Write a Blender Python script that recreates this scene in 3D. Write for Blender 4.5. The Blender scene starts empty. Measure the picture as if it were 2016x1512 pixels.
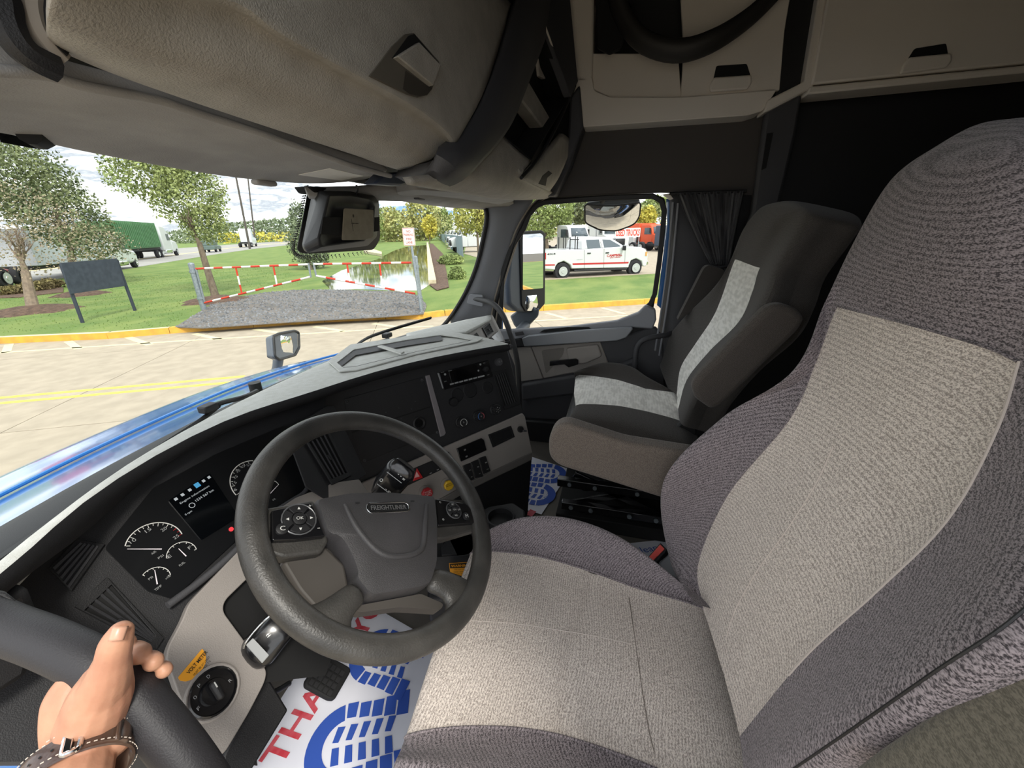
import bpy, bmesh, math, random
import numpy as np
from mathutils import Vector as V, Matrix, noise
random.seed(7); rng = np.random.default_rng(7)
C = bpy.context.scene.collection
R_ = math.radians
def srgb(h):
    if isinstance(h, str):
        h = h.lstrip('#'); h = [int(h[i:i+2], 16)/255 for i in (0, 2, 4)]
    return tuple((c/12.92 if c <= .04045 else ((c+.055)/1.055)**2.4) for c in h[:3]) + (1,)

# ---------------------------------------------------------------- camera
# cab frame: x = right, y = forward, z = up, origin on the cab floor; street level is z = -1.2
FPX = 775.; CAM = V((-1.05, 0, 1.15)); yaw, pit, rol = R_(74.5), R_(21.2), R_(1.2)
_h = V((math.sin(yaw), math.cos(yaw), 0)); _r = V((math.cos(yaw), -math.sin(yaw), 0)); _z = V((0, 0, 1))
cf = math.cos(pit)*_h - math.sin(pit)*_z; _u = math.sin(pit)*_h + math.cos(pit)*_z
cr = math.cos(rol)*_r - math.sin(rol)*_u; cu = math.cos(rol)*_u + math.sin(rol)*_r
sc = bpy.context.scene
cd = bpy.data.cameras.new('camera'); cam = bpy.data.objects.new('camera', cd); C.objects.link(cam)
cd.sensor_width = 36; cd.lens = FPX/2016*36; cd.clip_start = .02; cd.clip_end = 2000
cam.matrix_world = Matrix.Translation(CAM) @ Matrix((cr, cu, -cf)).transposed().to_4x4()
sc.camera = cam

# ---------------------------------------------------------------- light
sc.view_settings.view_transform = 'Standard'; sc.view_settings.look = 'None'
sc.view_settings.gamma = 1; sc.view_settings.use_curve_mapping = False
sc.view_settings.exposure = 1.35
sc.cycles.diffuse_bounces = 8; sc.cycles.max_bounces = 16; sc.cycles.transparent_max_bounces = 24
w = bpy.data.worlds.new('sky'); sc.world = w; w.use_nodes = True
nt = w.node_tree; N = nt.nodes; L = nt.links; N.clear()
def nn(nt, t, **k):
    n = nt.nodes.new(t)
    for a, b in k.items():
        if a.startswith('i_'):
            n.inputs[a[2:].replace('_', ' ')].default_value = b
        else: setattr(n, a, b)
    return n
tc = nn(nt, 'ShaderNodeTexCoord')
mp = nn(nt, 'ShaderNodeMapping'); mp.inputs['Scale'].default_value = (1, 1, 5)
no = nn(nt, 'ShaderNodeTexNoise', i_Scale=3.2, i_Detail=8, i_Roughness=.62)
cr1 = nn(nt, 'ShaderNodeValToRGB')
cr1.color_ramp.elements[0].position = .36; cr1.color_ramp.elements[0].color = (.15, .25, .40, 1)
cr1.color_ramp.elements[1].position = .45; cr1.color_ramp.elements[1].color = (.9, .9, .89, 1)
e = cr1.color_ramp.elements.new(.57); e.color = (.24, .26, .29, 1)
e = cr1.color_ramp.elements.new(.66); e.color = (1, 1, 1, 1)
bg = nn(nt, 'ShaderNodeBackground', i_Strength=1.2); ow = nn(nt, 'ShaderNodeOutputWorld')
L.new(tc.outputs['Generated'], mp.inputs[0]); L.new(mp.outputs[0], no.inputs[0]); L.new(no.outputs[0], cr1.inputs[0])
L.new(cr1.outputs[0], bg.inputs[0]); L.new(bg.outputs[0], ow.inputs[0])
sl = bpy.data.lights.new('sun', 'SUN'); sl.energy = 1.3; sl.angle = R_(12); sl.color = (1, .95, .86)
so = bpy.data.objects.new('sun', sl); C.objects.link(so)
so.rotation_euler = V((.50, .62, -1)).to_track_quat('-Z', 'Y').to_euler()

# ---------------------------------------------------------------- pixel -> point on a real plane
def ray(px, py): return cf + cr*((px-1008)/FPX) - cu*((py-756)/FPX)
def onp(px, py, p, n):
    d = ray(px, py); n = V(n); return CAM + d*((V(p)-CAM).dot(n)/d.dot(n))
def ax(px, py, x): return onp(px, py, (x, 0, 0), (1, 0, 0))
def ay(px, py, y): return onp(px, py, (0, y, 0), (0, 1, 0))
def az(px, py, z): return onp(px, py, (0, 0, z), (0, 0, 1))
def ad(px, py, d): return CAM + ray(px, py)*d
def proj(P):
    d = V(P)-CAM; w_ = d.dot(cf); return 1008+FPX*d.dot(cr)/w_, 756-FPX*d.dot(cu)/w_, w_
def zc(pts, ox, oy, s): return [(ox+x/s, oy+y/s) for x, y in pts]      # measured on an enlarged crop

# ---------------------------------------------------------------- materials
MATS = {}
def mat(name, col, rough=.6, metal=0, col2=None, ns=30, nd=3, bump=0, bs=200, coat=0, spec=.5, emit=0, sharp=None, alpha=None, island=0, bdist=.001, stretch=None, trans=0, sheen=0):
    if name in MATS: return MATS[name]
    m = bpy.data.materials.new(name); m.use_nodes = True; t = m.node_tree; b = t.nodes['Principled BSDF']
    c = srgb(col) if isinstance(col, str) else tuple(col)+(1,)*(4-len(col))
    b.inputs['Base Color'].default_value = c; b.inputs['Roughness'].default_value = rough
    b.inputs['Metallic'].default_value = metal; b.inputs['Coat Weight'].default_value = coat
    b.inputs['Coat Roughness'].default_value = .08
    b.inputs['Specular IOR Level'].default_value = spec
    if sheen: b.inputs['Sheen Weight'].default_value = sheen
    tcn = None
    if col2 or bump:
        tcn = nn(t, 'ShaderNodeTexCoord'); src = tcn.outputs['Object']
        if stretch:
            mpn = nn(t, 'ShaderNodeMapping'); mpn.inputs['Scale'].default_value = stretch
            t.links.new(src, mpn.inputs[0]); src = mpn.outputs[0]
    last = None
    if col2:
        n = nn(t, 'ShaderNodeTexNoise', i_Scale=ns, i_Detail=nd); t.links.new(src, n.inputs['Vector'])
        r = nn(t, 'ShaderNodeValToRGB'); t.links.new(n.outputs[0], r.inputs[0])
        lo, hi = (.35, .65) if sharp is None else sharp
        r.color_ramp.elements[0].position = lo; r.color_ramp.elements[1].position = hi
        r.color_ramp.elements[0].color = c; r.color_ramp.elements[1].color = srgb(col2)
        t.links.new(r.outputs[0], b.inputs['Base Color']); last = r.outputs[0]
    if island:
        g = nn(t, 'ShaderNodeNewGeometry'); hs = nn(t, 'ShaderNodeHueSaturation')
        mr = nn(t, 'ShaderNodeMapRange', i_To_Min=1-island, i_To_Max=1+island); t.links.new(g.outputs['Random Per Island'], mr.inputs[0])
        t.links.new(mr.outputs[0], hs.inputs['Value'])
        if last: t.links.new(last, hs.inputs['Color'])
        else: hs.inputs['Color'].default_value = c
        t.links.new(hs.outputs[0], b.inputs['Base Color'])
    if bump:
        n2 = nn(t, 'ShaderNodeTexNoise', i_Scale=bs, i_Detail=2); t.links.new(src, n2.inputs['Vector'])
        bp = nn(t, 'ShaderNodeBump', i_Strength=bump, i_Distance=bdist); t.links.new(n2.outputs[0], bp.inputs['Height'])
        t.links.new(bp.outputs[0], b.inputs['Normal'])
    if emit:
        b.inputs['Emission Color'].default_value = c; b.inputs['Emission Strength'].default_value = emit
    MATS[name] = m; return m
def glass(name, tint=(.93, .96, .95), refl=.06):
    if name in MATS: return MATS[name]
    m = bpy.data.materials.new(name); m.use_nodes = True; t = m.node_tree; t.nodes.clear()
    a = nn(t, 'ShaderNodeBsdfTransparent'); a.inputs[0].default_value = tuple(tint)+(1,)
    g = nn(t, 'ShaderNodeBsdfGlossy'); g.inputs['Roughness'].default_value = .01
    lw = nn(t, 'ShaderNodeLayerWeight', i_Blend=.12); mx = nn(t, 'ShaderNodeMixShader'); o = nn(t, 'ShaderNodeOutputMaterial')
    mul = nn(t, 'ShaderNodeMath', operation='MULTIPLY'); mul.inputs[1].default_value = refl/.06*.5
    t.links.new(lw.outputs['Fresnel'], mul.inputs[0]); t.links.new(mul.outputs[0], mx.inputs[0])
    t.links.new(a.outputs[0], mx.inputs[1]); t.links.new(g.outputs[0], mx.inputs[2]); t.links.new(mx.outputs[0], o.inputs[0])
    MATS[name] = m; return m

# ---------------------------------------------------------------- mesh helpers
def root(o):
    while o.parent: o = o.parent
    return o
def tag(o, label=None, cat=None, group=None, kind=None):
    if label: o['label'] = label
    if cat: o['category'] = cat
    if group: o['group'] = group
    if kind: o['kind'] = kind
    return o
def thing(name, label, cat, loc, group=None):
    o = bpy.data.objects.new(name, None); C.objects.link(o); o.location = loc; o.empty_display_size = .05
    return tag(o, label, cat, group)
def mk(name, vs, fs, m, parent=None, smooth=True, bevel=0, sub=0, solid=0, seg=2, mi=None, soff=-1, autos=True, wn=False):
    me = bpy.data.meshes.new(name)
    vs = [V(v) for v in vs]
    if parent: off = V(root(parent).location)
    else:
        off = sum(vs, V())/len(vs); off.z = min(v.z for v in vs)
    me.from_pydata([v-off for v in vs], [], fs)
    ms = m if isinstance(m, (list, tuple)) else [m]
    for x in ms: me.materials.append(x)
    if mi: me.polygons.foreach_set('material_index', mi)
    if smooth: me.polygons.foreach_set('use_smooth', [True]*len(me.polygons))
    bm = bmesh.new(); bm.from_mesh(me); bmesh.ops.recalc_face_normals(bm, faces=bm.faces); 
    bm.to_mesh(me); bm.free()
    me.update()
    o = bpy.data.objects.new(name, me); C.objects.link(o)
    if parent: o.parent = parent
    else: o.location = off
    if solid:
        s = o.modifiers.new('s', 'SOLIDIFY'); s.thickness = solid; s.offset = soff
    if bevel:
        b = o.modifiers.new('b', 'BEVEL'); b.width = bevel; b.segments = seg; b.limit_method = 'ANGLE'; b.angle_limit = R_(35); b.use_clamp_overlap = True
        if smooth: b.harden_normals = False
    if sub:
        s = o.modifiers.new('u', 'SUBSURF'); s.levels = sub; s.render_levels = sub
    if smooth and not sub:
        try: me.set_sharp_from_angle(angle=R_(38))
        except Exception: pass
    return o
def box(name, c, s, m, parent=None, M=None, bevel=0, seg=2, **k):
    c = V(c); a = [(x*s[0]/2, y*s[1]/2, z*s[2]/2) for x in (-1, 1) for y in (-1, 1) for z in (-1, 1)]
    M3 = M.to_3x3() if M else Matrix.Identity(3)
    vs = [c + M3 @ V(p) for p in a]
    fs = [(0, 1, 3, 2), (4, 6, 7, 5), (0, 4, 5, 1), (2, 3, 7, 6), (0, 2, 6, 4), (1, 5, 7, 3)]
    return mk(name, vs, fs, m, parent, bevel=bevel, seg=seg, **k)
def boxes(lst):                              # (centre, size, M) -> one joined mesh (stuff or repeated trim of one part)
    vs, fs = [], []
    for c, s, M in lst:
        k = len(vs); M3 = M.to_3x3() if M else Matrix.Identity(3)
        vs += [V(c)+M3 @ V((x*s[0]/2, y*s[1]/2, z*s[2]/2)) for x in (-1, 1) for y in (-1, 1) for z in (-1, 1)]
        fs += [tuple(k+i for i in f) for f in [(0, 1, 3, 2), (4, 6, 7, 5), (0, 4, 5, 1), (2, 3, 7, 6), (0, 2, 6, 4), (1, 5, 7, 3)]]
    return vs, fs
def rnd(pts, r, seg=5, closed=True):
    out = []; n = len(pts); pts = [V(p) for p in pts]
    for i, p in enumerate(pts):
        if not closed and i in (0, n-1): out.append(p); continue
        a, b = pts[i-1], pts[(i+1) % n]; rr = r[i] if isinstance(r, (list, tuple)) else r
        da, db = (a-p), (b-p); ra, rb = min(rr, da.length*.48), min(rr, db.length*.48)
        if rr <= 0: out.append(p); continue
        A, B = p+da.normalized()*ra, p+db.normalized()*rb
        for k in range(seg+1):
            t = k/seg; out.append(A*(1-t)**2+p*2*t*(1-t)+B*t*t)
    return out
def spline(pts, n=8, closed=False):
    P = [V(p) for p in pts]; out = []; L_ = len(P)
    for i in range(L_ if closed else L_-1):
        g = lambda k: P[k % L_] if closed else P[max(0, min(L_-1, k))]
        a, b, c, d = g(i-1), g(i), g(i+1), g(i+2)
        for k in range(n):
            t = k/n
            out.append(.5*((2*b)+(c-a)*t+(2*a-5*b+4*c-d)*t*t+(3*b-a-3*c+d)*t**3))
    if not closed: out.append(P[-1])
    return out
def prism(name, pts, nrm, t, m, parent=None, bevel=0, r=0, taper=0, mside=None, **k):
    pts = [V(p) for p in pts]; nrm = V(nrm).normalized()
    if r: pts = rnd(pts, r)
    n = len(pts); c = sum(pts, V())/n
    top = [p+nrm*t+(c-p)*taper for p in pts]
    fs = [tuple(range(n))[::-1], tuple(range(n, 2*n))]+[(i, (i+1) % n, n+(i+1) % n, n+i) for i in range(n)]
    mi = None; ms = m
    if mside: ms = [m, mside]; mi = [1, 0]+[1]*n
    return mk(name, pts+top, fs, ms, parent, bevel=bevel, mi=mi, **k)
def ringp(name, outer, inner, nrm, t, m, parent=None, bevel=0, **k):
    # frame: outer and inner outlines with the same number of points
    nrm = V(nrm).normalized(); n = len(outer); O = [V(p) for p in outer]; I = [V(p) for p in inner]
    vs = O+I+[p+nrm*t for p in O]+[p+nrm*t for p in I]; fs = []
    for i in range(n):
        j = (i+1) % n
        fs += [(i, j, n+j, n+i), (2*n+i, 3*n+i, 3*n+j, 2*n+j), (i, 2*n+i, 2*n+j, j), (n+i, n+j, 3*n+j, 3*n+i)]
    return mk(name, vs, fs, m, parent, bevel=bevel, **k)
def frames(P):
    T = []
    for i in range(len(P)):
        a = P[max(0, i-1)]; b = P[min(len(P)-1, i+1)]; T.append((b-a).normalized())
    n = T[0].orthogonal().normalized(); out = []
    for t in T:
        n = (n-t*n.dot(t)).normalized(); out.append((t, n, t.cross(n)))
    return out
def tube(name, pts, r, m, parent=None, seg=12, sm=0, closed=False, flat=None, cap=True, cols=None, **k):
    P = [V(p) for p in pts]
    rr = list(r) if isinstance(r, (list, tuple)) else [r]*len(P)
    if sm:
        n0 = len(P); P = spline(P, sm, closed); 
        if closed: rr = [rr[0]]*len(P)
        else: rr = [rr[min(n0-1, i//sm)]*(1-(i % sm)/sm)+rr[min(n0-1, i//sm+1)]*((i % sm)/sm) for i in range(len(P))]
    F = frames(P); vs = []
    if closed:
        F = []
        for i in range(len(P)):
            t = (P[(i+1) % len(P)]-P[i-1]).normalized(); F.append(t)
        nrm = sum((P[i]-P[0]).cross(P[(i+1) % len(P)]-P[0]) for i in range(len(P))) if False else None
        c = sum(P, V())/len(P); ax_ = V()
        for i in range(len(P)): ax_ += (P[i]-c).cross(P[(i+1) % len(P)]-c)
        ax_.normalize(); F = [(t, ax_, t.cross(ax_)) for t in F]
    for i, p in enumerate(P):
        t, n, b = F[i]
        fl = flat or (1, 1)
        for s in range(seg):
            a = 2*math.pi*s/seg; vs.append(p+(n*math.cos(a)*fl[0]+b*math.sin(a)*fl[1])*rr[i])
    fs = []; L_ = len(P)
    for i in range(L_ if closed else L_-1):
        for s in range(seg):
            fs.append((i*seg+s, i*seg+(s+1) % seg, ((i+1) % L_)*seg+(s+1) % seg, ((i+1) % L_)*seg+s))
    mi = None
    if cols: mi = [cols(i) for i in range(L_-1) for s in range(seg)]
    if cap and not closed:
        fs += [tuple(range(seg))[::-1], tuple((L_-1)*seg+s for s in range(seg))]
        if mi: mi += [0, 0]
    return mk(name, vs, fs, m, parent, mi=mi, **k)
def cyl(name, c, axis, r, h, m, parent=None, seg=24, bevel=0, r2=None, **k):
    c = V(c); a = V(axis).normalized(); n = a.orthogonal().normalized(); b = a.cross(n); r2 = r if r2 is None else r2
    vs = [c+(n*math.cos(2*math.pi*i/seg)+b*math.sin(2*math.pi*i/seg))*r for i in range(seg)]
    vs += [c+a*h+(n*math.cos(2*math.pi*i/seg)+b*math.sin(2*math.pi*i/seg))*r2 for i in range(seg)]
    fs = [tuple(range(seg))[::-1], tuple(range(seg, 2*seg))]+[(i, (i+1) % seg, seg+(i+1) % seg, seg+i) for i in range(seg)]
    return mk(name, vs, fs, m, parent, bevel=bevel, **k)
def lathe(name, c, axis, prof, m, parent=None, seg=28, **k):          # prof = [(radius, height), ...]
    c = V(c); a = V(axis).normalized(); n = a.orthogonal().normalized(); b = a.cross(n); vs = []; fs = []
    for r, h in prof:
        vs += [c+a*h+(n*math.cos(2*math.pi*i/seg)+b*math.sin(2*math.pi*i/seg))*max(r, 1e-5) for i in range(seg)]
    for j in range(len(prof)-1):
        fs += [(j*seg+i, j*seg+(i+1) % seg, (j+1)*seg+(i+1) % seg, (j+1)*seg+i) for i in range(seg)]
    fs += [tuple(range(seg))[::-1], tuple((len(prof)-1)*seg+i for i in range(seg))]
    return mk(name, vs, fs, m, parent, **k)
def grid(name, rows, m, parent=None, solid=0, sub=0, closed=False, **k):
    rows = [[V(p) for p in r] for r in rows]; a = len(rows); b = len(rows[0]); vs = [p for r in rows for p in r]; fs = []
    for i in range(a-1):
        for j in range(b if closed else b-1):
            fs.append((i*b+j, i*b+(j+1) % b, (i+1)*b+(j+1) % b, (i+1)*b+j))
    return mk(name, vs, fs, m, parent, solid=solid, sub=sub, **k)
def arc(c, x, y, r, a0, a1, n=24, r2=None):
    r2 = r2 or r; c = V(c); return [c+V(x)*r*math.cos(a0+(a1-a0)*i/n)+V(y)*r2*math.sin(a0+(a1-a0)*i/n) for i in range(n+1)]
def arcband(name, c, x, y, nrm, r0, r1, a0, a1, m, parent, t=.0006, n=28):
    A = arc(c, x, y, r1, a0, a1, n); B = arc(c, x, y, r0, a0, a1, n)
    return prism(name, A+B[::-1], nrm, t, m, parent, smooth=False)
def hit(o, px, py, lift=.0015):               # point of the built surface seen at a pixel, raised slightly off it
    bpy.context.view_layer.update(); dg = bpy.context.evaluated_depsgraph_get(); e_ = o.evaluated_get(dg); mi_ = o.matrix_world.inverted(); d = ray(px, py)
    ok, l, n_, _ = e_.ray_cast(mi_ @ CAM, mi_.to_3x3() @ d)
    if not ok: return None
    q = o.matrix_world @ l; return q-d.normalized()*lift
def patch(name, o, pts, t, m, parent, lift=.0012, r=0, bevel=0, n=3, **k):   # a thin piece that hugs the surface under it
    P = [];
    for i, p in enumerate(pts):
        q = pts[(i+1) % len(pts)]
        for j in range(n): P.append((p[0]+(q[0]-p[0])*j/n, p[1]+(q[1]-p[1])*j/n))
    c_ = (sum(p[0] for p in P)/len(P), sum(p[1] for p in P)/len(P)); C3 = hit(o, *c_, lift); H = [hit(o, *p, lift) for p in P]
    H = [h for h in H if h is not None]; n_ = len(H)
    if C3 is None or n_ < 3: return None
    nr = V()
    for i in range(n_): nr += (H[i]-C3).cross(H[(i+1) % n_]-C3)
    nr.normalize(); nr = nr if nr.dot(CAM-C3) > 0 else -nr
    vs = [C3+nr*t]+[C3.lerp(h, .5)*.5+.5*(hit(o, *((c_[0]+p[0])/2, (c_[1]+p[1])/2), lift) or C3.lerp(h, .5))+nr*t for h, p in zip(H, P)]+[h+nr*t for h in H]+[h-nr*.002 for h in H]
    fs = [(0, 1+i, 1+(i+1) % n_) for i in range(n_)]+[(1+i, 1+n_+i, 1+n_+(i+1) % n_, 1+(i+1) % n_) for i in range(n_)]+[(1+n_+i, 1+2*n_+i, 1+2*n_+(i+1) % n_, 1+n_+(i+1) % n_) for i in range(n_)]
    return mk(name, vs, fs, m, parent, bevel=bevel, **k)
class Fr:                                    # local frame: x right, y up, z towards the viewer
    def __init__(s, o, x, n):
        s.o = V(o); s.n = V(n).normalized(); x = V(x); s.x = (x-s.n*x.dot(s.n)).normalized(); s.y = s.n.cross(s.x)
    def p(s, a, b, c=0): return s.o+s.x*a+s.y*b+s.n*c
    def P(s, pts, c=0): return [s.p(q[0], q[1], c) for q in pts]
    def M(s): return Matrix((s.x, s.y, s.n)).transposed()
    def loc(s, px, py):
        q = onp(px, py, s.o, s.n)-s.o; return q.dot(s.x), q.dot(s.y)
    def L(s, pts, c=0):                      # pixel outline on the plane raised by c
        return [onp(px, py, s.o+s.n*c, s.n) for px, py in pts]
    def box(s, name, a, b, c, w, h, d, m, parent=None, bevel=0, rot=0, **k):   # c = height of the underside
        M = s.M() @ Matrix.Rotation(rot, 3, 'Z'); return box(name, s.p(a, b, c+d/2), (w, h, d), m, parent, M=M, bevel=bevel, **k)
def pfr(px, py, qx, qy, p, n):
    n = V(n).normalized()
    o = onp(px, py, p, n)
    if (CAM-o).dot(n) < 0: n = -n
    return Fr(o, onp(qx, qy, p, n)-o, n)
def text(name, s, F, a, b, w, h, m, parent=None, c=0, t=.0004, rot=0, bold=0):
    cu_ = bpy.data.curves.new('t', 'FONT'); cu_.body = s; cu_.align_x = 'CENTER'; cu_.size = 1; cu_.extrude = 0; cu_.offset = bold; cu_.resolution_u = 3
    to = bpy.data.objects.new('t', cu_); me = bpy.data.meshes.new_from_object(to)
    bpy.data.objects.remove(to); co = [v.co.copy() for v in me.vertices]; fs = [tuple(p.vertices) for p in me.polygons]
    bpy.data.meshes.remove(me); bpy.data.curves.remove(cu_)
    if not co: return None
    x0, x1 = min(v.x for v in co), max(v.x for v in co); y0, y1 = min(v.y for v in co), max(v.y for v in co)
    sx = w/max(x1-x0, 1e-6); sy = h/max(y1-y0, 1e-6) if h else sx
    cs, sn = math.cos(rot), math.sin(rot); vs = []
    for v in co:
        X, Y = (v.x-(x0+x1)/2)*sx, (v.y-(y0+y1)/2)*sy
        vs.append(F.p(a+X*cs-Y*sn, b+X*sn+Y*cs, c+t))
    return mk(name, vs, fs, m, parent, smooth=False)
def cpy(o, loc=None, rz=None, label=None, parent=None):
    c = o.copy(); C.objects.link(c)
    if parent: c.parent = parent
    if loc is not None: c.location = loc
    if rz is not None: c.rotation_euler.z = rz
    if label: c['label'] = label
    for ch in list(o.children):
        cpy(ch, parent=c)
    return c
def quads(name, cen, size, m, parent=None, up=0, asp=.6, kind='stuff'):
    n = len(cen); cen = np.array(cen)
    a = rng.normal(size=(n, 3)); a[:, 2] *= (1-up); a /= np.linalg.norm(a, axis=1)[:, None]
    b = rng.normal(size=(n, 3)); b -= a*(a*b).sum(1)[:, None]; b /= np.linalg.norm(b, axis=1)[:, None]
    s = size*(.6+.8*rng.random((n, 1)))
    vs = np.stack([cen-a*s, cen-b*s*asp, cen+a*s, cen+b*s*asp], 1).reshape(-1, 3)
    me = bpy.data.meshes.new(name); off = np.array(root(parent).location) if parent else np.zeros(3)
    vs = vs-off; me.vertices.add(4*n); me.vertices.foreach_set('co', vs.ravel()); me.loops.add(4*n)
    me.loops.foreach_set('vertex_index', np.arange(4*n)); me.polygons.add(n)
    me.polygons.foreach_set('loop_start', np.arange(0, 4*n, 4)); me.polygons.foreach_set('loop_total', np.full(n, 4))
    me.materials.append(m); me.update(); me.validate()
    o = bpy.data.objects.new(name, me); C.objects.link(o); o.parent = parent
    if kind: o['kind'] = kind
    return o
def blob(n, c, r, lump=.35, shell=.55, seed=0):
    d = rng.normal(size=(n, 3)); d /= np.linalg.norm(d, axis=1)[:, None]
    k = np.array([noise.noise(V(x)*2.2+V((seed*3.1, seed, 0)))+.5*noise.noise(V(x)*5+V((seed, 0, 9))) for x in d])
    rad = (shell+(1-shell)*rng.random(n)**.6)*(1+lump*k)
    return np.array(c)+d*rad[:, None]*np.array(r)
# ================================================================ OUTSIDE
G, LZ = -1.2, -1.06
UP = V((0, 0, 1))
m_conc = mat('concrete', '#a89c89', .9, col2='#9a8f7d', ns=3.5, nd=10, bump=.3, bs=60, bdist=.003)
m_joint = mat('joint', '#5d564c', .95)
m_kerb = mat('kerb', '#c9bd9f', .85, col2='#b8a988', ns=4)
m_kerby = mat('kerb_paint', '#d9a43c', .75, col2='#c4923c', ns=5)
m_grass = mat('grass', '#5d7836', .95, col2='#7c8c48', ns=.5, nd=10, bump=.8, bs=25, bdist=.05, stretch=(1, 1.8, 1))
m_grassb = mat('grass_blade', '#6c8440', .9, island=.35)
m_mulch = mat('mulch', '#4b3a30', 1, col2='#6b5546', ns=9, nd=6, bump=1, bs=30, bdist=.03)
m_gravel = mat('gravel', '#65635f', .95, col2='#7b736b', ns=1.5, nd=8, bump=1, bs=40, bdist=.03)
m_stone = mat('gravel_stone', '#6d6e70', .9, island=.45)
m_white = mat('line_paint', '#d4cba4', .8, col2='#bdb48e', ns=9, sharp=(.4, .8))
m_yel = mat('yellow_paint', '#e0cf4a', .8, col2='#cfc060', ns=9)
m_asph = mat('asphalt', '#8e8c88', .9, col2='#9d9a94', ns=.4)
m_galv = mat('galvanized', '#9aa3a8', .5, .6, col2='#868f96', ns=20)
m_red = mat('tape_red', '#c83a22', .5); m_wht = mat('tape_white', '#e9e6df', .5)
m_bark = mat('bark', '#6d6252', .95, col2='#55493c', ns=12, nd=6, bump=.8, bs=40, bdist=.01, stretch=(1, 1, .3))
m_barkp = mat('bark_pale', '#8c7c6a', .95, col2='#75675a', ns=12)

D_ = V((.454, -.891, 0)).normalized(); A_ = V((.891, .454, 0)).normalized()
base = thing('pavement', None, None, (4, 4, G)); base['kind'] = 'structure'
del_keys = [k for k in ('label', 'category') if k in base]
o = prism('ground', [V((-1, 0, G-.3))+D_*s*60+A_*t for s, t in ((-1, -60), (1.6, -60), (1.6, 420), (-5, 420))], UP, .2, m_joint, None, smooth=False); o['kind'] = 'structure'
# concrete slabs, each a piece of its own; joints follow the ones in the photo
j0, j1 = az(0, 853, G), az(370, 675, G); jx = (j1-j0).normalized(); jy = V((-jx.y, jx.x, 0)); S = 4.3
kb = [az(0, 677, G), az(213, 667.6, G), az(335, 657, G), az(500, 645, G), az(640, 635, G), az(760, 629, G), az(825, 629, G), az(877, 622, G), az(995, 615, G), az(1071, 612, G), az(1270, 599, G)]
KB = [kb[0]-D_*80]+kb+[kb[-1]+V((.52, -.855, 0))*60]
slab = None
for i in range(-6, 9):
    for j in range(-13, 5):
        c = j0+jx*(i+.5)*S+jy*(j+.5)*S
        if (c-V((8, 5.6, G))).dot(A_) > 4.0 or (c.x*c.x+c.y*c.y) > 1900: continue
        if slab is None:
            slab = mk('concrete_slab', [c+jx*a*(S/2-.007)+jy*b*(S/2-.007)+UP*z for z in (-.1, 0) for a, b in ((-1, -1), (1, -1), (1, 1), (-1, 1))],
                      [(0, 3, 2, 1), (4, 5, 6, 7), (0, 1, 5, 4), (1, 2, 6, 5), (2, 3, 7, 6), (3, 0, 4, 7)], m_conc, base, smooth=False); c0 = c
        else:
            s_ = slab.copy(); C.objects.link(s_); s_.parent = base; s_.location = c-c0
far = [KB[-1]+A_*380, KB[0]+A_*380-D_*150]
lawn = prism('lawn', [p+V((0, 0, LZ-G-.06))+A_*.12 for p in KB]+[p+V((0, 0, LZ-G-.06)) for p in far], UP, .06, m_grass, smooth=False); tag(lawn, kind='structure')
def flat(name, px, z, m, t=.012, kind='structure', **k):
    o = prism(name, [az(x, y, z) for x, y in px], UP, t, m, smooth=False, **k); 
    if kind: o['kind'] = kind
    return o
# kerb stones
kt = thing('kerb', None, None, (6, 8, G)); kt['kind'] = 'structure'
for i in range(len(KB)-1):
    a, b = KB[i], KB[i+1]; ln = (b-a).length; n = max(1, round(ln/3.2)); d = (b-a)/n; u = d.normalized(); w_ = V((-u.y, u.x, 0)); 
    if w_.dot(A_) < 0: w_ = -w_
    for k in range(n):
        p = a+d*k; q = a+d*(k+1)-u*.012
        h = LZ-G+.015
        h0 = h
        vs = [p+UP*-.05, q+UP*-.05, p+w_*.03+UP*h0, q+w_*.03+UP*h0, p+w_*.2+UP*h0, q+w_*.2+UP*h0, p+w_*.2-UP*.05, q+w_*.2-UP*.05]
        mk('kerb_stone', vs, [(0, 1, 3, 2), (2, 3, 5, 4), (4, 5, 7, 6), (6, 7, 1, 0), (0, 2, 4, 6), (1, 7, 5, 3)], [m_kerby, m_kerb], kt, smooth=False, mi=[0, 1, 1, 1, 0, 0] if i < 3 else [0]*6)
# painted lines
def strip(name, a, b, wd, m, z=G):
    a, b = az(*a, z), az(*b, z); u = (b-a).normalized(); s_ = V((-u.y, u.x, 0))*wd/2
    o = prism(name, [a-s_, b-s_, b+s_, a+s_], UP, .004, m, smooth=False); o['kind'] = 'structure'; return o
strip('parking_line', (-300, 714), (345, 672), .1, m_white); strip('parking_line', (345, 672), (853, 642), .1, m_white)
strip('parking_line', (1030, 633), (1262, 620), .1, m_white)
for a, b in (((18, 678), (12, 694)), ((134, 672), (155, 687)), ((252, 664), (295, 679)), ((383, 657), (432, 668)), ((501, 648), (559, 657)), ((619, 643), (677, 652)), ((735, 637), (790, 645)), ((1075, 616), (1115, 627)), ((1185, 606), (1230, 618))):
    strip('hatch_line', a, b, .15, m_white)
strip('centre_line', (-200, 801), (481, 741), .1, m_yel); strip('centre_line', (-200, 812), (465, 752), .1, m_yel)
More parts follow.
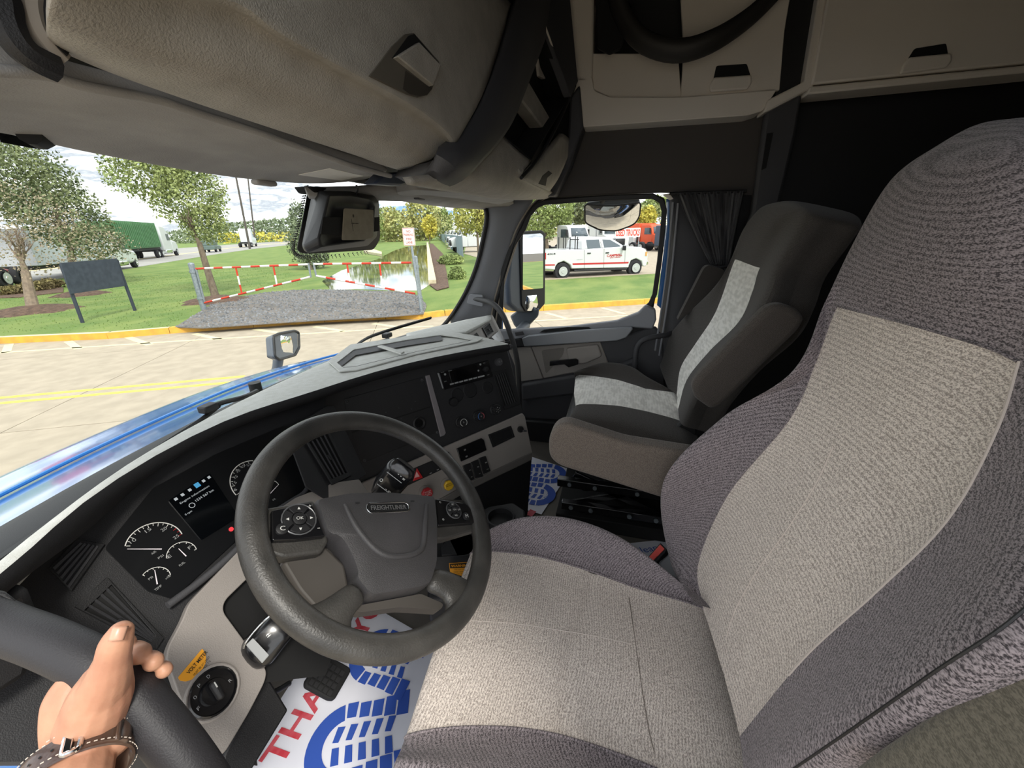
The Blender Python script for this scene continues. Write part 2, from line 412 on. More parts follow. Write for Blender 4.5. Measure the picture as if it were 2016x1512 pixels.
# gravel apron
gp = [(345, 645), (385, 620), (425, 596), (470, 586), (520, 577), (575, 572), (640, 571), (700, 572), (790, 575), (826, 583), (840, 602), (834, 619), (760, 625), (640, 631), (500, 640), (400, 647)]
o = flat('gravel_apron', gp, LZ, m_gravel, .02)
def inpoly(p, poly):
    c = False; n = len(poly)
    for i in range(n):
        a, b = poly[i], poly[i-1]
        if (a[1] > p[1]) != (b[1] > p[1]) and p[0] < (b[0]-a[0])*(p[1]-a[1])/(b[1]-a[1])+a[0]: c = not c
    return c
gw = [az(x, y, LZ) for x, y in gp]; gw2 = [(p.x, p.y) for p in gw]
xs = [p[0] for p in gw2]; ys = [p[1] for p in gw2]; vs = []; fs = []
def gz(p):
    return LZ+.02
while len(vs) < 3600*5:
    p = (random.uniform(min(xs), max(xs)), random.uniform(min(ys), max(ys)))
    if not inpoly(p, gw2): continue
    s_ = random.uniform(.02, .05); a = random.random()*6.28; k = len(vs)
    vs += [(p[0]+s_*math.cos(a+i*1.571)*random.uniform(.7, 1.2), p[1]+s_*math.sin(a+i*1.571), gz(p)) for i in range(4)]+[(p[0], p[1], gz(p)+s_*.9)]
    fs += [(k+i, k+(i+1) % 4, k+4) for i in range(4)]
o = mk('gravel', vs, fs, m_stone, smooth=False); tag(o, 'loose grey gravel covering the drive in front of the swing gates', 'gravel', kind='stuff')
# short grass tufts on the nearer lawn
cen = []
lw = [(p.x, p.y) for p in [az(x, y, LZ) for x, y in ((-100, 660), (330, 645), (400, 600), (440, 585), (600, 560), (560, 520), (300, 540), (-100, 575))]]
xs = [p[0] for p in lw]; ys = [p[1] for p in lw]
while len(cen) < 9000:
    p = (random.uniform(min(xs), max(xs)), random.uniform(min(ys), max(ys)))
    if inpoly(p, lw): cen.append((p[0], p[1], LZ+.012))
q = quads('grass_tufts', cen, .03, m_grassb, asp=.25, up=-1.5); tag(q, 'short blades of lawn grass beyond the yellow kerb', 'grass')
# road, car park, water
flat('road', [(-160, 575), (20, 558), (120, 548), (259, 528), (417, 502), (500, 490), (566, 483), (640, 477.5), (640, 472), (566, 474), (487, 479.5), (350, 489), (200, 500), (-160, 528)], LZ, m_asph, .02)
flat('road_line', [(-60, 546), (250, 514), (487, 484.5), (600, 476), (600, 475.6), (487, 483.8), (250, 512.5), (-60, 544)], LZ+.02, mat('lane', '#c9b98a', .8), .004)
flat('parking_lot', [(995, 557), (1071, 552), (1282, 540), (1420, 531), (1600, 480), (1600, 460), (920, 468), (914, 500), (955, 512)], LZ-.01, m_conc, .03)
m_water = mat('pond_water', '#333c2c', .05, col2='#666a3c', ns=.9, nd=10, sharp=(.44, .54), bump=.05, bs=3, spec=1)
pw = flat('pond_water', [(634, 554), (672, 533), (742, 511), (777, 493), (800, 486), (843, 482), (845, 520), (845, 562), (828, 573), (760, 572), (702, 570), (652, 572)], LZ-.005, m_water, .016, kind=None)
tag(pw, 'still green pond water streaked with floating algae beside the stone wall', 'pond', kind='stuff')
a, b = az(844, 561, LZ), az(840, 478, LZ); u = (b-a).normalized(); s_ = V((u.y, -u.x, 0)); wl = thing('pond_wall', 'low pale concrete retaining wall along the right side of the pond', 'wall', a)
m_wall = mat('pale_wall', '#cfc4a6', .9, col2='#b9ad90', ns=6); n = 14
for i in range(n):
    t0, t1 = (i/n)**2, ((i+1)/n)**2; ln = (b-a).length
    p = a+u*ln*t0; q = a+u*(ln*t1-.01)
    mk('wall_block', [p, q, q+s_*.35, p+s_*.35]+[x+UP*.22 for x in (p, q, q+s_*.35, p+s_*.35)], [(0, 3, 2, 1), (4, 5, 6, 7), (0, 1, 5, 4), (1, 2, 6, 5), (2, 3, 7, 6), (3, 0, 4, 7)], m_wall, wl, smooth=False)
flat('mulch_strip', [(846, 562), (846, 480), (852, 480), (872, 500), (880, 540), (884, 566), (860, 572)], LZ+.02, m_mulch, .03)
flat('drain_headwall', [(716, 498), (728, 491), (752, 500), (752, 505)], LZ+.01, m_wall, .25)
def mound(name, px, py, rw, z=LZ):
    c = az(px, py, z); vs = []; fs = []; n = 26
    for j, (k, h) in enumerate(((1, -.02), (.75, .07), (.35, .16), (.02, .2))):
        vs += [c+V((math.cos(6.283*i/n), math.sin(6.283*i/n), 0))*rw*k*(1+.12*math.sin(i*1.7))+UP*h for i in range(n)]
    for j in range(3): fs += [(j*n+i, j*n+(i+1) % n, (j+1)*n+(i+1) % n, (j+1)*n+i) for i in range(n)]
    fs.append(tuple(range(3*n, 4*n))); o = mk(name, vs, fs, m_mulch); o['kind'] = 'structure'; return c
# ---- trees
def branch(vs, fs, p, d, L_, r, depth, maxd, spread, up, seg=6):
    P = [p]; dd = d.copy(); n = 3
    for i in range(n):
        dd = (dd+V((random.uniform(-1, 1), random.uniform(-1, 1), random.uniform(-.6, 1)))*.16+UP*up*.1).normalized(); P.append(P[-1]+dd*L_/n)
    F = frames(P); k = len(vs)
    for i, q in enumerate(P):
        rr = r*(1-.45*i/n)
        vs += [q+(F[i][1]*math.cos(6.283*s/seg)+F[i][2]*math.sin(6.283*s/seg))*rr for s in range(seg)]
    for i in range(n): fs += [(k+i*seg+s, k+i*seg+(s+1) % seg, k+(i+1)*seg+(s+1) % seg, k+(i+1)*seg+s) for s in range(seg)]
    if depth >= maxd: return
    for j in range(random.choice((2, 3, 3)) if depth else 5):
        nd = (dd+V((random.uniform(-1, 1), random.uniform(-1, 1), random.uniform(-.3, .8)))*spread).normalized()
        branch(vs, fs, P[-1] if j % 2 else P[-2], nd, L_*random.uniform(.62, .8), r*.55, depth+1, maxd, spread, up, max(3, seg-1))
def tree(name, label, px, py, crowns, m, n, trunk_r, z=LZ, lean=0, leafpx=2.3, cat='tree', group=None, lump=.3, shell=.45, bare=0, trunk_top=None, asp=.6, seed=1):
    b = az(px, py, z); d = proj(b)[2]; t = thing(name, label, cat, b, group); s_ = d/FPX
    top = ad(*trunk_top, d) if trunk_top else b+UP*2
    vs, fs = [], []
    if trunk_r:
        tube('trunk', [b-UP*.1, b+(top-b)*.12, b+(top-b)*.6, top], [trunk_r*1.5, trunk_r, trunk_r*.85, trunk_r*.7], m_bark if not bare else m_barkp, t, seg=9)
        L0 = (crowns[0][3]*s_)*.55
        branch(vs, fs, top-(top-b)*.04, (top-b).normalized(), L0, trunk_r*.6, 0, 3 if not bare else 5, .75 if not bare else .85, .3)
        if vs: mk('branches', vs, fs, m_barkp if bare else m_bark, t)
    pts = []
    tot = sum(c[2]*c[3] for c in crowns)
    for i, (cx, cy, rx, ry) in enumerate(crowns):
        dd = d*(1+(c_ := (.02 if i else 0)))
        c = ad(cx, cy, dd); k = int(n*rx*ry/tot)
        ex = cr*1.0; B = blob(k, (0, 0, 0), (rx*s_, rx*s_*.8, ry*s_), lump, shell, seed+i)
        pts.append(B+np.array(c))
    if n: quads('foliage', np.concatenate(pts), leafpx*1.3*s_, m, t, asp=asp)
    return t
lf_g = mat('leaf_green', '#7d8b55', .8, col2='#98a066', ns=.9, island=.35, sheen=0)
lf_d = mat('leaf_dark', '#5f6b4c', .85, col2='#7a8258', ns=.6, island=.35)
lf_b = mat('leaf_brown', '#988a76', .85, col2='#8c8668', ns=1.1, island=.3)
lf_y = mat('leaf_yellow', '#c9b94a', .8, col2='#a9a850', ns=.5, island=.25)
lf_p = mat('leaf_pale', '#a3a86c', .85, col2='#c0b676', ns=.16, island=.3)
lf_o = mat('leaf_olive', '#6f8048', .85, col2='#93a060', ns=.3, island=.35)
mound('mulch_ring', 426, 592, 1.1); mound('mulch_ring', 66, 612, 1.25); mound('mulch_ring', 160, 580, 1.0)
tree('street_tree', 'green leafy tree with a leaning trunk behind the left gate post', 426, 590, [(300, 348, 82, 48), (375, 385, 72, 66), (402, 440, 46, 38), (340, 300, 105, 45)], lf_g, 15000, .13, trunk_top=(392, 478), leafpx=2.1, seed=4)
tree('bare_tree', 'half bare brown tree with spreading pale branches at the far left', 66, 612, [(80, 480, 150, 58), (20, 420, 110, 60)], lf_b, 3400, .16, trunk_top=(50, 535), leafpx=1.7, bare=1, seed=8)
tree('broad_evergreen', 'large dark drooping tree behind the bare brown tree', 150, 566, [(50, 360, 90, 72), (120, 425, 80, 66), (185, 478, 58, 38), (-40, 330, 120, 90)], lf_d, 19000, .2, trunk_top=(140, 500), leafpx=2.2, seed=12)
tree('conical_evergreen', 'grey green cone shaped tree behind the meeting ends of the gates', 612, 531, [(604, 480, 38, 46), (592, 440, 26, 42), (622, 505, 28, 22)], mat('leaf_grey', '#7f8a6c', .85, col2='#6c785c', ns=.8, island=.3), 6000, .12, trunk_top=(610, 505), leafpx=1.8, seed=20)
tree('pale_tree', 'pale yellow green tree mass beyond the pond left of the sign', 775, 476, [(775, 445, 45, 34)], lf_p, 2600, .3, trunk_top=(775, 455), leafpx=2.2, group=None, seed=31)
tree('pale_tree', 'taller pale tree beyond the pond just right of the parking sign', 838, 474, [(832, 425, 42, 45)], lf_p, 2600, .3, trunk_top=(836, 450), leafpx=2.2, seed=33)
tree('pale_tree', 'wide tree beyond the pond half hidden by the camera housing', 712, 480, [(715, 438, 48, 44)], lf_o, 2400, .3, trunk_top=(712, 455), leafpx=2.2, seed=35)
tree('yellow_tree', 'small bright yellow tree at the far end of the pond wall', 846, 480, [(846, 446, 17, 22)], lf_y, 1100, .12, trunk_top=(846, 466), leafpx=1.8, seed=40)
tree('round_tree', 'dark round tree left of the grey fence', 876, 470, [(874, 440, 22, 28)], lf_o, 1500, .2, trunk_top=(876, 452), leafpx=2, seed=42)
tree('lot_tree', 'yellow green tree in front of the parked white trucks beside the pillar', 943, 520, [(925, 425, 42, 36), (955, 440, 30, 30), (930, 385, 50, 30)], mat('leaf_lime', '#93984e', .8, col2='#b3ae5c', ns=.7, island=.3), 4200, .1, trunk_top=(940, 462), leafpx=2.3, seed=44)
tree('lot_tree', 'large green tree behind the tall door mirror', 1078, 507, [(1062, 437, 44, 42), (1100, 415, 40, 32), (1030, 400, 30, 28)], lf_o, 5200, .22, trunk_top=(1074, 462), leafpx=2.2, seed=46)
tree('lot_tree', 'dark green tree seen left of the round top mirror', 1140, 470, [(1140, 415, 42, 28)], lf_d, 2600, .25, trunk_top=(1140, 440), leafpx=2.2, seed=48)
tree('lot_tree', 'yellow leaved tree right of the round top mirror', 1278, 470, [(1275, 428, 22, 20)], lf_y, 1500, .25, trunk_top=(1278, 450), leafpx=2.2, seed=50)
tree('lot_tree', 'green tree behind the yellow one in the door window corner', 1300, 462, [(1290, 408, 34, 22), (1230, 405, 30, 16)], lf_o, 2400, .25, trunk_top=(1300, 440), leafpx=2.2, seed=52)
for px, py, rx, ry, lb in ((70, 573, 26, 12, 'low brown shrub on the mulch bed near the bare tree'), (98, 568, 22, 11, 'low brown shrub beside the drooping dark tree'), (22, 580, 26, 10, 'low brown shrub at the left end of the bed')):
    tree('low_shrub', lb, px, py, [(px, py-8, rx, ry)], mat('leaf_rust', '#7d7448', .9, col2='#665a3e', ns=2, island=.3), 900, 0, leafpx=1.8, cat='shrub', seed=px)
flat('mulch_bed', [(-80, 590), (-80, 578), (60, 572), (125, 566), (125, 576), (40, 586)], LZ, m_mulch, .03)
for px, py, rx, ry, lb in ((888, 512, 30, 10, 'clipped green hedge along the pond wall'), (900, 541, 20, 15, 'round dark green shrub at the near end of the hedge')):
    tree('hedge_shrub', lb, px, py+8, [(px, py, rx, ry)], lf_o, 1500, 0, leafpx=1.7, cat='shrub', seed=px, shell=.7)
# far woods
def woods(name, pts, d, m, n, thick, label):
    cen = []
    for _ in range(n):
        t = random.random()*(len(pts)-1); i = int(t); f_ = t-i
        x = pts[i][0]*(1-f_)+pts[i+1][0]*f_; y0 = pts[i][1]*(1-f_)+pts[i+1][1]*f_; y1 = pts[i][2]*(1-f_)+pts[i+1][2]*f_
        y0 += 3*noise.noise(V((x*.13, 0, d)))+1.5*noise.noise(V((x*.5, 1, d)))
        cen.append(tuple(ad(x, y0+(y1-y0)*random.random(), d*random.uniform(1, 1+thick))))
    o = quads(name, cen, 2.8*d/FPX, m); tag(o, label, 'woods', kind='stuff')
woods('distant_woods', [(180, 452, 484), (340, 455, 482), (430, 441, 478), (500, 434, 474), (560, 430, 472), (640, 436, 470)], 170, mat('leaf_far', '#6d7a5e', 1, col2='#7f8a6c', ns=.03, island=.15), 6500, .2, 'distant wooded ridge behind the road')
woods('distant_woods', [(640, 425, 474), (740, 430, 472), (860, 425, 470), (1010, 415, 466), (1120, 410, 462), (1400, 400, 458)], 120, mat('leaf_far2', '#87905f', 1, col2='#a3a46c', ns=.04, island=.2), 9000, .2, 'distant belt of pale trees behind the pond and the car park')
woods('distant_woods', [(430, 458, 480), (500, 456, 476), (600, 458, 474)], 150, lf_y, 700, .1, 'strip of yellowing trees at the foot of the wooded ridge')
# ---- swing gates, post, sign
gl, gr_ = az(402, 610, LZ), az(828, 612, LZ); gx = (gr_-gl).normalized(); gn = V((gx.y, -gx.x, 0)); 
if (CAM-gl).dot(gn) < 0: gn = -gn
GF = Fr(gl, gx, gn)
def gp_(px, py): return onp(px, py, gl, gn)
def taped(name, a, b, r, parent, w_=.32, ph=0):
    n = max(2, round((b-a).length/w_)); P = []
    for i in range(n): P += [a+(b-a)*i/n, a+(b-a)*(i+.999)/n]
    P.append(b); return tube(name, P, r, [m_red, m_wht], parent, seg=10, cols=lambda i: ((i//2)+ph) % 2, smooth=True)
def gate(label, tl, tr, bl, br, ups, end, ph):
    t = thing('swing_gate', label, 'gate', V((gp_(*bl).x, gp_(*bl).y, LZ)), 'striped swing gates across the gravel drive')
    taped('top_rail', gp_(*tl), gp_(*tr), .03, t, ph=ph); taped('bottom_rail', gp_(*bl), gp_(*br), .03, t, ph=ph)
    for a, b in ups: taped('upright', gp_(*a), gp_(*b), .025, t, .3)
    for e_ in end: tube('end_post', [gp_(*e_[0]), gp_(*e_[1])], .028, m_galv, t)
gate('left red and white striped swing gate on the thick grey post', (386, 529), (607, 520.5), (403, 596), (611, 545), [((464, 526), (476, 577)), ((538, 523), (545, 560))], [((386, 529), (403, 596)), ((607, 518), (612, 546))], 0)
gate('right red and white striped swing gate in front of the pond', (618, 520), (810, 517), (623, 543), (817, 578), [((683, 519), (689, 555)), ((747, 518), (753, 567))], [((617, 517), (623, 545))], 1)
def post(label, a, b, r, name='gate_post'):
    A, B = gp_(*a), gp_(*b); t = thing(name, label, 'post', B)
    tube('post_shaft', [B, A], r, m_galv, t, seg=14); lathe('post_cap', A, UP, [(r, 0), (r*.9, .03), (r*.3, .05)], m_galv, t)
    for k in (.25, .82): cyl('hinge_band', B+(A-B)*k, UP, r*1.25, .06, m_galv, t)
post('thick grey steel gate post at the left end of the gates', (376, 520), (402, 611), .085)
post('grey steel gate post just right of the parking sign', (818, 507), (830, 613), .06)
SN = Fr(onp(805, 466, gr_+gn*.25, gn), gx, gn); st = thing('parking_sign', 'small white NO PARKING FIRE LANE sign on a thin post', 'sign', az(830, 616, LZ))
tube('sign_post', [az(830, 616, LZ), SN.p(.01, .2, -.05)], .035, m_galv, st, seg=8)
hw, hh = .172, .235
prism('sign_plate', rnd([SN.p(a*hw, b*hh, 0) for a, b in ((-1, -1), (1, -1), (1, 1), (-1, 1))], .03), SN.n, .006, m_wht, st)
ringp('sign_border', rnd([SN.p(a*hw*.95, b*hh*.96, .006) for a, b in ((-1, -1), (1, -1), (1, 1), (-1, 1))], .03), rnd([SN.p(a*hw*.9, b*hh*.92, .006) for a, b in ((-1, -1), (1, -1), (1, 1), (-1, 1))], .025), SN.n, .001, m_red, st)
m_sred = mat('sign_red', '#a8342c', .5)
for s_, y, w_ in (('NO', .14, .12), ('PARKING', .05, .27), ('FIRE', -.06, .15), ('LANE', -.15, .19)): text('lettering', s_, SN, 0, y, w_, .065, m_sred, st, c=.008, bold=.01)
# ---- blank notice board
bl, br = az(163, 636, LZ), az(266, 612, LZ); bx = (br-bl).normalized(); bn = V((bx.y, -bx.x, 0)); bn = bn if (CAM-bl).dot(bn) > 0 else -bn
nb = thing('notice_board', 'blank dark slate board on two thin posts on the lawn', 'board', bl)
m_slate = mat('slate', '#3a424c', .7, col2='#2e3640', ns=8); m_slp = mat('slate_post', '#2e3540', .7)
prism('board_panel', [onp(x, y, bl, bn) for x, y in ((117, 517.5), (137, 579), (245, 563), (228, 509))], bn, .03, m_slate, nb, bevel=.004)
for a, b in (((120, 520), (163, 636)), ((229, 511), (266, 612))):
    A, B = onp(*a, bl-bn*.04, bn), onp(*b, bl-bn*.04, bn); tube('board_post', [B, A], .045, m_slp, nb, seg=8)
# ---- poles and signals
m_pole = mat('pole_wood', '#4b4640', .9)
def pole(label, b, t, r, name='utility_pole', m=m_pole):
    B = az(*b, LZ); A = ad(*t, proj(B)[2]); o = thing(name, label, 'pole', B); tube('pole_shaft', [B, A], [r, r*.8], m, o, seg=8); return o, A, proj(B)[2]
o, A, d = pole('tall dark utility pole nearest the leafy tree', (492, 490), (464, 345), .2)
o, A, d = pole('second dark utility pole right of the nearest one', (503, 482), (488, 350), .22)
o, A, d = pole('white signal pole beside the far crossing', (555, 472), (546, 422), .25, 'signal_pole', mat('pole_white', '#c8cbc8', .6))
tube('mast_arm', [ad(548, 443, d), ad(487, 444, d)], .14, MATS['pole_white'], o, seg=6); tube('lamp_arm', [ad(546, 422, d), ad(538, 423, d)], .1, MATS['pole_white'], o, seg=6)
for x in (516, 534): box('signal_head', ad(x, 444, d), (.8, .8, 2.0), mat('signal_amber', '#c98a3a', .6), o)
box('street_name_plate', ad(502, 447, d), (3, .2, .9), mat('plate_green', '#4e8a6a', .6), o)
# ---- vehicles
m_vw = mat('paint_white', '#cdd0d1', .3, coat=.6); m_tire = mat('tyre', '#26262a', .85); m_vg = mat('dark_glass', '#46525a', .12, spec=.8)
m_hub = mat('wheel_steel', '#c9cbcd', .35, .6); m_chr = mat('chrome', '#d7dadc', .12, 1); m_blk = mat('trim_black', '#1a1b1d', .6)
m_vred = mat('paint_red', '#b3262c', .35, coat=.5); m_green = mat('container_green', '#4f7d52', .6, col2='#456f49', ns=2)
def wheel(c, axis, r, w_, parent):
    a = V(axis).normalized(); t = lathe('wheel', V(c)-a*w_/2, a, [(r*.55, 0), (r*.93, 0), (r, w_*.15), (r, w_*.85), (r*.93, w_), (r*.6, w_), (r*.56, w_*.8)], m_tire, parent, seg=24)
    lathe('rim', V(c)+a*w_*.28, a, [(r*.56, w_*.52), (r*.5, w_*.4), (r*.3, w_*.35), (r*.22, w_*.6), (0, w_*.6)], m_hub, t, seg=20)
def prof(name, F, pts, z0, z1, m, parent, bevel=.03, tz=None):
    # side profile (a along, b up) swept from offset z0 to z1; tz(b) narrows it towards the top
    f_ = tz or (lambda b: 0); n = len(pts)
    vs = [F.p(a, b, z0-f_(b)) for a, b in pts]+[F.p(a, b, z1+f_(b)) for a, b in pts]
    fs = [tuple(range(n)), tuple(range(n, 2*n))[::-1]]+[(i, n+i, n+(i+1) % n, (i+1) % n) for i in range(n)]
    return mk(name, vs, fs, m, parent, bevel=bevel)
# pickup in the car park
p1, p2 = az(1107, 548, LZ), az(1250, 540, LZ); px_ = (p2-p1).normalized(); pn = V((px_.y, -px_.x, 0)); pn = pn if (CAM-p1).dot(pn) > 0 else -pn
PF = Fr(p1, px_, pn); pk = thing('pickup_truck', 'white four door pickup with red stripe parked beyond the grass strip', 'pickup', p1-pn*1)
def pz(pts): return [PF.loc(x, y) for x, y in zc(pts, 960, 370, 4.32)]
body = pz([(484, 532), (800, 523), (1165, 497), (1300, 502), (1345, 520), (1362, 560), (1362, 615), (1350, 665), (1325, 668)])
wa2 = pz([(1318, 660), (1310, 622), (1262, 600), (1220, 618), (1203, 660), (1200, 678)]); wa1 = pz([(716, 688), (705, 655), (650, 622), (600, 640), (578, 668), (575, 698), (486, 690)])
prof('body', PF, body+wa2+wa1, 0, -2.0, m_vw, pk, .04)
cb = pz([(805, 523), (815, 450), (842, 420), (870, 413), (1040, 418), (1085, 435), (1170, 497)]); 
b0 = cb[0][1]; bt = max(q[1] for q in cb)
tz = lambda b: .03+.22*(b-b0)/(bt-b0)
prof('cabin', PF, cb, 0, -2.0, m_vw, pk, .04, tz)
for nm, w4 in (('rear_window', [(852, 442), (962, 438), (966, 512), (852, 516)]), ('front_window', [(992, 438), (1055, 440), (1130, 488), (1138, 504), (996, 512)])):
    q = pz(w4); prism(nm, [PF.p(a, b, -tz(b)+.004) for a, b in q], PF.n, .008, m_vg, pk, smooth=False)
q = pz([(1092, 440), (1168, 492)]); 
mk('windscreen', [PF.p(q[0][0], q[0][1], -.3), PF.p(q[0][0], q[0][1], -1.7), PF.p(q[1][0]+.02, q[1][1], -1.85), PF.p(q[1][0]+.02, q[1][1], -.15)], [(0, 1, 2, 3)], m_vg, pk, solid=.01)
prism('stripe', [PF.p(a, b, 0) for a, b in pz([(484, 650), (572, 649), (572, 660), (484, 662)])], PF.n, .006, m_vred, pk, smooth=False)
prism('stripe', [PF.p(a, b, 0) for a, b in pz([(722, 641), (1200, 628), (1197, 642), (724, 656)])], PF.n, .006, m_vred, pk, smooth=False)
for a, b in (((822, 523), (822, 690)), ((990, 514), (988, 680)), ((1172, 498), (1165, 640)), ((972, 440), (975, 514))):
    qa, qb = pz([a, b]); tube('door_seam', [PF.p(*qa, .002 if a[1] > 450 else -.2), PF.p(*qb, .002)], .008, m_blk, pk, seg=4)
for c4 in ((862, 555), (1017, 551)):
    q, = pz([c4]); PF.box('door_handle', q[0], q[1], 0, .18, .05, .03, m_blk, pk)
q, = pz([(488, 580)]); PF.box('tail_light', q[0]+.02, q[1], -.1, .06, .3, .12, m_vred, pk)
q, = pz([(1352, 560)]); PF.box('headlight', q[0]-.03, q[1], -.3, .1, .2, .32, mat('lens_amber', '#d79a58', .3), pk)
q, = pz([(1148, 510)]); PF.box('side_mirror', q[0], q[1], .05, .1, .22, .22, m_blk, pk, bevel=.02)
q0, q1 = pz([(486, 705), (570, 712)]); prof('rear_bumper', PF, [(q0[0]-.12, q0[1]), (q1[0], q1[1]), (q1[0], q1[1]+.1), (q0[0]-.12, q0[1]+.14)], -.05, -1.95, m_chr, pk)
q0, q1 = pz([(1325, 650), (1368, 640)]); prof('front_bumper', PF, [(q0[0], q0[1]-.1), (q1[0]+.03, q1[1]-.08), (q1[0]+.03, q1[1]+.12), (q0[0], q0[1]+.1)], -.05, -1.95, m_chr, pk)
q0, q1 = pz([(720, 694), (1200, 678)]); prof('chassis', PF, [(q0[0]-1.5, q0[1]-.12), (q1[0]+.4, q1[1]-.12), (q1[0]+.4, q1[1]+.05), (q0[0]-1.5, q0[1]+.05)], -.3, -1.7, m_blk, pk)
tube('step_bar', [PF.p(q0[0]+.1, q0[1]-.06, -.02), PF.p(q1[0]-.1, q1[1]-.06, -.02)], .05, m_blk, pk)
for c4 in ((640, 710), (1258, 679)):
    q, = pz([c4]); wheel(PF.p(q[0], q[1]-.0, -.16), PF.n, .41, .26, pk); wheel(PF.p(q[0], q[1], -1.84), -PF.n, .41, .26, pk)
for c4 in ((725, 420), (770, 405), (790, 415)):
    q, = pz([c4]); tube('rack_post', [PF.p(q[0], q[1], -.3), PF.p(q[0], b0-.2, -.3)], .025, m_blk, pk, seg=6); tube('rack_post', [PF.p(q[0], q[1], -1.7), PF.p(q[0], b0-.2, -1.7)], .025, m_blk, pk, seg=6)
q = pz([(725, 440), (800, 440)]); tube('rack_rail', [PF.p(*q[0], -.3), PF.p(*q[1], -.3)], .025, m_blk, pk, seg=6)
def ptext(s, cx, cy, wpx, hpx, m):
    a, = pz([(cx, cy)]); b, = pz([(cx+wpx, cy-wpx*.01)]); c, = pz([(cx, cy+hpx)]); text('lettering', s, PF, a[0], a[1], abs(b[0]-a[0]), abs(a[1]-c[1]), m, pk, c=.004, rot=R_(1), bold=.04)
ptext('CAMPBELL', 1080, 573, 128, 22, m_vred); ptext('SUPPLY COMPANY', 1085, 592, 90, 8, m_vred); ptext('4X4', 541, 562, 74, 13, m_blk); ptext('SUPER DUTY', 783, 610, 50, 6, mat('grey_text', '#9a9ca0', .5))
# more trucks in the yard
def yard_truck(label, px, py, ang, scale, m, hood=True, boxm=None, name='parked_truck', group=None, tall=1):
    b = az(px, py, LZ); a = R_(ang); x = V((math.cos(a), math.sin(a), 0)); n_ = V((math.sin(a), -math.cos(a), 0)); F = Fr(b, x, n_); s_ = scale
    t = thing(name, label, 'truck', b, group)
    S_ = lambda pts: [(p*s_, q*s_) for p, q in pts]
    prof('hood', F, S_([(1.2, .6), (2.9, .6), (3.0, 1.3), (2.7, 1.55), (1.2, 1.75)]), 0, -2.1*s_, m, t, .06)
    prof('cab', F, S_([(-.9, .6), (1.2, .6), (1.25, 1.75), (.85, 2.6*tall), (.6, 2.75*tall), (-.9, 2.75*tall)]), .02, -2.12*s_, m, t, .08)
    prism('side_window', F.P(S_([(-.2, 1.7), (1.05, 1.7), (.7, 2.4), (-.2, 2.4)]), .03), F.n, .01, m_vg, t, smooth=False)
    q = S_([(1.3, 1.8), (.92, 2.5)]); mk('windscreen', [F.p(*q[0], -.15), F.p(*q[0], -1.95*s_), F.p(*q[1], -1.85*s_), F.p(*q[1], -.25)], [(0, 1, 2, 3)], m_vg, t, solid=.02)
    mk('grille', [F.p(3.02*s_, .75*s_, -.4*s_), F.p(3.02*s_, .75*s_, -1.7*s_), F.p(3.0*s_, 1.35*s_, -1.7*s_), F.p(3.0*s_, 1.35*s_, -.4*s_)], [(0, 1, 2, 3)], m_blk, t, solid=.04)
    prof('bumper', F, S_([(2.9, .35), (3.15, .35), (3.15, .7), (2.9, .7)]), .02, -2.12*s_, m_chr, t, .03)
    prof('chassis', F, S_([(-4, .55), (1.5, .55), (1.5, .8), (-4, .8)]), -.6*s_, -1.5*s_, m_blk, t, .02)
    for wx in (2.15, -2.6, -3.7): wheel(F.p(wx*s_, .5*s_, -.15), F.n, .5*s_, .28, t); wheel(F.p(wx*s_, .5*s_, -1.95*s_), -F.n, .5*s_, .28, t)
    for sgn in (.12, -2.24): 
        F.box('mirror', .95*s_, 2.1*s_, sgn*s_-.05, .08, .5, .16, m_blk, t)
    if boxm: prof('load_box', F, S_([(-4.2, .9), (-1.1, .9), (-1.1, 2.9), (-4.2, 2.9)]), .1, -2.2*s_, boxm, t, .03)
    return t
m_or = mat('crane_orange', '#d8552c', .5); m_navy = mat('paint_navy', '#3b4658', .4, coat=.4)
yard_truck('white bonneted truck facing the camera behind the pickup bed', 1106, 506, 222, .95, m_vw)
yard_truck('white service truck behind the pickup cab', 1178, 496, 200, 1, m_vw, boxm=m_vw)
yard_truck('white truck with green trimmed box beside the used trucks banner', 1215, 490, 215, 1, m_vw, boxm=mat('box_grey', '#b9bdb8', .5, col2='#7ea07e', ns=.8))
yard_truck('orange lift truck behind the used trucks banner', 1268, 492, 215, .95, m_or, boxm=m_or)
yard_truck('dark blue pickup facing the camera at the window edge', 1300, 496, 235, .9, m_navy)
fa, fb = az(912, 508, LZ), az(862, 467.5, LZ); fu = (fb-fa).normalized(); fr_ = V((fu.y, -fu.x, 0)); fr_ = fr_ if fr_.dot(V((0, -1, 0))) > 0 else -fr_
FT = thing('screened_fence', 'long fence clad in blue grey screening fabric along the truck yard', 'fence', fa)
m_fab = mat('fence_screen', '#83949b', .9, col2='#748790', ns=2); L_ = (fb-fa).length; n = 9
for i in range(n):
    t0, t1 = (i/n)**1.5, ((i+1)/n)**1.5; p = fa+fu*L_*t0; q = fa+fu*L_*t1*.998
    prism('screen_panel', [p+UP*.05, q+UP*.05, q+UP*1.9, p+UP*1.9], fr_, .03, m_fab, FT, smooth=False)
    tube('fence_post', [p, p+UP*2], .04, m_galv, FT, seg=6)
q = fa+fu*L_*.16; o = prism('banner', [q+UP*.5-fr_*.05, q+fu*L_*.05+UP*.5-fr_*.05, q+fu*L_*.05+UP*1.6-fr_*.05, q+UP*1.6-fr_*.05], -fr_, .01, m_wht, FT, smooth=False)
q2 = q+fu*L_*.01; prism('banner_mark', [q2+UP*.8-fr_*.07, q2+fu*L_*.03+UP*.8-fr_*.07, q2+fu*L_*.03+UP*1.3-fr_*.07, q2+UP*1.3-fr_*.07], -fr_, .01, m_vred, FT, smooth=False)
ang = math.degrees(math.atan2(-fr_.y, -fr_.x))
